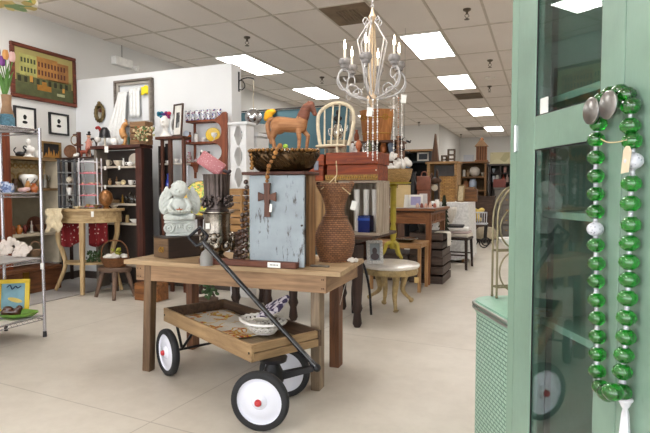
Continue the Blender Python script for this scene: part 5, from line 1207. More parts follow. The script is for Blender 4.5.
# white fretwork corbels on the partition end and bracket with the mirror ball
t = thing('fretwork_column', 'white fretwork column of diamond cut-outs standing at the partition end', 'column', (PX+.06, PY-.28, 0), 0)
yy = PY-.28; s = mpp(Vector((PX, yy, 1))); c = ony(236, 160, yy); t.location = (c.x+.03, yy, 0)
wd, zt2, zb2 = 18*s, ony(233, 125, yy).z, .30
WP = mat('white_gloss_paint', 'dcdcdc', .45, var=.03)
M().b6(-wd*.6, wd*.6, .0, .16, 0, zb2).obj('plinth', WP, t, bevel=.005)
m = M(); n_ = 7; hh = (zt2-zb2)/n_
for k in range(n_):
    z = zb2+hh*k; zc = z+hh/2
    for sx in (-1, 1):
        m.prism([(sx*wd*.5, z), (sx*wd*.5, z+hh), (sx*wd*.06, z+hh), (sx*wd*.22, z+hh*.68), (sx*wd*.28, zc), (sx*wd*.22, z+hh*.32), (sx*wd*.06, z)], 0, .02)
    m.prism([(-wd*.06, z+hh*.92), (wd*.06, z+hh*.92), (wd*.06, z+hh), (-wd*.06, z+hh)], 0, .02)
m.obj('fretwork', WP, t, bevel=.002)
M().b6(-wd*.5, -wd*.42, .021, .16, zb2, zt2).b6(wd*.42, wd*.5, .021, .16, zb2, zt2).obj('sides', WP, t)
M().b6(-wd*.62, wd*.62, -.02, .17, zt2, zt2+.03).obj('cap', WP, t, bevel=.006)
# iron bracket
by = PY+.09; a = onx(238.5, 73, PX); top = onx(238.5, 72, PX).z; bot = onx(238.5, 91.5, PX).z
t = thing('iron_bracket', 'black scrolled iron plant bracket on the end of the white partition', 'bracket', (PX, a.y, bot), 0); H_ = top-bot
M().b6(.0, .008, -.012, .012, 0, H_).obj('back_plate', IRON, t)
ex = .19
M().tube(bez([(.008, 0, H_*.52), (.05, 0, H_*.62), (.12, 0, H_*.66), (ex, 0, H_*.6), (ex+.02, 0, H_*.5)], 6), .006, 8).obj('arm', IRON, t, True)
M().tube(bez([(.008, 0, H_*.1), (.05, 0, H_*.08), (.085, 0, H_*.25), (.06, 0, H_*.5), (.03, 0, H_*.56)], 6), .005, 8).obj('scroll', IRON, t, True)
hook = Vector((PX+ex+.005, a.y, bot+H_*.5))
rp = M().tube([(0, 0, 0), (.006, 0, -.1), (-.004, 0, -.2), (0, 0, -.32)], .012, 8, flat=.3)
bp = ony(250, 113, hook.y); 
tag(rp.obj('ribbon', mat('cream_ribbon', 'd9d0bd', .8), loc=hook), 'cream ribbon hanging from the iron bracket and carrying the mirrored ball', 'ribbon')
brr = 8.4*mpp(hook)
bl = M().ball((0, 0, 0), brr, 28); tag(bl.obj('hanging_gazing_ball', mat('mirror_ball', 'c8c8cc', .04, 1, var=0), loc=hook-Vector((0, 0, .32+brr)), smooth=True), 'shiny silver gazing ball hanging from the cream ribbon', 'ball')
# ======================= BEHIND THE WORKBENCH =======================
def onY(px, Y, z): p = ony(px, 170, Y); p.z = z; return p
Z2 = .78; QX0, QX1, QY0, QY1 = -2.78, -1.27, 4.03, 4.80
t = thing('library_table', 'dark turned-leg table standing behind the workbench under crates and chests', 'table', (0, 0, 0))
DW = wood('dark_table', '5a3a26', '2a1810', 'x')
M().b6(QX0, QX1, QY0, QY1, Z2-.03, Z2).obj('tabletop', DW, t, bevel=.01); M().b6(QX0+.06, QX1-.18, QY0+.06, QY1-.06, Z2-.075, Z2-.031).obj('apron', DW, t)
for x, y in ((-1.43, 4.13), (ony(293, 200, 4.13).x, 4.13), (ony(267, 200, 4.13).x, 4.13), (ony(235, 200, 4.13).x, 4.13), (-1.78, 4.70), (-2.66, 4.68)):
    M().lathe([(.026, 0), (.04, .03), (.034, .08), (.03, .12), (.046, .16), (.036, .2), (.044, .35), (.052, .5), (.04, .56), (.05, .59), (.05, Z2-.076)], (x, y, 0), 18).obj('leg', wood('dark_leg', '3c241a', '1c100b', 'z'), t, True)
# bentwood dark loop seen under the table
m = M().tube(bez([(-1.62, 4.55, .012), (-1.60, 4.5, .3), (-1.52, 4.5, .5), (-1.45, 4.5, .3), (-1.44, 4.55, .012)], 6), .012, 8)
tag(m.obj('iron_hoop_stand', IRON, smooth=True), 'black iron hoop stand on the floor behind the workbench leg', 'stand')
# plant pot under table
t = thing('fern_pot', 'dark green fern in a pot under the table behind the wagon', 'plant', onz(207, 318, 0), 0)
M().lathe([(.001, 0), (.07, 0), (.1, .16), (.105, .18), (.09, .18), (.001, .15)], seg=20).obj('pot', mat('clay_dark', '5c4536', .8), t, True)
random.seed(4); m = M()
for k in range(90): m.ball((random.gauss(0, .045), random.gauss(0, .045), random.uniform(.19, .47)), (.018, .006, .022), 6, (random.random()*3, random.random()*3, 0))
m.obj('foliage', mat('fern_green', '37502c', .7, var=.4), t)
# bamboo crate and fern right of the urn
p = onY(238.5, 4.12, Z2+.001); s = mpp(p)
t = thing('slatted_box', 'tan slatted bamboo box behind the workbench between silver urn and blue cabinet', 'box', p, 0)
for k in range(6): M().box((0, 0, (3.2+k*7.2)*s), (20*s, 18*s, 6.4*s), None, .5*s).obj('slat', wood('bamboo', 'c0925a', '7d5a30', 'x'), t)
for x in (-1, 1): M().box((x*9*s, -9.6*s, 21*s), (2*s, 1*s, 42*s)).obj('batten', wood('bamboo', 'c0925a', '7d5a30', 'z'), t)
q = ont(237, 263); t = thing('dried_pod_bunch', 'grey-green dried foliage heaped between silver urn and blue cabinet', 'foliage', q+Vector((0, .19, .001)), 0)
random.seed(14); m = M()
for k in range(70): m.ball((random.gauss(0, .022), random.gauss(0, .03), random.uniform(.012, .21)), (.011, .007, .015), 6, (random.random()*3, random.random()*3, 0))
m.obj('pods', mat('sage_green', '6e7350', .8, var=.4), t)
m = M()
for k in range(8): m.cyl((0, 0, 0), (random.uniform(-.03, .03), random.uniform(-.03, .03), .2), .003, seg=5)
m.obj('stalks', mat('stalk_tan', '8a6f45', .8), t)

# plain tall crate carrying the horse
a, b = onY(262, 4.12, 0).x, onY(336.5, 4.12, 0).x
zc = ony(300, 181, 4.12).z
t = thing('packing_crate', 'tall tan packing crate on the dark table, hidden behind the blue cabinet and wicker form', 'crate')
PC = wood('crate_tan', 'b08a5c', '6d4f30', 'z')
for x0_, x1_ in ((a, a+.02), (b-.02, b)): M().b6(x0_, x1_, 4.12, 4.5, Z2+.001, zc-.02).obj('side', PC, t)
M().b6(a, b, 4.12, 4.5, zc-.02, zc).obj('top', PC, t)
n_ = 6; w_ = (b-a-.04)/n_
for k in range(n_): M().b6(a+.02+k*w_+.003, a+.02+(k+1)*w_-.003, 4.122, 4.135, Z2+.003, zc-.022).obj('front_board', PC, t)
# red-brown chest left
CHW = wood('chest_red', 'a34712', '5f2004', 'x', rough=.6)
def chest(name, lb, px0, px1, z0, ytop, Y, dd=.30, parts=True):
    a, b = onY(px0, Y, 0).x, onY(px1, Y, 0).x; zt = ony((px0+px1)/2, ytop, Y).z; h = zt-z0; w = b-a
    t = thing(name, lb, 'chest', (a, Y, z0+.001), 0)
    M().b6(.01, w-.01, .008, dd-.008, 0, h*.55).obj('body', CHW, t, bevel=.004)
    M().b6(0, w, 0, dd, h*.56, h-.002).obj('lid', CHW, t, bevel=.008)
    return t, w, h, zt
t, w, h, zt1 = chest('mahogany_chest', 'low mahogany chest on the tan packing crate under the carved horse', 258, 324, zc, 155, 4.14)
M().b6(w-.09, w-.05, -.008, .0, h*.4, h*.75).obj('iron_hasp', mat('grey_hasp', '6a6a70', .4, .7), t)
# open whitewashed crate
a, b = onY(338.5, 4.12, 0).x, onY(379, 4.12, 0).x
t = thing('whitewashed_crate', 'open whitewashed wooden crate on the dark table holding candles and a blue vase', 'crate'); WWz = wood('whitewash', 'c7b8a6', '84735f', 'z'); WWx = wood('whitewash', 'c7b8a6', '84735f', 'x')
M().b6(a, b, 4.12, 4.44, zc-.02, zc).obj('top', WWx, t); M().b6(a, b, 4.12, 4.44, Z2+.001, Z2+.022).obj('bottom', WWx, t)
for x0_, x1_ in ((a, a+.02), (b-.022, b)): M().b6(x0_, x1_, 4.12, 4.44, Z2+.023, zc-.021).obj('side', WWz, t)
for k in range(5):
    w_ = (b-a-.044)/5; M().b6(a+.022+k*w_+.002, a+.022+(k+1)*w_-.002, 4.425, 4.44, Z2+.023, zc-.021).obj('back_slat', WWz, t)
c0 = pot('tumbler', 'pillar_candle', 'tall white pillar candle at the left inside the whitewashed crate', 'candle', onY(357, 4.28, Z2+.023), .026, .36, WHITE, 'white pillar candles in the whitewashed crate', seg=18)
dup(c0, onY(366.5, 4.28, Z2+.023), 0, 'white pillar candle in the middle inside the whitewashed crate, behind the blue vase')
dup(c0, onY(375, 4.3, Z2+.023), 0, 'white pillar candle nearest the right wall of the whitewashed crate')
p = onY(366, 4.19, Z2+.023); t = thing('blue_square_vase', 'square cobalt blue glass vase in front of the candles in the whitewashed crate', 'vase', p, 0)
NB = mat('navy_glass', '10205e', .12, coat=1)
m = M(); w_ = .052
m.b6(-w_, w_, -w_, w_, 0, .012).b6(-w_, -w_+.006, -w_, w_, .012, .14).b6(w_-.006, w_, -w_, w_, .012, .14).b6(-w_+.006, w_-.006, -w_, -w_+.006, .012, .14).b6(-w_+.006, w_-.006, w_-.006, w_, .012, .14); m.obj('body', NB, t)
M().b6(-w_-.002, w_+.002, -w_-.003, -w_-.001, .10, .12).obj('front_glint', mat('blue_shine', '2a4aa0', .1), t)  # lighter blue strip, a shine painted across the vase front
# red chest with brass studs
t, w, h, zt2_ = chest('brass_trimmed_chest', 'polished red-brown chest with brass studded base on the whitewashed crate', 325.5, 378, zc, 152, 4.10, .34)
m = M().b6(.0, w, -.006, .006, .003, .048); m.obj('brass_band', mat('brass_band', '7a5c30', .4, .7, var=.5, scale=60), t)
m = M()
for k in range(22): m.ball((w*(k+.5)/22, -.008, .025), .007, 8)
m.obj('studs', BRASS, t, True)
M().b6(.02, w-.02, -.010, .0, h*.58, h*.64).prism([(w*.5-.05, h*.62), (w*.5-.03, h*.74), (w*.5+.03, h*.74), (w*.5+.05, h*.62)], -.012, 0).obj('moulding', CHW, t)
M().box((w-.015, -.004, h*.35), (.008, .004, .012)).obj('ivory_keyhole', CREAM, t)
# bronze fluted bowl on the blue cabinet
p = ony(284, 172, CABF+.09); s = mpp(p); p.z = CABTOP+.001
t = thing('bronze_shell_bowl', 'big dark bronze bowl with swirling leaves and beaded rim on the blue cabinet', 'bowl', p, FACE); t.scale = (1, 1, .84)
BZM = mat('dark_bronze', '3e2b14', .22, .75, var=.5, scale=20)
m = M(); N = 72; rows = []
prof = [(.001, 0), (22, 0), (28, 4), (31, 10), (33.5, 18), (34, 24)]
for r_, z in prof:
    rows.append([m.bm.verts.new(Vector((r_*s*(1+.06*sin(9*(a+z*.05)))*cos(a), r_*s*.62*(1+.06*sin(9*(a+z*.05)))*sin(a), z*s+(1.5*s*sin(9*(a+z*.05)) if z > 3 else 0)))) for a in [2*pi*k/N for k in range(N)]])
for A, B in zip(rows, rows[1:]):
    for i in range(N): m.bm.faces.new((A[i], A[(i+1) % N], B[(i+1) % N], B[i]))
m.obj('bowl_body', BZM, t, True, thick=.006)
for k in range(16):
    a0 = pi+pi*(k+.5)/16; m = M(); P = []
    for j in range(7):
        u = j/6; r_ = (25+9*u)*s; aa = a0+.55*(1-u)-.3; P.append((r_*cos(aa), r_*.62*sin(aa)-.002, (3+21*u)*s))
    m.tube(P, [2.4*s, 3.4*s, 3.6*s, 3.4*s, 3*s, 2.2*s, .8*s], 8, flat=.6); m.obj('leaf_fold', BZM, t, True)
m = M()
for k in range(44):
    a = 2*pi*k/44; m.ball((34*s*cos(a), 21.5*s*sin(a), 24.5*s), 2.1*s, 8)
for k in range(9): m.ball(((-31+1.0*(k % 2))*s, -8*s, (4+k*2.6)*s), 2.2*s, 8)
m.obj('beaded_rim', mat('bronze_beads', '8a6232', .25, .6, var=.3), t, True)
# carved horse
hp = onY(291, 4.28, zt1+.001); s = mpp(hp)
p0 = ony(291, 149.5, 4.28).z
rb = M().b6(-30*s, 27*s, -.09, .09, 0, p0-zt1-.001); tag(rb.obj('riser_board', wood('riser', '8a5a34', '4a2c17', 'x'), loc=hp), 'thick wooden board on the mahogany chest under the carved horse', 'board')
t = thing('carved_horse', 'carved wooden horse with reddish head and curled tail standing above the bronze bowl', 'horse figure', (hp.x, 4.28, p0+.001), R(6))
HS = wood('horse_wood', 'c08a5c', '8c5832', 'x'); HD = wood('horse_red', '8e5540', '56301f', 'x')
b = M()
b.ball((-13*s, 0, 24*s), (9*s, 7*s, 9*s), 18); b.cap((-9*s, 0, 25*s), (8*s, 0, 23*s), 7.6*s, 7*s, 16); b.ball((10*s, 0, 24*s), (7*s, 6*s, 8.4*s), 16)
b.cap((11*s, 0, 27*s), (15*s, 0, 38*s), 6.4*s, 4.6*s, 14)
for sy, dx in ((-3.2, 0), (3.2, -2)):
    b.cap((-15*s+dx*s, sy*s, 22*s), (-19*s+dx*s, sy*s, 12*s), 4.2*s, 2.6*s); b.cap((-19*s+dx*s, sy*s, 12*s), (-16.5*s+dx*s, sy*s, 2*s), 2.4*s, 1.9*s)
b.cap((9*s, -3.2*s, 20*s), (10*s, -3.2*s, 10*s), 3*s, 2.2*s); b.cap((10*s, -3.2*s, 10*s), (9.5*s, -3.2*s, 2*s), 2*s, 1.8*s)
b.cap((11*s, 3*s, 20*s), (17*s, 3*s, 13*s), 3*s, 2.2*s); b.cap((17*s, 3*s, 13*s), (15.5*s, 3*s, 2*s), 2.1*s, 1.7*s)
b.obj('horse_body', HS, t, True, remesh=.0055)
b = M().cap((13*s, 0, 32*s), (16*s, 0, 40*s), 6.2*s, 4.6*s, 14).cap((16*s, 0, 40*s), (21*s, 0, 43*s), 4.6*s, 3.8*s).cap((21*s, 0, 43*s), (25*s, 0, 34*s), 3.7*s, 2.3*s)
for sy in (-1, 1): b.cap((19*s, sy*1.8*s, 43*s), (18.5*s, sy*2*s, 47*s), 1.2*s, .5*s)
b.obj('horse_head', HD, t, True, remesh=.005)
m = M()
for k in range(9): u = k/8; m.ball(((11+7*u-1.5)*s, 0, (31+12*u)*s), (2.2*s, 1.4*s, 2.4*s), 8)
m.obj('mane', HD, t, True)
M().tube(bez([(-18*s, 0, 31*s), (-23*s, 0, 30*s), (-25*s, 0, 24*s), (-23*s, 0, 14*s), (-21.5*s, 0, 6*s)], 6), [2.0*s]*10+[2.4*s]*10+[1.2*s]*5, 8).obj('tail', HS, t, True)
for sy in (-1, 1): M().ball((22.5*s, sy*2.4*s, 41*s), .7*s, 8).obj('eye', BLACK, t, True)
M().tube([(10.2*s+1.8*s*cos(k*.52)*0+5*s*sin(k*.5236)*.4, 5.2*s*cos(k*.5236), 31*s+2*s*sin(k*.5236)) for k in range(12)], .5*s, 6, True).obj('collar', mat('leather_cord', '4a2c1c', .7), t, True)
M().b6(-.02, .05, -.0, .001, .0, .022).xf(Matrix.Translation((-2*s, -.094, -.024))).obj('card', PAPER, t)
m = M().ball((0, 0, 2.4*s), (2.6*s, 2.4*s, 2.4*s), 14); tag(m.obj('green_apple', mat('apple_green', '9bbf3a', .35), loc=(hp.x-.02, 4.21, p0+.001), smooth=True), 'bright green apple between the legs of the carved horse', 'apple')
# child's hoop-back chair on the chest
zc2 = zt2_+.001; p = onY(330.5, 4.215, zc2); s = mpp(p)
t = thing('hoop_back_chair', 'small cream hoop-back child chair standing on the red-brown chest', 'chair', p, R(-6)); CP = mat('old_cream_paint', 'cdbfa4', .55, var=.15, scale=30)
M().lathe([(.001, 6*s), (15*s, 6*s), (16*s, 7*s), (15.5*s, 8.4*s), (.001, 8*s)], seg=30, sy=.75).obj('seat', CP, t, True)
for x, y in ((-10, -7), (10, -7), (-9, 7), (9, 7)): M().cyl((x*s*1.15, y*s*1.1, 0), (x*s, y*s*.9, 6.2*s), 1*s, 1.2*s, 10).obj('leg', CP, t, True)
P = bez([(-16*s, 8*s, 8*s), (-20*s, 10*s, 28*s), (-19*s, 11*s, 42*s), (-8*s, 12*s, 50*s), (6*s, 12*s, 51*s), (18*s, 11*s, 44*s), (20.5*s, 10*s, 30*s), (16*s, 8*s, 8*s)], 7)
M().tube(P, 1.9*s, 10).obj('hoop', CP, t, True)
for x, tx, tz in ((-13, -13, 47.5), (-5, -3, 51), (3, 4.5, 51), (11, 13, 48)): M().cyl((x*s*.9, 9*s, 8*s), (tx*s, 11.6*s, tz*s), 1*s, .8*s, 8).obj('spindle', CP, t, True)
# silver samovar and black bust on the chest
p = onY(341, 4.36, zc2); 
t = thing('hat_box', 'round cream woven hat box on the chest behind the hoop-back chair', 'box', onY(337, 4.40, zc2), 0)
M().lathe([(.001, 0), (10*s, 0), (10.5*s, 12*s), (.001, 12*s)], seg=30, sy=.6).obj('body', wicker('cream_weave', 'cfc2a8', '8a795c', 9, 9), t, True); M().lathe([(11*s, 12.1*s), (11.2*s, 15*s), (.001, 15.6*s)], seg=30, sy=.6).obj('lid', MATS['cream_weave'], t, True)
t = thing('silver_coffee_pot', 'shiny silver coffee pot on top of the round cream hat box', 'coffee pot', onY(337.5, 4.40, zc2+15.8*s), 0); t.scale = (1.2, 1.1, 1)
M().lathe([(.001, 0), (3.4*s, 0), (3*s, 1*s), (5*s, 4*s), (5.4*s, 8*s), (3.6*s, 13*s), (3.2*s, 15*s), (.001, 15.5*s)], seg=26).obj('body', SILVER, t, True)
M().tube(bez([(5*s, 0, 6*s), (8*s, 0, 9*s), (9*s, 0, 14*s)], 5), [1*s]*6+[.7*s]*5, 8).obj('spout', SILVER, t, True)
M().tube(bez([(-4.4*s, 0, 11*s), (-8*s, 0, 11*s), (-7.6*s, 0, 5*s), (-5*s, 0, 4.4*s)], 5), .6*s, 8).obj('handle', SILVER, t, True)
figure('black_bust', 'small black bust above the silver coffee pot inside the chair hoop', 'bust', onY(337.5, 4.40, zc2+(15.8+15.6)*s), 15*s, BLACK, kind='bust', rz=0)
m = M(); random.seed(1)
for k in range(12): m.ball((random.uniform(-3.5, 3.5)*s, random.uniform(-2, 2)*s, random.uniform(2, 12)*s), 2*s, 8)
tag(m.obj('white_paper_flowers', mat('paper_flower', 'dcd9d6', .9), loc=onY(354.5, 4.385, zc2), smooth=True), 'bunch of crumpled white paper flowers at the right of the hoop-back chair', 'flowers')
for px, kd, nm, lb, mt_, r_, h_, yy_ in ((358.5, 'urnlet', 'terracotta_pot', 'small terracotta lidded pot on the chest right of the chair', mat('terracotta', 'a5603c', .6), 3.2, 13, 4.22), (364.8, 'jar', 'etched_glass_jar', 'clear glass jar on the chest, right of the terracotta pot', CLEAR, 2.6, 10, 4.3), (369.5, 'bottle', 'olive_bottle', 'short olive green bottle on the chest', mat('olive_glass', '4b4a26', .2), 2.2, 12, 4.2), (375, 'tumbler', 'glass_tumbler', 'clear tumbler at the right end of the chest', CLEAR, 2.2, 8, 4.3)):
    z_ = zc2 if px > 326 else zt1+.001; pot(kd, nm, lb, nm.split('_')[-1], onY(px, yy_, z_), r_*s, h_*s, mt_)

# tall brown hutch with the copper bucket
HY = 7.42; a, b = onY(352, HY, 0).x, onY(398, HY, 0).x; zh = ony(377, 140.5, HY).z
t = thing('brown_hutch', 'tall brown open hutch behind the chests carrying the big copper-coloured bucket', 'hutch'); HB = wood('hutch_brown', '7a4c2c', '3f2415', 'z'); HBX = wood('hutch_brown', '7a4c2c', '3f2415', 'x')
for x0_, x1_ in ((a, a+.03), (b-.03, b)): M().b6(x0_, x1_, HY, HY+.4, 0, zh-.03).obj('side', HB, t)
M().b6(a+.031, b-.031, HY+.38, HY+.4, .05, zh-.03).obj('back_panel', HB, t); M().b6(a-.03, b+.03, HY-.03, HY+.4, zh-.029, zh).obj('top', HBX, t, bevel=.006)
zz_ = [ony(377, y, HY).z for y in (153, 172)]+[.9, .5, .12]
for z in zz_: M().b6(a+.031, b-.031, HY+.01, HY+.379, z-.022, z).obj('shelf', HBX, t)
s = mpp(Vector((-1.9, HY, 1)))
for k, (px, nm, c, kd) in enumerate(((366, 'copper_mug', 'a86436', 'cup'), (383.5, 'copper_canister', 'b0683a', 'jar'), (391, 'blue_grey_jug', '8a96aa', 'cup'), (374, 'amber_bottle', '7a3d18', 'bottle'))):
    pot(kd, nm, ('copper-coloured mug on the hutch shelf under the bucket', 'copper canister on the hutch shelf below the bucket', 'blue-grey jug at the right end of the hutch shelf under the bucket', 'dark amber bottle on the hutch shelf under the bucket')[k], nm.split('_')[-1], onY(px, HY+.14, zz_[0]+.001), 3.4*s, 10*s, mat('hutch_'+c, c, .35, .3 if k < 2 else 0, var=.2), handle=1 if kd == 'cup' else 0)
p = onY(376.5, HY+.2, zh+.001)
t = thing('copper_bucket', 'large copper-brown oval bucket high on the brown hutch behind the chandelier strands', 'bucket', p, 0)
BK = wood('bucket_copper', 'cf8b4e', '9a5e2e', 'z', rough=.4)
M().lathe([(.001, 0), (14*s, 0), (14.6*s, 1*s), (18.2*s, 31*s), (19*s, 32*s), (17.6*s, 32.4*s), (14*s, 3*s), (.001, 2*s)], seg=44, sy=.62).obj('body', BK, t, True)
for z, r_ in ((8, 15.7), (24, 17.6)): M().tube([(r_*s*cos(k*2*pi/40), .62*r_*s*sin(k*2*pi/40), z*s) for k in range(40)], .5*s, 6, True).obj('hoop_band', BRASS, t, True)
for sx in (-1, 1): M().torus((sx*12*s, -9.5*s, 24*s), 2.6*s, .5*s, (pi/2, 0, sx*.5)).obj('ring_handle', BRASS, t, True)

# ---- oval marble-top table with pedestal ----
lg = [onz(396, 313.5, 0), onz(411.5, 302, 0), onz(369.4, 299, 0)]
cx_, cy_ = (lg[1].x+lg[2].x)/2*.5+lg[0].x*.5-.02, (lg[0].y+lg[1].y)/2
RT = .45; p = onz(390, 263, RT); t = thing('oval_coffee_table', 'oval marble-topped table with gilded cabriole legs', 'table', (p.x, p.y, 0), FACE)
rx, ry = .285, .34
M().lathe([(.001, RT-.03), (rx*.97, RT-.03), (rx, RT-.02), (rx, RT-.005), (rx*.98, RT), (.001, RT)], seg=48, sy=ry/rx).obj('marble_top', mat('cream_marble', 'e2dbd2', .25, var=.14, scale=8), t, True)
GLD = mat('worn_gilt', 'ab9468', .45, .25, var=.3, scale=24)
M().lathe([(rx*.93, RT-.09), (rx*.95, RT-.075), (rx*.93, RT-.031), (rx*.8, RT-.031), (rx*.8, RT-.09), (rx*.93, RT-.09)], seg=48, sy=ry/rx, flute=.012, nf=12).obj('apron', GLD, t, True)
iv = Matrix.Rotation(-FACE, 4, 'Z') @ Matrix.Translation((-p.x, -p.y, 0))
for fp_ in (lg[0], lg[1], lg[2], None):
    if fp_ is None: a = -(iv @ lg[0])
    else: a = iv @ fp_
    a.z = 0; d = a.normalized(); r_ = a.length; top_ = d*min(r_*.9, .27)
    P = bez([top_+Vector((0, 0, RT-.06)), top_*1.08+Vector((0, 0, RT-.14)), top_*.86+Vector((0, 0, .16)), a*.90+Vector((0, 0, .05)), a*1.0+Vector((0, 0, .02))], 6)
    M().tube(P, [.044-.026*min(1, k/16) for k in range(len(P)-3)]+[.024, .028, .022], 10).obj('leg', GLD, t, True)
tt = M().box((0, 0, 0), (.035, .002, .05)); a = iv @ onz(410, 275, .3)
M().box((.22, -.22, .32), (.04, .002, .055)).obj('price_tag', mat('tag_buff', 'c9ab72', .8), t)
# pedestal
p = onz(393, 258.5, RT); p.z = RT+.001; ph = ony(393, 182.5, p.y).z-RT
t = thing('mustard_pedestal', 'mustard-yellow tripod pedestal standing on the oval table', 'pedestal', p, FACE); MU = mat('mustard_paint', 'a3922c', .5, var=.25, scale=12)
M().lathe([(.03, .10), (.045, .13), (.03, .17), (.026, .2), (.036, .27), (.028, .33), (.022, .36), (.03, .39), (.03, ph-.06), (.042, ph-.04), (.03, ph-.02)], seg=24).obj('column', MU, t, True)
M().lathe([(.001, ph-.02), (.15, ph-.02), (.178, ph-.012), (.18, ph), (.001, ph)], seg=40).obj('top_plate', MU, t, True)
for k, a1 in enumerate((-pi/2+.5, -pi+.25, pi/3)):
    P = bez([(.02*cos(a1), .02*sin(a1), .16), (.07*cos(a1), .07*sin(a1), .15), (.10*cos(a1), .10*sin(a1), .07), (.15*cos(a1), .15*sin(a1), .014)], 6); M().tube(P, [.026-.012*j/len(P) for j in range(len(P))], 8).obj('foot', MU, t, True)
pb = p+Vector((0, 0, ph+.001)); s = mpp(pb)
t = thing('shell_basket', 'shallow wicker basket on the mustard pedestal', 'basket', pb, FACE)
M().lathe([(.001, 0), (15*s, 0), (17*s, 4*s), (18.6*s, 12*s), (19*s, 13*s), (17.6*s, 13*s), (15*s, 4*s), (.001, 3*s)], seg=40, sy=.7).obj('body', wicker('basket_tan', 'd0a86c', '7d5a32', 9, 8), t, True)
random.seed(21)
for k, (dx, dy, dz, tl) in enumerate(((-12, -3, 17, .3), (-5, -6, 14, 1.2), (2, -6, 15, .5), (8, -4, 17, -.5), (14, -3, 19, -.9), (-9, 3, 22, .2), (4, 4, 18, 0), (-2, -1, 25, .8))):
    m = M().ball((0, 0, 0), (5.2*s, 3.8*s, 6.6*s), 12).ball((2.4*s, 0, 5*s), (3.4*s, 3*s, 4*s), 10).ball((-3.4*s, -1*s, 3.4*s), (2.6*s, 2*s, 3.6*s), 8)
    m.xf(Matrix.Rotation(tl, 4, 'Y') @ Matrix.Scale(.70, 4))
    tag(m.obj('white_conch', mat('conch_white', 'dfdbd6', .6, var=.06), loc=pb+Matrix.Rotation(FACE, 3, 'Z') @ Vector((dx*s, dy*s, dz*s)), smooth=True, remesh=.006), 'white conch shell heaped in the basket on the mustard pedestal, ' + ['at its left edge', 'hanging over the front rim', 'front and centre', 'right of centre', 'at its right edge', 'at the back left', 'at the back right', 'topmost of the heap'][k], 'shell', 'white conch shells in the pedestal basket')
# silver photo frame
p = onz(375, 264, RT); p.z = RT+.001; s = mpp(p)
t = framed('silver_photo_frame', 'ornate silver picture frame leaning on the marble-topped oval table', 'picture', p, 17*s, 24*s, mat('pewter_frame', 'c2c0be', .4, .2, var=.35, scale=90), mat('photo_backdrop', '8d959b', .4), fw=3.4*s, d=.018, rz=FACE+R(12), tilt=R(-10))
M().ball((0, -.0085, 13*s), (2.6*s, .002, 3.4*s), 14).ball((0, -.0085, 7.4*s), (4.6*s, .002, 3.6*s), 14).obj('portrait', mat('portrait_dark', '4b3f44', .5), t)
# tall chandelier crystals handled later
# small blond side table
pf = onz(421, 293, 0); RB = ony(415, 243.5, pf.y).z
t = thing('blond_side_table', 'small square pale wooden side table beside the large desk', 'side table', (pf.x, pf.y, 0), 0); w_ = .62
BLX = wood('blond2', 'c79b6a', '8b6238', 'x'); BLZ2 = wood('blond2', 'c79b6a', '8b6238', 'z')
M().b6(-w_, .0, -.0, .45, RB-.022, RB).obj('tabletop', BLX, t, bevel=.003); M().b6(-w_+.02, -.02, .0, .43, RB-.06, RB-.023).obj('apron', BLX, t)
for x in (-w_+.01, -.045):
    for y in (.01, .4): M().b6(x, x+.035, y, y+.035, 0, RB-.023).obj('leg', BLZ2, t)
p = Vector((pf.x-.22, pf.y+.16, RB+.001)); s = mpp(p)
t = pot('dish', 'silver_cake_stand', 'low round silver cake dish on the blond side table', 'dish', p, .15, .045, SILVER)
# ======================= LARGE DESK AND BEYOND =======================
lf = onz(430, 285.5, 0); ZD = ony(432, 208.6, lf.y).z
dx0, dx1 = lf.x-1.05, lf.x+.06; dy0, dy1 = lf.y-.03, lf.y+1.05
t = thing('large_desk', 'large brown wooden worktable with slotted side apron, its top crowded with cards', 'table', (0, 0, 0))
DK = wood('desk_brown', 'a0683c', '5c361c', 'x'); DKY = wood('desk_brown', 'a0683c', '5c361c', 'y'); DKZ = wood('desk_brown', 'a0683c', '5c361c', 'z')
M().b6(dx0, dx1, dy0, dy1, ZD-.03, ZD).obj('tabletop', DK, t, bevel=.006)
M().b6(dx0+.05, dx1-.06, dy0+.05, dy0+.07, ZD-.19, ZD-.031).obj('front_apron', DK, t)
M().b6(dx0+.02, dx1-.02, dy0+.02, dy1-.02, ZD-.05, ZD-.0305).obj('moulding', wood('desk_edge', '5c3a22', '2e1a0e', 'x'), t)
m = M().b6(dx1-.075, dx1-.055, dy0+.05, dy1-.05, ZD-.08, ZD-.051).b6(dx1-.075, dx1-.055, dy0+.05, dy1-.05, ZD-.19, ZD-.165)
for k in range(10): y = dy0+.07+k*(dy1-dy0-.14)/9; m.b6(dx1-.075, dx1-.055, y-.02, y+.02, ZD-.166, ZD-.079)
m.obj('slotted_side_apron', DKY, t); M().b6(dx1-.10, dx1-.09, dy0+.07, dy1-.07, ZD-.19, ZD-.051).obj('slot_shade', mat('dark_inside', '201814', .9), t)  # near-black sheet stands for the shade inside the slots
for x in (dx0+.06, dx1-.09):
    for y in (dy0+.07, dy1-.08): M().beam((x, y, 0), (x, y, ZD-.05), .04, .04, w1=.07, h1=.07, up=(0, 1, 0)).obj('leg', DKZ, t)
def onK(px, dy, z=None): p = ony(px, 200, dy0+dy); p.z = (ZD if z is None else z)+.001; return p
s = mpp(Vector((-1.2, dy0+.2, 1)))
tag(M().b6(dx0+.03, dx1-.03, dy0+.02, dy1-.25, 0, .004).obj('table_mat', mat('pale_grey_cloth', 'a8a5a6', .85, var=.1), loc=(0, 0, ZD+.0012)), 'thin pale grey cloth laid over the large desk top', 'cloth')
CL = ZD+.006
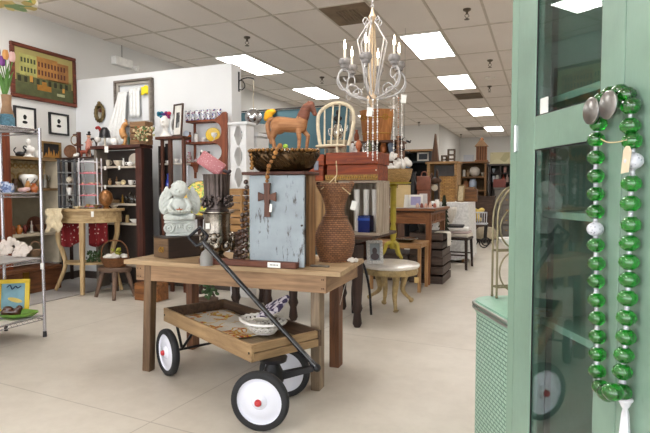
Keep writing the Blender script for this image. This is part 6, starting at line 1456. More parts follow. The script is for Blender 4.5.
def card(name, lb, cat, px, dy, w, h, m_, lean=-.12, rz=0, fold=True):
    t = thing(name, lb, cat, onK(px, dy, CL), rz)
    a = M().b6(-w/2, w/2, -.001, .001, 0, h); a.xf(Matrix.Rotation(lean, 4, 'X')); a.obj('front', m_, t)
    if fold:
        b = M().b6(-w/2, w/2, -.001, .001, 0, h); b.xf(Matrix.Translation((0, h*sin(-lean)*2, 0)) @ Matrix.Rotation(-lean, 4, 'X')); b.obj('back', m_, t)
    return t
KR = mat('kraft_cream', 'd2ba8c', .8, var=.08)
c_ = card('greeting_envelope', 'large cream envelope standing at the left of the desk top', 'envelope', 398, .10, 17*s, 20*s, KR)
card('greeting_envelope', 'second cream envelope behind the first, tilted on the desk', 'envelope', 404, .22, 13*s, 23*s, KR, rz=.2)
card('white_card', 'narrow white folded card right of the cream envelopes', 'card', 405.5, .06, 5*s, 13*s, PAPER, rz=-.5)
t = card('lavender_card', 'white card with a lavender-blue panel standing on the desk', 'card', 415.5, .12, 14*s, 13*s, PAPER)
M().b6(-5*s, 5*s, -.0035, -.0015, 2.5*s, 11*s).xf(Matrix.Rotation(-.12, 4, 'X')).obj('lavender_panel', mat('lavender', 'a9a4cc', .7), t)
card('pale_card', 'plain pale card standing behind the lavender card', 'card', 423, .26, 8*s, 14*s, mat('pale_card_stock', 'd0cccb', .8))
for k, (px, dy, c, lb) in enumerate(((417.5, .05, 'd9b5a5', 'pink seashell leftmost on the desk front edge'), (421.8, .07, '8a4a40', 'dark red seashell among the pink ones on the desk'), (426, .06, 'd8a896', 'pink spiral shell in the middle of the desk front edge'), (430.3, .09, 'd9b29e', 'tall pointed pink shell right of the lavender card'), (434.8, .14, 'b06a58', 'small reddish shell beside the white jar on the desk'))):
    m = M().lathe([(.001, 0), (1.6*s, .3*s), (1.8*s, 1.6*s), (1.4*s, 3*s), (.8*s, 4.4*s), (.001, 6.5*s if k == 3 else 4.6*s)], seg=16, flute=.08, nf=6)
    tag(m.obj('seashell', mat('shell_'+c, c, .45, var=.2), loc=onK(px, dy, CL), smooth=True, rz=k), lb, 'shell', 'seashells on the large desk')
pot('jar', 'white_ginger_jar', 'small white jar at the right end of the large desk', 'jar', onK(437, .3, CL), 2.6*s, 8*s, WHITE)
t = thing('leather_bag', 'upright brown leather bag at the back of the large desk', 'bag', onK(424, .62, ZD), .1)
LTH = mat('brown_leather', '7b4630', .5, var=.3, scale=9); s3 = mpp(Vector((-1.2, dy0+.62, 1)))
M().b6(-6.5*s3, 6.5*s3, -.07, .07, 0, 30*s3, .02).obj('bag_body', LTH, t, True); M().b6(-6.8*s3, 6.8*s3, -.09, -.071, 17*s3, 31*s3, .008).obj('flap', LTH, t, True)
M().tube(bez([(-3*s3, 0, 30*s3), (-2*s3, 0, 35*s3), (2*s3, 0, 35*s3), (3*s3, 0, 30*s3)], 5), .008, 8).obj('handle', LTH, t, True)
pot('bottle', 'black_bottle', 'black bottle behind the cream envelopes on the large desk', 'bottle', onK(413.5, .7, ZD), 6*s3, 36*s3, BLACK)
# carved chair post / mantle clock
t = thing('carved_clock_stand', 'dark carved wooden stand with a pale clock face at the back right of the desk', 'clock', onK(434.5, .85, ZD), .1); s4 = mpp(Vector((-1.2, dy0+.85, 1)))
MP = wood('carved_dark', '5f4028', '2c1b0f', 'z')
M().b6(-5.5*s4, 5.5*s4, -.05, .05, 0, 2*s4).obj('base', MP, t); M().b6(-5*s4, -3.4*s4, -.03, .03, 2*s4, 24*s4).obj('post', MP, t); M().b6(3.4*s4, 5*s4, -.03, .03, 2*s4, 24*s4).obj('post', MP, t)
M().ball((0, 0, 26*s4), (7*s4, .04, 3.4*s4), 14).ball((-3*s4, 0, 30*s4), (1.6*s4, .03, 3.6*s4), 10).ball((2.6*s4, 0, 33*s4), (1.4*s4, .03, 4.4*s4), 10).obj('carved_crest', MP, t, True)
M().lathe([(.001, 0), (3.2*s4, 0), (3.2*s4, .03), (.001, .03)], (0, .015, 19*s4), 24, rot=(pi/2, 0, 0)).obj('dial', CREAM, t, True)
# dark crates under the desk
DC = wood('crate_dark', '5c4a40', '332822', 'x')
def slatcrate(name, lb, x0, x1, y0, y1, z0, z1, grp=None):
    t = thing(name, lb, 'crate', ((x0+x1)/2, (y0+y1)/2, z0), 0, grp); w, d, h = (x1-x0)/2, (y1-y0)/2, z1-z0
    M().b6(-w+.012, w-.012, -d+.012, d-.012, 0, .015).obj('bottom', DC, t)
    for z in (0, h*.36, h*.72):
        M().b6(-w, w, -d, -d+.012, z, z+h*.28).obj('slat', DC, t); M().b6(-w, w, d-.012, d, z, z+h*.28).obj('slat', DC, t)
        M().b6(w-.012, w, -d+.013, d-.013, z, z+h*.28).obj('slat', DC, t)
    M().b6(-w, -w+.012, -d+.013, d-.013, 0, h).obj('end_board', DC, t); M().b6(-w, w, -d, d, h+.0005, h+.006).obj('top_board', DC, t); return t
cz = lf.y+.12; cx1 = dx1+.07
slatcrate('dark_crate', 'lower dark slatted crate under the right end of the large desk', cx1-.42, cx1-.0, cz, cz+.62, .001, .33)
slatcrate('dark_crate', 'upper dark slatted crate under the desk with a white cloth over it', cx1-.42, cx1-.01, cz+.02, cz+.60, .338, .62)
slatcrate('dark_crate', 'dark slatted crate in shadow under the middle of the large desk', cx1-.92, cx1-.45, cz+.05, cz+.6, .001, .34)
m = M()
m.grid(lambda u, v: Vector((cx1-.12+.16*min(1, u*1.6), cz+.08+.26*v+.01*sin(9*u), .634+.003*sin(12*v) if u < .62 else .634-(u-.62)*.45+.003*sin(12*v))), 14, 12)
tag(m.obj('white_cloth', LINEN, smooth=True, thick=.006), 'white cloth draped over the upper crate under the desk', 'cloth')
t = thing('table_fan', 'grey wire basket lying on the upper crate under the desk', 'basket', (cx1-.27, cz+.25, .627), 0); M().lathe([(.001, 0), (.07, 0), (.1, .09), (.09, .09), (.001, .012)], seg=20).obj('body', TIN, t, True)
t.name = 'wire_basket'

# chair with cushions
pc = onz(464.5, 268.5, 0); s = mpp(pc)
def cane_chair(loc, rz, lb, grp=None):
    t = thing('parlor_chair', lb, 'chair', loc, rz, grp); CH = wood('chair_dark', '3f2a20', '1c110c', 'z')
    SZ_ = .47
    M().b6(-.22, .22, -.21, .21, SZ_-.04, SZ_).obj('seat', CH, t, bevel=.01)
    for x in (-.19, .19):
        M().beam((x*1.05, -.20, 0), (x, -.18, SZ_-.04), .03, .03, w1=.04, h1=.04, up=(0, 1, 0)).obj('leg', CH, t)
        M().beam((x*1.05, .24, 0), (x, .19, SZ_-.04), .03, .03, w1=.036, h1=.036, up=(0, 1, 0)).obj('leg', CH, t)
    for z in (.2,): M().b6(-.19, .19, -.2, -.18, z, z+.02).b6(-.19, .19, .2, .22, z, z+.02).obj('stretcher', CH, t)
    return t
ch = cane_chair((pc.x-.14, pc.y+.05, 0), R(-4), 'dark wooden chair frame stacked with folded linens beside the white tablecloth')
for k, (c, w_, h_, lb) in enumerate((('d4cabd', .44, .05, 'bottom folded beige linen stacked on the dark chair'), ('b8a6a2', .42, .035, 'dusty pink folded linen in the middle of the chair stack'), ('dedad6', .40, .05, 'white folded linen near the top of the chair stack'), ('2a2628', .24, .03, 'black folded cloth on top of the chair stack'))):
    z_ = .472+(0, .052, .089, .141)[k]
    tag(M().b6(-w_/2, w_/2, -.18, .18, 0, h_, .014).obj('folded_linen', mat('linen_'+c, c, .9, var=.06), loc=(pc.x-.14, pc.y+.05, z_), rz=R(-4+3*k), smooth=True), lb, 'linen')
p = Vector((pc.x-.42, pc.y-.12, .474))
# white doll / feather tree behind: white triangular cloth with dark fir
q = onz(447, 262, 0); q = ony(446.5, 228, pc.y+.1)
t = thing('dark_feather_tree', 'small dark fir tree ornament by the desk corner', 'tree ornament', (ony(444, 230, pc.y-.35).x, pc.y-.35, 0), 0); sT = mpp(Vector((-1.4, pc.y-.3, 1)))
m = M()
for k in range(9): m.lathe([(.10-.009*k, .42+.07*k), (.012, .53+.07*k)], seg=14, flute=.25, nf=7)
m.obj('branches', mat('fir_dark', '27301f', .8, var=.3), t); M().cyl((0, 0, .0), (0, 0, .5), .014).obj('trunk', DARKZ, t); M().cyl((0, 0, 0), (0, 0, .04), .09, .07, 16).obj('stand', IRON, t)
# white clothed table
ty = ony(455, 262, 7.9); cy0 = onz(462, 263, 0).y; 
x0c, x1c = onY(444, cy0, 0).x-.35, onY(468.5, cy0, 0).x; zc_ = ony(458, 202.5, cy0).z
t = thing('cloth_covered_table', 'square table hidden under a long white lace tablecloth', 'table', ((x0c+x1c)/2, cy0+.45, 0), 0); w_ = (x1c-x0c)/2
M().b6(-w_+.02, w_-.02, -.43, .43, zc_-.03, zc_-.006).obj('tabletop', BLX, t)
for x in (-w_+.06, w_-.1):
    for y in (-.38, .34): M().b6(x, x+.04, y, y+.04, 0, zc_-.031).obj('leg', BLZ2, t)
m = M(); n_ = 120
def per(u):
    u = u % 1*4; k = int(u); f = u-k
    return [(-w_+2*w_*f, -.45), (w_, -.45+.9*f), (w_-2*w_*f, .45), (-w_, .45-.9*f)][k]
rows = []
for j, (z, o_) in enumerate(((zc_+.002, 0), (zc_-.01, .006), (zc_*.7, .02), (zc_*.4, .03), (.06, .04))):
    rows.append([])
    for i in range(n_):
        x, y = per(i/n_); k = 1+o_/w_+(.02*sin(i*.8)*(j/4)); rows[-1].append(m.bm.verts.new((x*k, y*k, z+(.02*sin(i*.5) if j == 4 else 0))))
for A, B in zip(rows, rows[1:]):
    for i in range(n_): m.bm.faces.new((A[i], A[(i+1) % n_], B[(i+1) % n_], B[i]))
m.bm.faces.new(rows[0])
tag(m.obj('tablecloth', mat('white_lace_cloth', 'd2d1cf', .9, var=.2, scale=26), loc=((x0c+x1c)/2, cy0+.45, 0), smooth=False), 'long white lace tablecloth hanging to the floor beyond the linen stack', 'tablecloth')
def onC(px, dy): p = ony(px, 200, cy0+dy); p.z = zc_+.004; return p
s = mpp(Vector((-1.4, cy0+.3, 1)))
p = onC(447.5, .35); t = thing('tall_wicker_basket', 'tall golden wicker hamper basket on the white clothed table', 'basket', p, 0)
M().lathe([(.001, 0), (7.4*s, 0), (8.4*s, 24*s), (8.9*s, 25.6*s), (7.6*s, 25.6*s), (7*s, 3*s), (.001, 2*s)], seg=36).obj('body', wicker('gold_wicker', 'b98a4c', '6d4a22', 26, 24), t, True)
t = framed('leaning_picture', 'small cream picture leaning beside the tall golden basket', 'picture', onC(460.5, .25), 8*s, 17*s, wood('tan_frame', '9a7a4c', '5e4726', 'z'), mat('sepia_art', 'b8a888', .6, var=.3, scale=20), fw=1.2*s, rz=R(-20), tilt=R(-8))
tag(M().b6(-.16, .16, -.1, .1, 0, .22, .01).obj('brown_case', wood('case_brown', '7d5228', '4a2d12', 'x'), loc=onC(467.5, .62)), 'ochre wooden case at the right back of the white clothed table', 'case')
# white fabric heap hanging at desk corner
t = m = M().grid(lambda u, v: Vector(((u-.5)*.30*(1-.55*v)*-1+.02*sin(7*v), .02*sin(18*u), .42*(1-v)-.0)), 10, 8)
tag(t.obj('lace_shawl', mat('shawl_white', 'cfc8bd', .9, var=.1, scale=30), loc=(pc.x-.33, pc.y+.30, .48), smooth=True, thick=.02), 'cream lace shawl heaped at the back of the linen-stacked chair', 'shawl')
# ottoman
p = onz(486.5, 242, 0); s = mpp(p); t = thing('tufted_ottoman', 'small round beige ottoman on dark casters in the far aisle', 'ottoman', p+Vector((0, -.16, .005)), 0)
M().lathe([(.001, 4*s), (9.5*s, 4*s), (10.5*s, 7*s), (9.6*s, 12*s), (7*s, 15*s), (.001, 16*s)], seg=32).obj('cushion', mat('beige_upholstery', 'a99c86', .9, var=.15), t, True)
for k in range(4): a1 = k*pi/2+.6; M().cyl((8*s*cos(a1), 8*s*sin(a1), 0), (7*s*cos(a1), 7*s*sin(a1), 4.2*s), 1*s, 1.1*s, 10).obj('leg', DARKZ, t, True)
# far furniture helper: boxes standing on floor at Y
def farbox(name, lb, cat, px0, px1, ytop, Y, d, m_, topm=None, opening=None, shelves=()):
    a, b = onY(px0, Y, 0).x, onY(px1, Y, 0).x; z = ony((px0+px1)/2, ytop, Y).z; w = b-a
    t = thing(name, lb, cat, (a, Y, 0), 0)
    if opening is None:
        M().b6(0, w, .0, d, 0, z-.04).obj('carcass', m_, t); M().b6(-.03, w+.03, -.03, d, z-.039, z).obj('top', topm or m_, t)
    else:
        M().b6(0, .05, 0, d, 0, z-.04).obj('side', m_, t); M().b6(w-.05, w, 0, d, 0, z-.04).obj('side', m_, t); M().b6(-.03, w+.03, -.03, d, z-.039, z).obj('top', topm or m_, t)
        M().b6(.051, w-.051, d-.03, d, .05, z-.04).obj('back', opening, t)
        for y in shelves:
            z_ = ony((px0+px1)/2, y, Y).z; M().b6(.051, w-.051, 0.01, d-.031, z_-.03, z_).obj('shelf', m_, t)
    return t, z, a, b
# yellowish carriage chair cluster
def onY3(px, py, Y): return ony(px, py, Y)
LWD = wood('light_hutch', 'c29a68', '87643c', 'x')
FYa = 10.0
t, zb, a, b = farbox('black_bookcase', 'black bookcase with a tan top in front of the far white wall face', 'bookcase', 402.5, 431, 149.5, FYa+1.2, .45, mat('black_case', '232427', .5), wood('tan_top', 'a37a4c', '6b4b29', 'x'), opening=mat('black_inside', '191a1d', .8), shelves=(161,))
s = mpp(Vector((-2.7, FYa+1.2, 1)))
f_ = framed('white_empty_frame', 'white picture frame standing on the far black bookcase shelf', 'frame', Vector((onY(422.5, FYa+1.25, 0).x, FYa+1.3, ony(416, 161, FYa+1.2).z+.001)), 11.5*s, 8.6*s, mat('frame_white', 'cdc8be', .6), mat('dark_print', '2b3038', .5), fw=1.5*s)
t, zl, a, b = farbox('light_wood_hutch', 'light wooden open desk hutch left of the far bookcases', 'hutch', 427, 457, 161.5, FYa, .5, LWD, opening=mat('hutch_grey', '8d8f92', .8, var=.1), shelves=(188,))
s = mpp(Vector((-2.2, FYa, 1)))
t = thing('wooden_obelisk', 'tall narrow brown wooden obelisk on the light wood hutch', 'obelisk', Vector((onY(433.7, FYa, 0).x, FYa+.15, zl+.001)), 0)
M().prism([(-3.6*s, 0), (3.6*s, 0), (.3*s, 28*s), (-.3*s, 28*s)], -.06, .06).obj('spire', wood('obelisk_brown', '6e4a2c', '3d2614', 'z'), t, bevel=.004); M().b6(-4.4*s, 4.4*s, -.09, .09, 0, 1.2*s).obj('base', DARKX, t)
WI = mat('wire_brown', '5c4c3c', .5, .5)
for k, (px, w_, h_, lb) in enumerate(((442.8, 5.6, 6, 'small brown miniature chair on the light wood hutch'), (450, 7, 12, 'taller brown two-tier plant stand on the light wood hutch'))):
    t = thing('miniature_stand', lb, 'stand', Vector((onY(px, FYa, 0).x, FYa+.15, zl+.001)), 0); W2 = w_*s/2
    for sx in (-1, 1):
        for sy in (-.05, .05): M().box((sx*(W2-.01), sy, h_*s/2), (.02, .02, h_*s)).obj('leg', WI, t)
    for z in ((.35, .95) if k == 0 else (.2, .55, .97)): M().box((0, 0, h_*s*z), (W2*2, .12, .025)).obj('shelf', WI, t)
FYb = 13.7
t, zb2, a, b = farbox('oak_bookcase', 'medium brown open bookcase below the big birdhouse', 'bookcase', 457.5, 486.5, 161.5, FYb, .5, wood('oak_far', 'a17444', '64421f', 'x'), opening=mat('bookcase_inner', '6d573c', .8, var=.2), shelves=(176.5, 190))
s = mpp(Vector((-2, FYb, 1)))
def onB(px, z, dy=.2): return Vector((onY(px, FYb, 0).x, FYb+dy, z+.001))
t = thing('birdhouse', 'large slatted reddish wooden birdhouse on the oak bookcase', 'birdhouse', onB(480.5, zb2), 0)
BHW = wood('birdhouse_wood', 'b87f55', '7c4c2c', 'z')
M().b6(-6*s, 6*s, -.1, .12, 0, 1.6*s).obj('base', BHW, t); M().b6(-5*s, 5*s, -.02, .1, 1.7*s, 15*s).obj('house_body', wood('birdhouse_dark', '8a5535', '54301a', 'z'), t)
for k in range(5): M().b6((-5+2.3*k)*s, (-4.1+2.3*k)*s, -.06, -.021, 1.7*s, 15*s).obj('bar', BHW, t)
M().prism([(-6.4*s, 15*s), (6.4*s, 15*s), (1.6*s, 21*s), (-1.6*s, 21*s)], -.12, .14).obj('roof', wood('birdhouse_roof', 'c9a179', '8f6a48', 'x'), t); M().lathe([(1.8*s, 21*s), (1.8*s, 22.6*s), (.001, 24.5*s)], seg=12).obj('finial', BHW, t, True)
tag(M().b6(-4.8*s, 4.8*s, -.05, .05, 0, 7*s).obj('white_print_box', mat('white_box', 'b4bac4', .7, var=.06), loc=onB(467.5, zb2)), 'pale white box standing left of the birdhouse', 'box')
zq = ony(472, 176.5, FYb).z
M_ = M().ball((0, 0, 5*s), (5.2*s, .14, 4.9*s), 18).ball((-2.2*s, 0, 6*s), (2.8*s, .1, 3.6*s), 10); tag(M_.obj('white_pillow', mat('pillow_white', 'cfc6bb', .9, var=.06), loc=onB(474, zq, .18), smooth=True), 'plump white pillow on the oak bookcase shelf', 'pillow')
for k, (px, kd, c, nm, lb) in enumerate(((463, 'jar', 'd8d4cc', 'white_crock', 'white crock at the left of the oak bookcase shelf'), (467, 'vase', 'a88c6a', 'tan_vase', 'tan vase next to the white crock on the oak bookcase'), (481.9, 'bowl', 'c2b7a2', 'stone_bowl', 'stone-coloured bowl right of the plump pillow'))):
    pot(kd, nm, lb, nm.split('_')[1], onB(px, zq), 1.6*s, 7*s if kd != 'bowl' else 4*s, mat('far_'+c, c, .5))
zq2 = ony(472, 190, FYb).z
pot('jar', 'pale_blue_jar', 'tall pale blue jar in the lower opening of the oak bookcase', 'jar', onB(472, zq2), 3.6*s, 11*s, mat('far_blue', 'aebcd0', .4))
pot('jar', 'copper_crock', 'copper-brown crock in the lower opening of the oak bookcase', 'crock', onB(465, zq2), 2.6*s, 9*s, mat('far_copper', '8f5a34', .5))
t, zb3, a, b = farbox('dark_cubby_case', 'dark cubby bookcase beside the green cabinet edge, filled with jars', 'bookcase', 488.5, 513, 164, FYb, .5, mat('cubby_dark', '3a2f2c', .6), opening=mat('cubby_inner', '55504c', .8), shelves=(172.5, 182))
a_, b_ = onY(500.3, FYb, 0).x, 0; M().b6(a_-a-.02, a_-a+.02, 0.01, .46, 1.3, zb3-.041).obj('divider', mat('cubby_dark', '3a2f2c', .6), t)
for k, (px, y, c, kd, h_, lb) in enumerate(((493.2, 182, 'c8ccd2', 'jar', 6, 'pale glass jar lower left in the dark cubby case'), (497, 182, 'd6d2c8', 'jar', 7, 'cream jar second from left in the dark cubby case'), (503, 182, 'a04a3c', 'bottle', 7.4, 'red-capped bottle right of the cubby divider'), (507, 182, 'c9a89a', 'bottle', 7.4, 'pink bottle at the right of the dark cubby case'), (493, 172.5, '9aa4ac', 'bowl', 4, 'grey-blue bowl on the upper left cubby shelf'), (504.5, 172.5, 'b88a80', 'jar', 6, 'rosy jar on the upper right cubby shelf'))):
    nm = {'jar': 'cubby_jar', 'bottle': 'cubby_bottle', 'bowl': 'cubby_bowl'}[kd]; pot(kd, nm, lb, kd, Vector((onY(px, FYb, 0).x, FYb+.15, ony(500, y, FYb).z+.001)), 1.6*s, h_*s, mat('cub_'+c, c, .35))
t = framed('map_print', 'cream map-like printed board standing on the dark cubby case', 'print', onB(499.5, zb3, .1), 18.5*s, 11.5*s, mat('map_edge', 'c8bd98', .8), multi('map_paint', ['d6cfac', 'cfc7a0', 'd9d3b4', 'b8b28a', 'd6cfac', 'dcd6bc'], 3.2, .8), fw=.6*s)
# file chest and side things near the aisle end
t, zf_, a, b = farbox('grey_file_chest', 'grey-brown file chest with small drawers at the far end of the aisle', 'file chest', 495, 512, 187.5, FYb-.7, .45, mat('file_grey', '6b6660', .6, var=.15))
w = b-a
for r_ in range(4):
    for c_ in range(2):
        dr = M().b6(w*.04+c_*w*.48, w*.46+c_*w*.48, -.02, -.001, .12+r_*.24, .32+r_*.24).obj('drawer', mat('file_front', '767069', .6, var=.15), t, bevel=.004)
        M().b6(w*.2+c_*w*.48, w*.3+c_*w*.48, -.04, -.021, .21+r_*.24, .23+r_*.24).obj('drawer_pull', BRASS, dr)
tag(M().b6(-.14, .14, -.1, .1, 0, .2, .01).obj('red_tin_box', mat('tin_red', '6e3126', .5), loc=(onY(499.5, FYb-.6, 0).x, FYb-.5, zf_+.001)), 'dull red tin box on the grey file chest', 'box')
# doll carriage and table between
cp = onz(481, 232, 0); t = thing('doll_carriage', 'white and blue doll carriage with yellow cloth in front of the far bookcases', 'doll carriage', (onY(479, 10.9, 0).x, 11.0, 0), 0); s = mpp(Vector((-1.5, 11, 1)))
M().b6(-8*s, 8*s, -.2, .2, 23*s, 24*s).obj('tray', mat('carriage_white', 'b8bcc4', .6), t)
m = M()
for k in range(9): m.cyl(((-8+2*k)*s, -.2, 24*s), ((-8.6+2.15*k)*s, -.24, 35*s), .01, seg=6)
m.tube([(-9*s, -.24, 35*s), (9*s, -.24, 35*s)], .014, 6); m.obj('side_rails', mat('carriage_white', 'b8bcc4', .6), t)
for sx in (-1, 1):
    for sy in (-1, 1): M().cyl((sx*7*s, sy*.17, 23*s), (sx*6*s, sy*.17, 5*s), .018, seg=8).obj('leg', IRON, t)
    M().torus((sx*6*s, -.19, 5*s), 4*s, .012, (pi/2, 0, 0)).obj('wheel', IRON, t, True); M().torus((sx*6*s, .19, 5*s), 4*s, .012, (pi/2, 0, 0)).obj('wheel', IRON, t, True)
random.seed(5); m = M()
for k in range(8): m.ball((random.uniform(-5, 3)*s, random.uniform(-.1, .1), random.uniform(26, 38)*s), (3*s, .08, 2.4*s), 8)
tag(m.obj('yellow_blanket', mat('butter_cloth', 'c9b060', .9, var=.3), loc=(onY(479, 10.9, 0).x, 11.0, 0), smooth=True, remesh=.02), 'crumpled yellow and tan blanket heaped in the doll carriage', 'blanket')
t, z5, a, b = farbox('tan_dresser', 'tan dresser behind the tall golden basket and white table', 'dresser', 447, 472, 187, 11.9, .5, wood('tan_dresser', '9a7140', '604220', 'x'))
t, z6, a, b = farbox('dark_chest_of_drawers', 'dark low chest of drawers behind the doll carriage', 'chest of drawers', 473, 494, 196, 12.45, .4, wood('dark_chest', '5a4232', '2f2018', 'x'))
# teal divider with yellow duster
TY = 8.6; a, b = onY(205, TY, 0).x, onY(347, TY, 0).x; zt_ = ony(275, 110.5, TY).z
struct(M().b6(LW, b, TY, TY+.12, 0, zt_).obj('wall_teal', mat('teal_paint', '44656f', .7, var=.06, scale=2)))
tag(M().cyl((LW+.3, TY-.03, zt_+.015), (b, TY-.03, zt_+.015), .012).obj('curtain_rod', IRON), 'thin black rod along the top of the teal wall', 'rod')
s = mpp(Vector((-4.5, TY, 1))); p = ony(270, 111, TY-.05)
m = M().ball((-1*s, 0, -5*s), (5.2*s, .04, 5.6*s), 12).ball((3*s, 0, -2*s), (4.6*s, .045, 3*s), 12).ball((-4*s, 0, -8*s), (3*s, .035, 3.4*s), 10)
tag(m.obj('hanging_scarf', mat('yellow_cloth', 'e0a018', .8, var=.15), loc=(p.x, TY-.07, p.z+.02), smooth=True, remesh=.02), 'bright yellow scarf hooked on the black rod of the teal wall', 'scarf')
p = ony(248, 131, 5.9)
t = thing('white_lamp_shade', 'white square lampshade behind the silver gazing ball', 'lamp', (p.x, 6.2, 0), 0); s = mpp(Vector((p.x, 6, 1)))
M().lathe([(6*s, p.z+9*s), (8.4*s, p.z), (8*s, p.z), (5.8*s, p.z+9*s)], seg=28).obj('shade', mat('shade_white', 'dcdad6', .8), t, True); M().lathe([(.001, 0), (.14, 0), (.13, .03), (.02, .05), (.015, p.z+8*s)], seg=18).obj('stand', MAHOG, t, True)
# tall dark shelf with figurines behind the gazing ball
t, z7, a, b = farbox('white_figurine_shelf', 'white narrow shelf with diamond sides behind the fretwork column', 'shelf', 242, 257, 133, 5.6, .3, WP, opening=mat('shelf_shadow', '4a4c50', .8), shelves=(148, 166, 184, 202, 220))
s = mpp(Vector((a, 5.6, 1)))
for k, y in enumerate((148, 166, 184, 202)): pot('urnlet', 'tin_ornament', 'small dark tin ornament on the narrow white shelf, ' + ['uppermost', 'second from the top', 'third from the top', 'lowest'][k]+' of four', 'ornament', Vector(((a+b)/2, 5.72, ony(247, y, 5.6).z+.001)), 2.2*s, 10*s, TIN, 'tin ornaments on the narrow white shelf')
# ======================= CHANDELIER =======================
cp = ond(372, 108, 4.5); cz = cp.z; s = 4.5/F
t = thing('chandelier', 'white-painted iron chandelier with six candle arms and bead strands hanging from the ceiling', 'chandelier', (cp.x, cp.y, 0), FACE)
CW_ = mat('chalky_white', 'b9b6b6', .6, var=.15, scale=40); CWH = mat('candle_sleeve', 'e3d8c6', .5)
FLM = bpy.data.materials.new('bulb_glow'); FLM.use_nodes = True; _b = FLM.node_tree.nodes['Principled BSDF']
_b.inputs['Emission Color'].default_value = (1, .80, .55, 1); _b.inputs['Emission Strength'].default_value = 30
zp = lambda py: ond(372, py, 4.5).z
M().tube([(0, 0, zp(6)), (0, 0, CZ-.03)], .004, 6).obj('chain_rod', CW_, t, True)
m = M(); z = zp(8)
k = 0
while z < CZ-.05: m.torus((0, 0, z+.016), .012, .003, (pi/2, 0, (k % 2)*pi/2), 12, 5); z += .026; k += 1
m.obj('chain', CW_, t, True)
M().lathe([(.001, CZ-.001), (.05, CZ-.001), (.045, CZ-.03), (.001, CZ-.035)], seg=20).obj('ceiling_cup', CW_, t, True)
M().lathe([(.008, zp(8)), (.02, zp(14)), (.035, zp(17)), (.02, zp(22)), (.01, zp(24)), (.01, zp(88)), (.03, zp(94)), (.05, zp(99)), (.02, zp(104)), (.012, zp(106)), (.001, zp(109))], seg=20).obj('stem', mat('warm_stem', 'c9b093', .5), t, True)
for k in range(6):
    a = k*pi/3+.22; c_, s_ = cos(a), sin(a)
    def Q(r, py): return (r*1.08*s*c_, r*1.08*s*s_, zp(py))
    arm = M().tube(bez([Q(2, 100), Q(12, 97.5), Q(24, 93), Q(31, 84), Q(31.5, 76), Q(28, 71), Q(23, 73), Q(22, 79), Q(25, 82), Q(27, 79)], 5), [.85*s]*30+[.7*s]*16, 8).obj('arm', CW_, t, True)
    M().tube(bez([Q(26, 91), Q(20, 86), Q(14, 88), Q(13, 93), Q(16, 95), Q(18, 92)], 5), .55*s, 6).obj('scroll', CW_, t, True)
    M().tube(bez([Q(24, 92), Q(30, 90), Q(33, 82), Q(30, 74), Q(26, 70)], 5), .6*s, 6).obj('outer_scroll', CW_, t, True)
    M().tube([Q(3, 22), Q(14, 41), Q(7, 78), Q(3, 97)], .75*s, 6).obj('cage_bar', CW_, t, True)
    M().tube(bez([Q(2, 24), Q(6, 18), Q(9, 22), Q(6, 27)], 5), .55*s, 6).obj('crown_scroll', CW_, t, True)
    bx, by = 28*s*c_, 28*s*s_
    pan = M().lathe([(.001, zp(73)), (2*s, zp(73)), (2.2*s, zp(70)), (4*s, zp(69)), (4.3*s, zp(66.5)), (4.6*s, zp(66.4)), (5.9*s, zp(65)), (5.9*s, zp(62)), (5.2*s, zp(61.8)), (5*s, zp(60.4)), (.001, zp(60.2))], (bx, by, 0), 20).obj('candle_cup', mat('grey_wash', '8f8b8a', .7, var=.3, scale=30), t, True)
    M().cyl((bx, by, zp(60.6)), (bx, by, zp(51)), 1.25*s, seg=12).obj('candle_sleeve', CWH, t, True)
    M().lathe([(.5*s, zp(51)), (1.35*s, zp(49)), (1.1*s, zp(46.5)), (.3*s, zp(42.5)), (.001, zp(41))], (bx, by, 0), 12).obj('flame_bulb', FLM, t, True)
# beads down the stem and in swags
for k in range(8):
    a = k*pi/4; m = M(); py = 24
    while py < 100:
        r_ = (2.2+1.6*sin((py-24)/76*pi))*s; m.ball((r_*cos(a), r_*sin(a), zp(py)), .62*s, 6); py += 1.7
    m.obj('bead_strand', mat('pearl_warm', 'dcc8a8', .25, var=.1), t, True)
    m = M()
for k in range(6):
    a0, a1 = k*pi/3+.22, (k+1)*pi/3+.22; m = M()
    for j in range(15):
        u = j/14; a = a0+(a1-a0)*u; r_ = 25*s; m.ball((r_*cos(a), r_*sin(a), zp(90+9*sin(pi*u))), .6*s, 6)
    m.obj('crystal_swag', mat('crystal_bead', 'd9d5d2', .1, var=.05), t, True)
# hanging crystal garlands with tags
def strand(px, y0, y1, D, lb, c='dcd8d2', tagy=None, star=False):
    a = ond(px, y0, D); b = ond(px, y1, D); L = a.z-b.z; t = thing('hanging_garland', lb, 'garland', (a.x, a.y, a.z), FACE, None)
    M().cyl((0, 0, 0), (0, 0, -L), .0013, seg=5).obj('thread', CRM, t)
    m = M(); z = .01; k = 0
    while z < L: m.ball((0, 0, -z), (.0055, .0055, .008) if k % 4 else (.009, .009, .012), 6); z += .021; k += 1
    m.obj('crystals', mat('garland_'+c, c, .2, var=.08), t, True)
    if tagy: z = ond(px, tagy, D).z-a.z; M().box((.012, -.012, z), (.045, .0015, .07), (0, .12, 0)).obj('paper_tag', PAPER, t)
    if star:
        z = ond(px, y0+10, D).z-a.z; m = M()
        for j in range(8): an = j*pi/4; m.cyl((0, 0, z), (.035*cos(an), 0, z+.035*sin(an)), .004, .002, 6)
        for j in range(8): an = j*pi/4; m.ball((.038*cos(an), 0, z+.038*sin(an)), .007, 6)
        m.obj('star_drop', mat('star_crystal', 'd0c6bc', .2), t, True)
strand(368, 99, 158, 4.20, 'clear crystal garland with a white tag, leftmost below the chandelier', tagy=112)
strand(373, 99, 160, 4.10, 'clear crystal garland second from left below the chandelier')
strand(377.5, 99, 161, 4.20, 'clear crystal garland third from left below the chandelier')
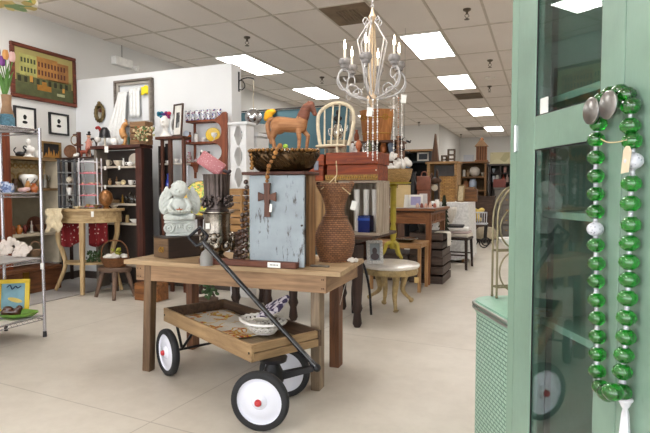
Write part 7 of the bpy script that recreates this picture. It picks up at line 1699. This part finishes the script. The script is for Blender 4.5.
strand(394, 97, 163, 4.45, 'clear crystal garland with a star drop, left of the pair under the right chandelier arm', star=True)
strand(398.5, 97, 158, 4.6, 'copper-toned bead garland behind the star garland', 'a0785e')
strand(402, 94, 165, 4.42, 'clear crystal garland with a large white tag under the right chandelier arm', tagy=99)

# ======================= GREEN CABINET =======================
L0 = .60
dirw = Vector((cos(YAW)*-.086-sin(YAW), sin(YAW)*-.086+cos(YAW), 0)); dl = dirw.length; dirw.normalize()   # along the face, away from camera
rt = Vector((dirw.y, -dirw.x, 0))     # into the cabinet (to the right)
def Dx(px): return L0/((px-325)/F+.086)
def fpnt(px): D = Dx(px); lat = L0-.086*D; return Vector((cos(YAW)*lat-sin(YAW)*D, sin(YAW)*lat+cos(YAW)*D, 0))
O = fpnt(509.5)                        # far corner of the case, on the face plane
def fu(px): return (O-fpnt(px)).dot(dirw)      # distance along the face from the far corner
def fz(px, py): return HC+(191-py)/F*Dx(px)
crz = math.atan2(-dirw.y, -dirw.x)     # local +x runs along the face towards the camera, local +y into the cabinet
OC = O+rt*.022
t = thing('green_cabinet', 'tall sage green cabinet with glazed doors filling the right edge of the picture', 'cabinet', (OC.x, OC.y, 0), crz)
chk = Matrix.Rotation(crz, 3, 'Z') @ Vector((0, 1, 0)); SGN = 1 if chk.dot(rt) > 0 else -1
GP_ = chipped('sage_green_paint', '7f9a89', '75907f', .30, .30, 'z', .08); GPd = mat('sage_green_edge', '7e9a88', .4, var=.06, scale=6)
GIN = mat('cabinet_inside_green', 'a2b8b8', .6, var=.1)
W1 = fu(650)+.42; DEP = .42; HTOP = 2.35; MID = fu(620.7)
def cb(m, x0, x1, y0, y1, z0, z1, bev=0): return m.b6(x0, x1, SGN*y0, SGN*y1, z0, z1, bev)
cb(M(), 0, .016, .0, DEP, .04, HTOP-.031).obj('side_panel', GP_, t, bevel=.002)
cb(M(), W1-.016, W1, .0, DEP, .04, HTOP-.031).obj('side_panel', GP_, t)
cb(M(), .017, W1-.017, DEP-.012, DEP, .05, HTOP-.031).obj('back_panel', GIN, t)
cb(M(), -.02, W1+.02, -.03, DEP, HTOP-.03, HTOP).obj('top', GP_, t, bevel=.004)
cb(M(), 0, W1, 0.02, DEP, 0, .039).obj('plinth', GP_, t)
cb(M(), .017, W1-.017, .022, DEP-.013, .04, .06).obj('floor_panel', GIN, t)
SHZ = [1.385, 1.10, .82, .50, 1.72]
for z in SHZ: cb(M(), .017, W1-.017, .06, DEP-.013, z-.018, z).obj('shelf', mat('shelf_green', '8fb09c', .5, var=.06), t, bevel=.002)
st_ = M()
for y in (.075, DEP-.05): cb(st_, .0165, .0195, y, y+.016, .1, HTOP-.1)
st_.obj('shelf_standard', mat('steel_strip', '7a827c', .4, .5), t)
s1a, s1b = fu(533), fu(597); DT = .022
zs_ = [.10, .45, fz(533, 150), fz(533, 117.5), HTOP-.16, HTOP-.04]
def door(x0, x1, g0, g1, hinge_left):
    d = bpy.data.objects.new('door', None); COL.objects.link(d); d.parent = t
    m = M()
    cb(m, x0, g0, -DT, 0, zs_[0], zs_[-1]); m.obj('stile', GP_, d, bevel=.0025)
    m = M(); cb(m, g1, x1, -DT, 0, zs_[0], zs_[-1]); m.obj('stile', GP_, d, bevel=.0025)
    for a_, b_ in ((zs_[0], zs_[1]), (zs_[2], zs_[3]), (zs_[4], zs_[5])): m = M(); cb(m, g0+.0003, g1-.0003, -DT, 0, a_, b_); m.obj('rail', GP_, d, bevel=.0015)
    for a_, b_ in ((zs_[1], zs_[2]), (zs_[3], zs_[4])):
        m = M(); cb(m, g0, g1, -.017, -.015, a_, b_); m.obj('glass_pane', pane('cabinet_glass', 'eef4f4', -.015), d)
        m = M(); e = .0025
        cb(m, g0, g0+e, -.020, -.0175, a_, b_); cb(m, g1-e, g1, -.020, -.0175, a_, b_); cb(m, g0+e, g1-e, -.020, -.0175, a_, a_+e); cb(m, g0+e, g1-e, -.020, -.0175, b_-e, b_)
        m.obj('glazing_bead', BLACK, d)
    return d
xd0 = fu(515.5)
cb(M(), -.002, xd0-.001, -DT+.001, -.0, .04, HTOP-.031).obj('face_stile', GPd, t)
d1 = door(xd0, MID-.001, s1a, s1b, True)
gw = s1b-s1a
d2 = door(MID+.001, W1-.004, fu(650)+.06, W1-.004-(s1a-xd0), False)
hz = fz(516.5, 139)
for z in (hz, .3): cb(M(), xd0-.008, xd0+.009, -DT-.003, -DT, z-.032, z+.032).cyl((xd0, SGN*(-DT-.004), z-.034), (xd0, SGN*(-DT-.004), z+.034), .004, seg=10).obj('hinge', mat('dull_chrome', 'b9bdba', .32, .85, var=.05), t, True)
# paper card inside upper pane, behind glass
a = fu(541); z = fz(541, 107); M_ = M(); M_.box((0, 0, 0), (.035, .0015, .038)); 
c1 = M_.obj('inventory_label', mat('label_paper', 'dfe0dc', .8), d1); c1.location = (fu(541), SGN*(-.019), z)
# knob plates with the bead garland
kz = fz(600, 108)
KN = mat('brushed_nickel', 'a9a7a6', .28, 1, var=.2, scale=30)
kx1, kx2 = fu(592.5), fu(608)
for kp, nm, dd in (((591.5, 111), 'door_knob', d1), ((608.5, 105), 'door_knob', d2)):
    _k = None
    y1_ = -DT-.041; _P = (O-rt*.041); d = ray(*kp); k = _P.dot(rt)/d.dot(rt); _l = Matrix.Rotation(-crz, 3, 'Z') @ (Vector((d.x*k, d.y*k, HC+d.z*k))-Vector((OC.x, OC.y, 0))); x, zk = _l.x, _l.z
    M().cyl((x, SGN*-DT, zk), (x, SGN*y1_, zk), .006, seg=12).lathe([(.001, -.003), (.022, -.003), (.024, -.001), (.024, .002), (.022, .0035), (.001, .004)], (x, SGN*y1_, zk), 28, rot=(pi/2*SGN, 0, 0)).obj(nm, KN, dd, True)
# objects in the cabinet
def inC(px, z, dy): 
    v = Vector((fu(px), SGN*dy, z)); return t.location+Matrix.Rotation(crz, 3, 'Z') @ v
pl_x = .42; s_ = .0026
base = t.location+Matrix.Rotation(crz, 3, 'Z') @ Vector((fu(574)+.03, SGN*.16, SHZ[0]+.001))
g_ = M().lathe([(.001, 0), (.06, 0), (.09, .010), (.094, .015), (.09, .015), (.06, .004), (.001, .004)], seg=40).obj('dinner_plate', mat('blue_grey_plate', 'a8b2bc', .25, var=.05), loc=base, smooth=True)
tag(g_, 'pale blue-grey plate at the bottom of the stack in the green cabinet', 'plate', 'plates stacked in the green cabinet')
for k in range(1, 6): dup(g_, base+Vector((0, 0, .013*k)), 0, 'pale blue-grey plate in the cabinet stack, ' + ['', 'second from the bottom', 'third from the bottom', 'third from the top', 'second from the top', 'topmost of the pile'][k])
def inL(x, y, z): return t.location+Matrix.Rotation(crz, 3, 'Z') @ Vector((x, SGN*y, z))
for k, (x, y, zi, kd, nm, lb, r_, h_, m_) in enumerate(((.12, .25, 1, 'vase', 'dark_vase', 'dark vase behind the lower cabinet glass near the hinge side', .04, .15, BLACK), (.30, .25, 1, 'urnlet', 'black_jar', 'black lidded jar behind the lower cabinet glass near the beads', .055, .13, BLACK), (.2, .22, 2, 'bowl', 'smoked_bowl', 'smoked glass bowl on the second cabinet shelf', .08, .07, glass('smoke', '6a7476', .05, .8)), (.36, .26, 2, 'jar', 'teal_jar', 'dark teal jar on the second cabinet shelf', .05, .14, mat('dark_teal_glaze', '2c4a4c', .2)))):
    pot(kd, nm, lb, nm.split('_')[1], inL(x, y, SHZ[zi]+.001), r_, h_, m_)
# ---- green bead garland ----
GB = glass('green_glass_bead', '1f8a2a', .03, .85, 1.45)
_bb = GB.node_tree.nodes['Principled BSDF']; _bb.inputs['Base Color'].default_value = lin('1c9a24'); _bb.inputs['Specular IOR Level'].default_value = .8; _bb.inputs['Coat Weight'].default_value = 1
gl = thing('glass_bead_garland', 'long garland of green glass beads looped over the cabinet knobs', 'garland', t.location, crz)
SP = mat('silver_spacer', 'c9cad2', .3, .6, var=.15, scale=60); WB = spots('white_filigree', 'cfd0d8', '8c8e9c', 160, .2, .4)
def bp(px, py, out=.03):
    P0 = Vector((O.x, O.y, 0))-rt*out; d = ray(px, py); k = P0.dot(rt)/d.dot(rt); w_ = Vector((d.x*k, d.y*k, HC+d.z*k)); l = Matrix.Rotation(-crz, 3, 'Z') @ (w_-Vector((OC.x, OC.y, 0))); return l
left = [(592, 112)] ; Lp = [(596, 139.5), (596, 157.5), (596, 176), (595.8, 194), (595.5, 211.5), (595.3, 229, 'w'), (595.8, 245), (596.5, 263.5), (596.3, 281), (596.5, 300), (597, 318), (597.5, 336.5), (597.5, 354), (597, 371), (600.5, 387)]
Rp = [(631, 106), (630, 126), (632, 141, ''), (633.5, 161, 'w'), (631.5, 183.5), (630.5, 203.5), (631, 224.5), (629.5, 243), (629, 262), (629, 279.5), (627.5, 298), (626.5, 317.5), (626, 337), (624, 355), (622.5, 371.5)]
def bead(px, py, r=.0125, w=False, squash=.86, off=.018):
    c = bp(px, py, off); m = M()
    if w: m.ball(c, (r*.95, r*.95, r*.85), 18).obj('silver_bead', WB, gl, True)
    else:
        m.lathe([(.001, -r*squash), (r*.5, -r*squash*.92), (r*.9, -r*squash*.45), (r, -.02*r), (r*.9, r*squash*.45), (r*.5, r*squash*.92), (.001, r*squash)], c, 22, flute=.035, nf=10).obj('glass_bead', GB, gl, True)
    return c
def chain(pts, r0):
    cs = []
    for q in pts:
        px, py = q[0], q[1]; r = r0; cs.append(bead(px, py, r, len(q) > 2 and q[2] == 'w'))
    for a, b in zip(cs, cs[1:]):
        d = (b-a); L = d.length; d.normalize()
        if L > 2*r0*.75:
            m = M(); m.ball((a+b)/2, (.0042, .0042, .0045), 8); m.lathe([(.001, -.007), (.006, -.006), (.0025, 0), (.006, .006), (.001, .007)], (a+b)/2, 10); m.obj('silver_spacer', SP, gl, True)
    return cs
sL = .91*Dx(596)/F; sR = .91*Dx(630)/F
c1_ = chain([(598.5, 124)]+Lp, 9.0*sL); c2_ = chain(Rp, 10.3*sR)
top = [(602, 99.5), (610.5, 94), (620, 92), (627, 95)]
chain(top, 8.5*Dx(612)/F)
for q in ((607, 393), (613, 392), (621.5, 392)): bead(q[0], q[1], 9.5*Dx(613)/F, off=.045 if q[0] == 613 else .018)
# tassel
c = bp(625.5, 402, .014); m = M(); m.ball(c+Vector((0, 0, .004)), (.012, .012, .006), 16); m.lathe([(.011, .004), (.007, -.006), (.004, -.012), (.006, -.02), (.009, -.06), (.001, -.062)], c, 18, flute=.1, nf=7); m.obj('white_tassel', mat('tassel_white', 'd9d9de', .7), gl, True)
c = bp(622.5, 383, .014); M().ball(c, (.006, .006, .009), 10).obj('silver_spacer', WB, gl, True)
M().tube([bp(598, 124, .016), bp(602, 100, .016), bp(615, 95, .016), bp(631, 106, .016)], .0012, 5).obj('cord', TWINE, gl)
# manila tag on twine
b0 = bp(601, 139, .03)
m = M().tube(bez([b0, bp(608, 142.5, .034), bp(618, 142, .034), bp(627, 140, .032)], 5), .0011, 5); m.obj('twine', TWINE, gl, True)
m = M().prism([(-.008, -.028), (.010, -.024), (.012, .010), (.006, .018), (-.002, .018), (-.008, .010)], -.0006, .0006); 
tg = m.obj('manila_tag', mat('manila_cream', 'd9c9ae', .8), gl); tg.location = bp(626, 157, .032); tg.rotation_euler = (0, .12*SGN, 0)

# ======================= MINT HAMPER =======================
HZ = .655; 
def wl2(lat, D): return Vector((cos(YAW)*lat-sin(YAW)*D, sin(YAW)*lat+cos(YAW)*D, 0))
hx = wl2(.70+.17, 2.18); t = thing('wicker_hamper', 'mint green wicker hamper with a chrome-edged lid behind the green cabinet', 'hamper', hx, math.atan2(wl2(-.086, 1).y, wl2(-.086, 1).x))
def rr_(m, lx, ly, r, z0, z1, inset=0, n=8):
    pts = []
    for cx, cy, a0 in ((lx-r, ly-r, 0), (-lx+r, ly-r, 90), (-lx+r, -ly+r, 180), (lx-r, -ly+r, 270)):
        for k in range(n+1): a = R(a0+90*k/n); pts.append((cx+r*cos(a), cy+r*sin(a)))
    return m.prism(pts, z0, z1, 'xy'), pts
def hwick():
    m, nt, b = _new('mint_wicker'); tc = coords(nt)
    sx = nt.nodes.new('ShaderNodeSeparateXYZ'); nt.links.new(tc.outputs[0], sx.inputs[0])
    ad = nt.nodes.new('ShaderNodeMath'); ad.operation = 'ADD'; nt.links.new(sx.outputs[0], ad.inputs[0]); nt.links.new(sx.outputs[1], ad.inputs[1])
    cb_ = nt.nodes.new('ShaderNodeCombineXYZ'); nt.links.new(ad.outputs[0], cb_.inputs[0]); nt.links.new(sx.outputs[2], cb_.inputs[1])
    br = nt.nodes.new('ShaderNodeTexBrick'); br.inputs['Scale'].default_value = 1; br.inputs['Brick Width'].default_value = .030; br.inputs['Row Height'].default_value = .017; br.inputs['Mortar Size'].default_value = .0034; br.inputs['Mortar Smooth'].default_value = .6
    br.inputs['Color1'].default_value = lin('b2cfbf'); br.inputs['Color2'].default_value = lin('a5c5b3'); br.inputs['Mortar'].default_value = lin('557b69')
    nt.links.new(cb_.outputs[0], br.inputs[0]); nt.links.new(br.outputs[0], b.inputs['Base Color']); b.inputs['Roughness'].default_value = .45
    iv_ = nt.nodes.new('ShaderNodeMath'); iv_.operation = 'SUBTRACT'; iv_.inputs[0].default_value = 1; nt.links.new(br.outputs['Fac'], iv_.inputs[1]); bump(nt, b, iv_.outputs[0], .6, .004)
    return m
hl, hw_ = .27, .17
m, _ = rr_(M(), hl, hw_, .12, .0, HZ-.05); m.obj('woven_body', hwick(), t, True)
m, _ = rr_(M(), hl+.006, hw_+.006, .125, HZ-.049, HZ-.006); lid = m.obj('lid', mat('mint_lid', '97bba8', .4, var=.12, scale=9), t, True)
m, pts = rr_(M(), hl+.002, hw_+.002, .12, HZ-.006, HZ); m.obj('lid_top', chipped('mint_vinyl', '8fbfa8', '6d8f80', .36, .35), t)
for z in (HZ-.012, HZ-.030): M().tube([(x*1.012, y*1.02, z) for x, y in [(p_[0]*(hl+.009)/hl*.985, p_[1]*(hw_+.009)/hw_*.985) for p_ in pts]], .0065, 8, True).obj('chrome_band', mat('dull_chrome', 'b9bdba', .32, .85, var=.05), t, True)
# arched wire stand on the hamper
p0 = ond(500, 296, 2.72); 
b0 = t.location+Matrix.Rotation(t.rotation_euler.z, 3, 'Z') @ Vector((.21, .085, HZ+.001))
q = onz(494.5, 296, HZ); dq = fwd(q)
lat = (498-325)/F*2.38; base = wl2(lat, 2.38)
st = thing('arched_wire_stand', 'brass-grey arched wire stand with looped circles standing on the mint hamper', 'stand', (base.x, base.y, HZ+.001), YAW+R(8))
WS = mat('aged_brass_wire', '8c8368', .35, .7, var=.2); sW = 2.38/F; A_ = .115
Hs = 114*sW; zA = Hs-A_*1.35
P = [(0, 0, .006), (0, 0, zA*.5), (0, 0, zA)]+[(A_-A_*cos(R(180*k/14)), 0, zA+A_*1.35*sin(R(180*k/14))) for k in range(1, 14)]+[(2*A_, 0, zA), (2*A_, 0, .006)]
M().tube(P, .0052, 8).obj('arched_frame', WS, st, True)
M().tube([(x, .045, z) for x, _, z in P], .0052, 8).obj('rear_frame', WS, st, True)
z1_, z2_ = 24*sW, 30*sW
for z in (.05*1, 48*sW): M().tube([(0, 0, z), (0, .045, z), (2*A_, .045, z), (2*A_, 0, z)], .004, 6, True).obj('shelf_hoop', WS, st, True)
for z in (.05, 48*sW):
    m = M()
    for k in range(1, 12): m.cyl((2*A_*k/12, 0, z), (2*A_*k/12, .045, z), .0018, seg=5)
    m.obj('shelf_wires', WS, st)
for z in (22*sW+.01, 68*sW): M().torus((A_*.99, 0, z+.012), A_*.88, .004, (pi/2, 0, 0), 32, 8).obj('circle', WS, st, True)
for x in (0, 2*A_):
    for y in (0, .045): M().ball((x, y, .006), .007, 10).obj('ball_foot', WS, st, True)
pw = st.location+Matrix.Rotation(st.rotation_euler.z, 3, 'Z') @ Vector((A_*.9, .03, 48*sW+.005))
pot('bowl', 'white_porcelain_bowl', 'white porcelain bowl on the arched wire stand half hidden by the green cabinet', 'bowl', pw, .075, .05, WHITE)
# stained glass shade at the very top left corner
c = onz(10, 8, CZ); c = ond(12, -6, 3.6)
t = thing('stained_glass_shade', 'hanging stained glass lamp, only its green and cream rim visible at the top left corner', 'hanging lamp', (c.x, c.y, 0), 0)
SG = multi('stained_glass', ['d8c878', '6f9a5a', 'e4dcc0', 'c9b45c', 'ede8d8'], 16, .3); r_ = .15; z0 = ond(12, 4, 3.6).z
M().lathe([(r_, z0), (r_*1.02, z0+.02), (r_*.8, z0+.1), (r_*.3, z0+.17), (.02, z0+.18)], seg=28, flute=.03, nf=10).obj('shade', SG, t, True, thick=.004); M().cyl((0, 0, z0+.17), (0, 0, CZ), .006).obj('cord', IRON, t)
# ======================= MORE SHELF CLUTTER =======================
def clutter(items, place, s):
    for px, kd, nm, r_, h_, c, lb in items:
        m_ = {'W': WHITE, 'C': CREAM, 'G': CLEAR, 'B': BRASS, 'K': BLACK, 'T': TIN}.get(c) or mat('cl_'+c, c, .4, var=.25, scale=30)
        pot(kd, nm, lb, nm.split('_')[-1], place(px), r_*s, h_*s, m_)
s = mpp(Vector((-4.1, CY, 1)))
clutter(((119.8, 'vase', 'slim_vase', 1.3, 8, 'W', 'slim white vase left of the oval platter'), ), lambda x: cab(x, 0, .05), s)
clutter(((107.3, 'candle', 'wooden_candlestick', 1.4, 9, '8a6238', 'small brown wooden candlestick on the second bookcase shelf'), ), lambda x: cab(x, 1, .125), s)
clutter(((119.6, 'goblet', 'cut_goblet', 1.7, 8, 'G', 'cut glass goblet left of the tall decanter'), (133, 'bottle', 'green_glass_bottle', 1.4, 10, '4d5f46', 'green glass bottle at the far right of the third bookcase shelf')), lambda x: cab(x, 2, .085), s)
clutter(((105, 'urnlet', 'pewter_urn', 2.4, 10, 'T', 'pewter urn at the left of the lowest visible bookcase shelf'), (120.4, 'jar', 'straw_jar', 1.9, 8, 'b59a6a', 'straw-coloured jar between dark crock and white bowl'), ), lambda x: cab(x, 3, .085), s)
s = mpp(Vector((-3.8, EY, 1)))
s = sz(onS(30, 0))
clutter(((14, 'jar', 'brown_tea_jar', 2.4, 9, '4a3222', 'dark brown tea jar left of the striped bowl on the wall shelf'), (37.5, 'vase', 'tan_slip_vase', 2.6, 13, 'b79a70', 'tan slip-glazed vase right of the striped bowl'), (44, 'bottle', 'grey_bottle', 2, 14, '8b8a84', 'grey bottle on the wall shelf left of the small portrait'), (47.5, 'goblet', 'tall_glass_goblet', 2.2, 13, 'G', 'tall clear goblet on the wall shelf below the small portrait')), lambda x: onS(x, 1, -.1), s)
clutter(((10.5, 'jar', 'rust_jar', 2.4, 8, '8a4a28', 'rust-coloured jar at the left of the low wall shelf'), (29.5, 'candle', 'silver_candlestick', 2, 12, 'c0b8b0', 'silver candlestick beside the small dark red urn')), lambda x: onS(x, 2, -.12), s)
# half-round table clutter
s = 5.75/F
clutter(((82, 'bowl', 'silver_trinket_bowl', 2.6, 2.8, 'c8c2b8', 'silver trinket bowl between the two display stands'), ), lambda x: onD(x, 5.86 if x < 70 else 5.72), s)
# rack shelf at eye level: extra tins
p = onR(15.5, 1, -3.78); s = mpp(p)
tag(M().b6(-4*s, 4*s, -2.4*s, 2.4*s, 0, 9*s, .003).obj('blue_tin', multi('tin_blue', ['6a7ea8', '97a6c6', '4e5f8c', 'c3cadb'], 50, .4), loc=onR(7.5, 1, -3.74), rz=FACE), 'blue patterned tin in front on the eye-level rack shelf', 'tin')
# white card tags hanging off the small shelves
# hutch top left and right of the bucket
s = mpp(Vector((-1.9, HY, 1)))
clutter(((356.5, 'vase', 'rust_vase', 2.8, 13, '8f4a2a', 'rust-red vase left of the copper bucket on the hutch top'), (398.5, 'bowl', 'brown_bowl', 3, 5, '5f4128', 'brown bowl at the right edge of the hutch top')), lambda x: onY(x, HY+.18, zh+.001), s)
clutter(((363, 'jar', 'cream_crock', 2.8, 11, 'C', 'cream crock at the left of the second hutch shelf'), (370, 'bottle', 'dark_bottle', 2.4, 13, '2e2018', 'dark bottle on the second hutch shelf'), (388, 'jar', 'honey_jar', 3, 11, 'a86e2c', 'honey-coloured jar at the right of the second hutch shelf')), lambda x: onY(x, HY+.16, zz_[1]+.001), s)
# framed oval plaque and hanging bird ornament beside the strands
p = ony(404.5, 137, 6.7); t = thing('hanging_bird_mobile', 'small dark metal bird mobile hanging right of the crystal garlands', 'mobile', p, FACE)
M().tube([(0, 0, 0), (0, 0, CZ-p.z-.001)], .0015, 5).obj('wire', IRON, t)
for dx, dz in ((-.05, -.03), (.05, -.06), (-.03, -.16), (.04, -.2)): M().ball((dx, 0, dz), (.035, .008, .014), 8, (0, .4, 0)).ball((dx+.03, 0, dz+.01), .01, 6).cyl((0, 0, 0), (dx, 0, dz), .001, seg=4).obj('bird', IRON, t, True)
# blue box at pedestal back
tag(M().b6(-.10, .10, -.05, .05, 0, .10).obj('blue_box', mat('sky_blue_box', '5f93b4', .6), loc=onY(403, 8.2, 1.52)), 'light blue box on the tall dark stand beyond the shell basket', 'box')
t = thing('tall_dark_stand', 'tall dark plant stand beyond the shell basket carrying a light blue box', 'stand', onY(403, 8.2, 0), 0)
M().lathe([(.001, 1.48), (.14, 1.48), (.15, 1.50), (.14, 1.518), (.001, 1.518)], seg=24).obj('top', DARKX, t, True); M().lathe([(.14, 0), (.12, .04), (.03, .1), (.022, .8), (.03, 1.479)], seg=16).obj('column', DARKZ, t, True)
# ======================= CAMERA =======================
cd = bpy.data.cameras.new('camera'); cam = bpy.data.objects.new('camera', cd); COL.objects.link(cam)
cd.sensor_width = 36; cd.lens = F/650*36; cd.clip_start = .02; cd.clip_end = 100
cam.location = (0, 0, HC); cam.rotation_euler = (pi/2-PITCH, 0, YAW)
sc.camera = cam
sc.view_settings.view_transform = 'Standard'; sc.view_settings.look = 'None'; sc.view_settings.gamma = 1
sc.view_settings.exposure = 0.36; sc.view_settings.use_curve_mapping = False
sc.cycles.use_denoising = True
sc.cycles.max_bounces = 8; sc.cycles.diffuse_bounces = 4; sc.cycles.transparent_max_bounces = 12; sc.cycles.transmission_bounces = 6
sc.cycles.caustics_reflective = False; sc.cycles.caustics_refractive = False
sc.cycles.sample_clamp_indirect = 6
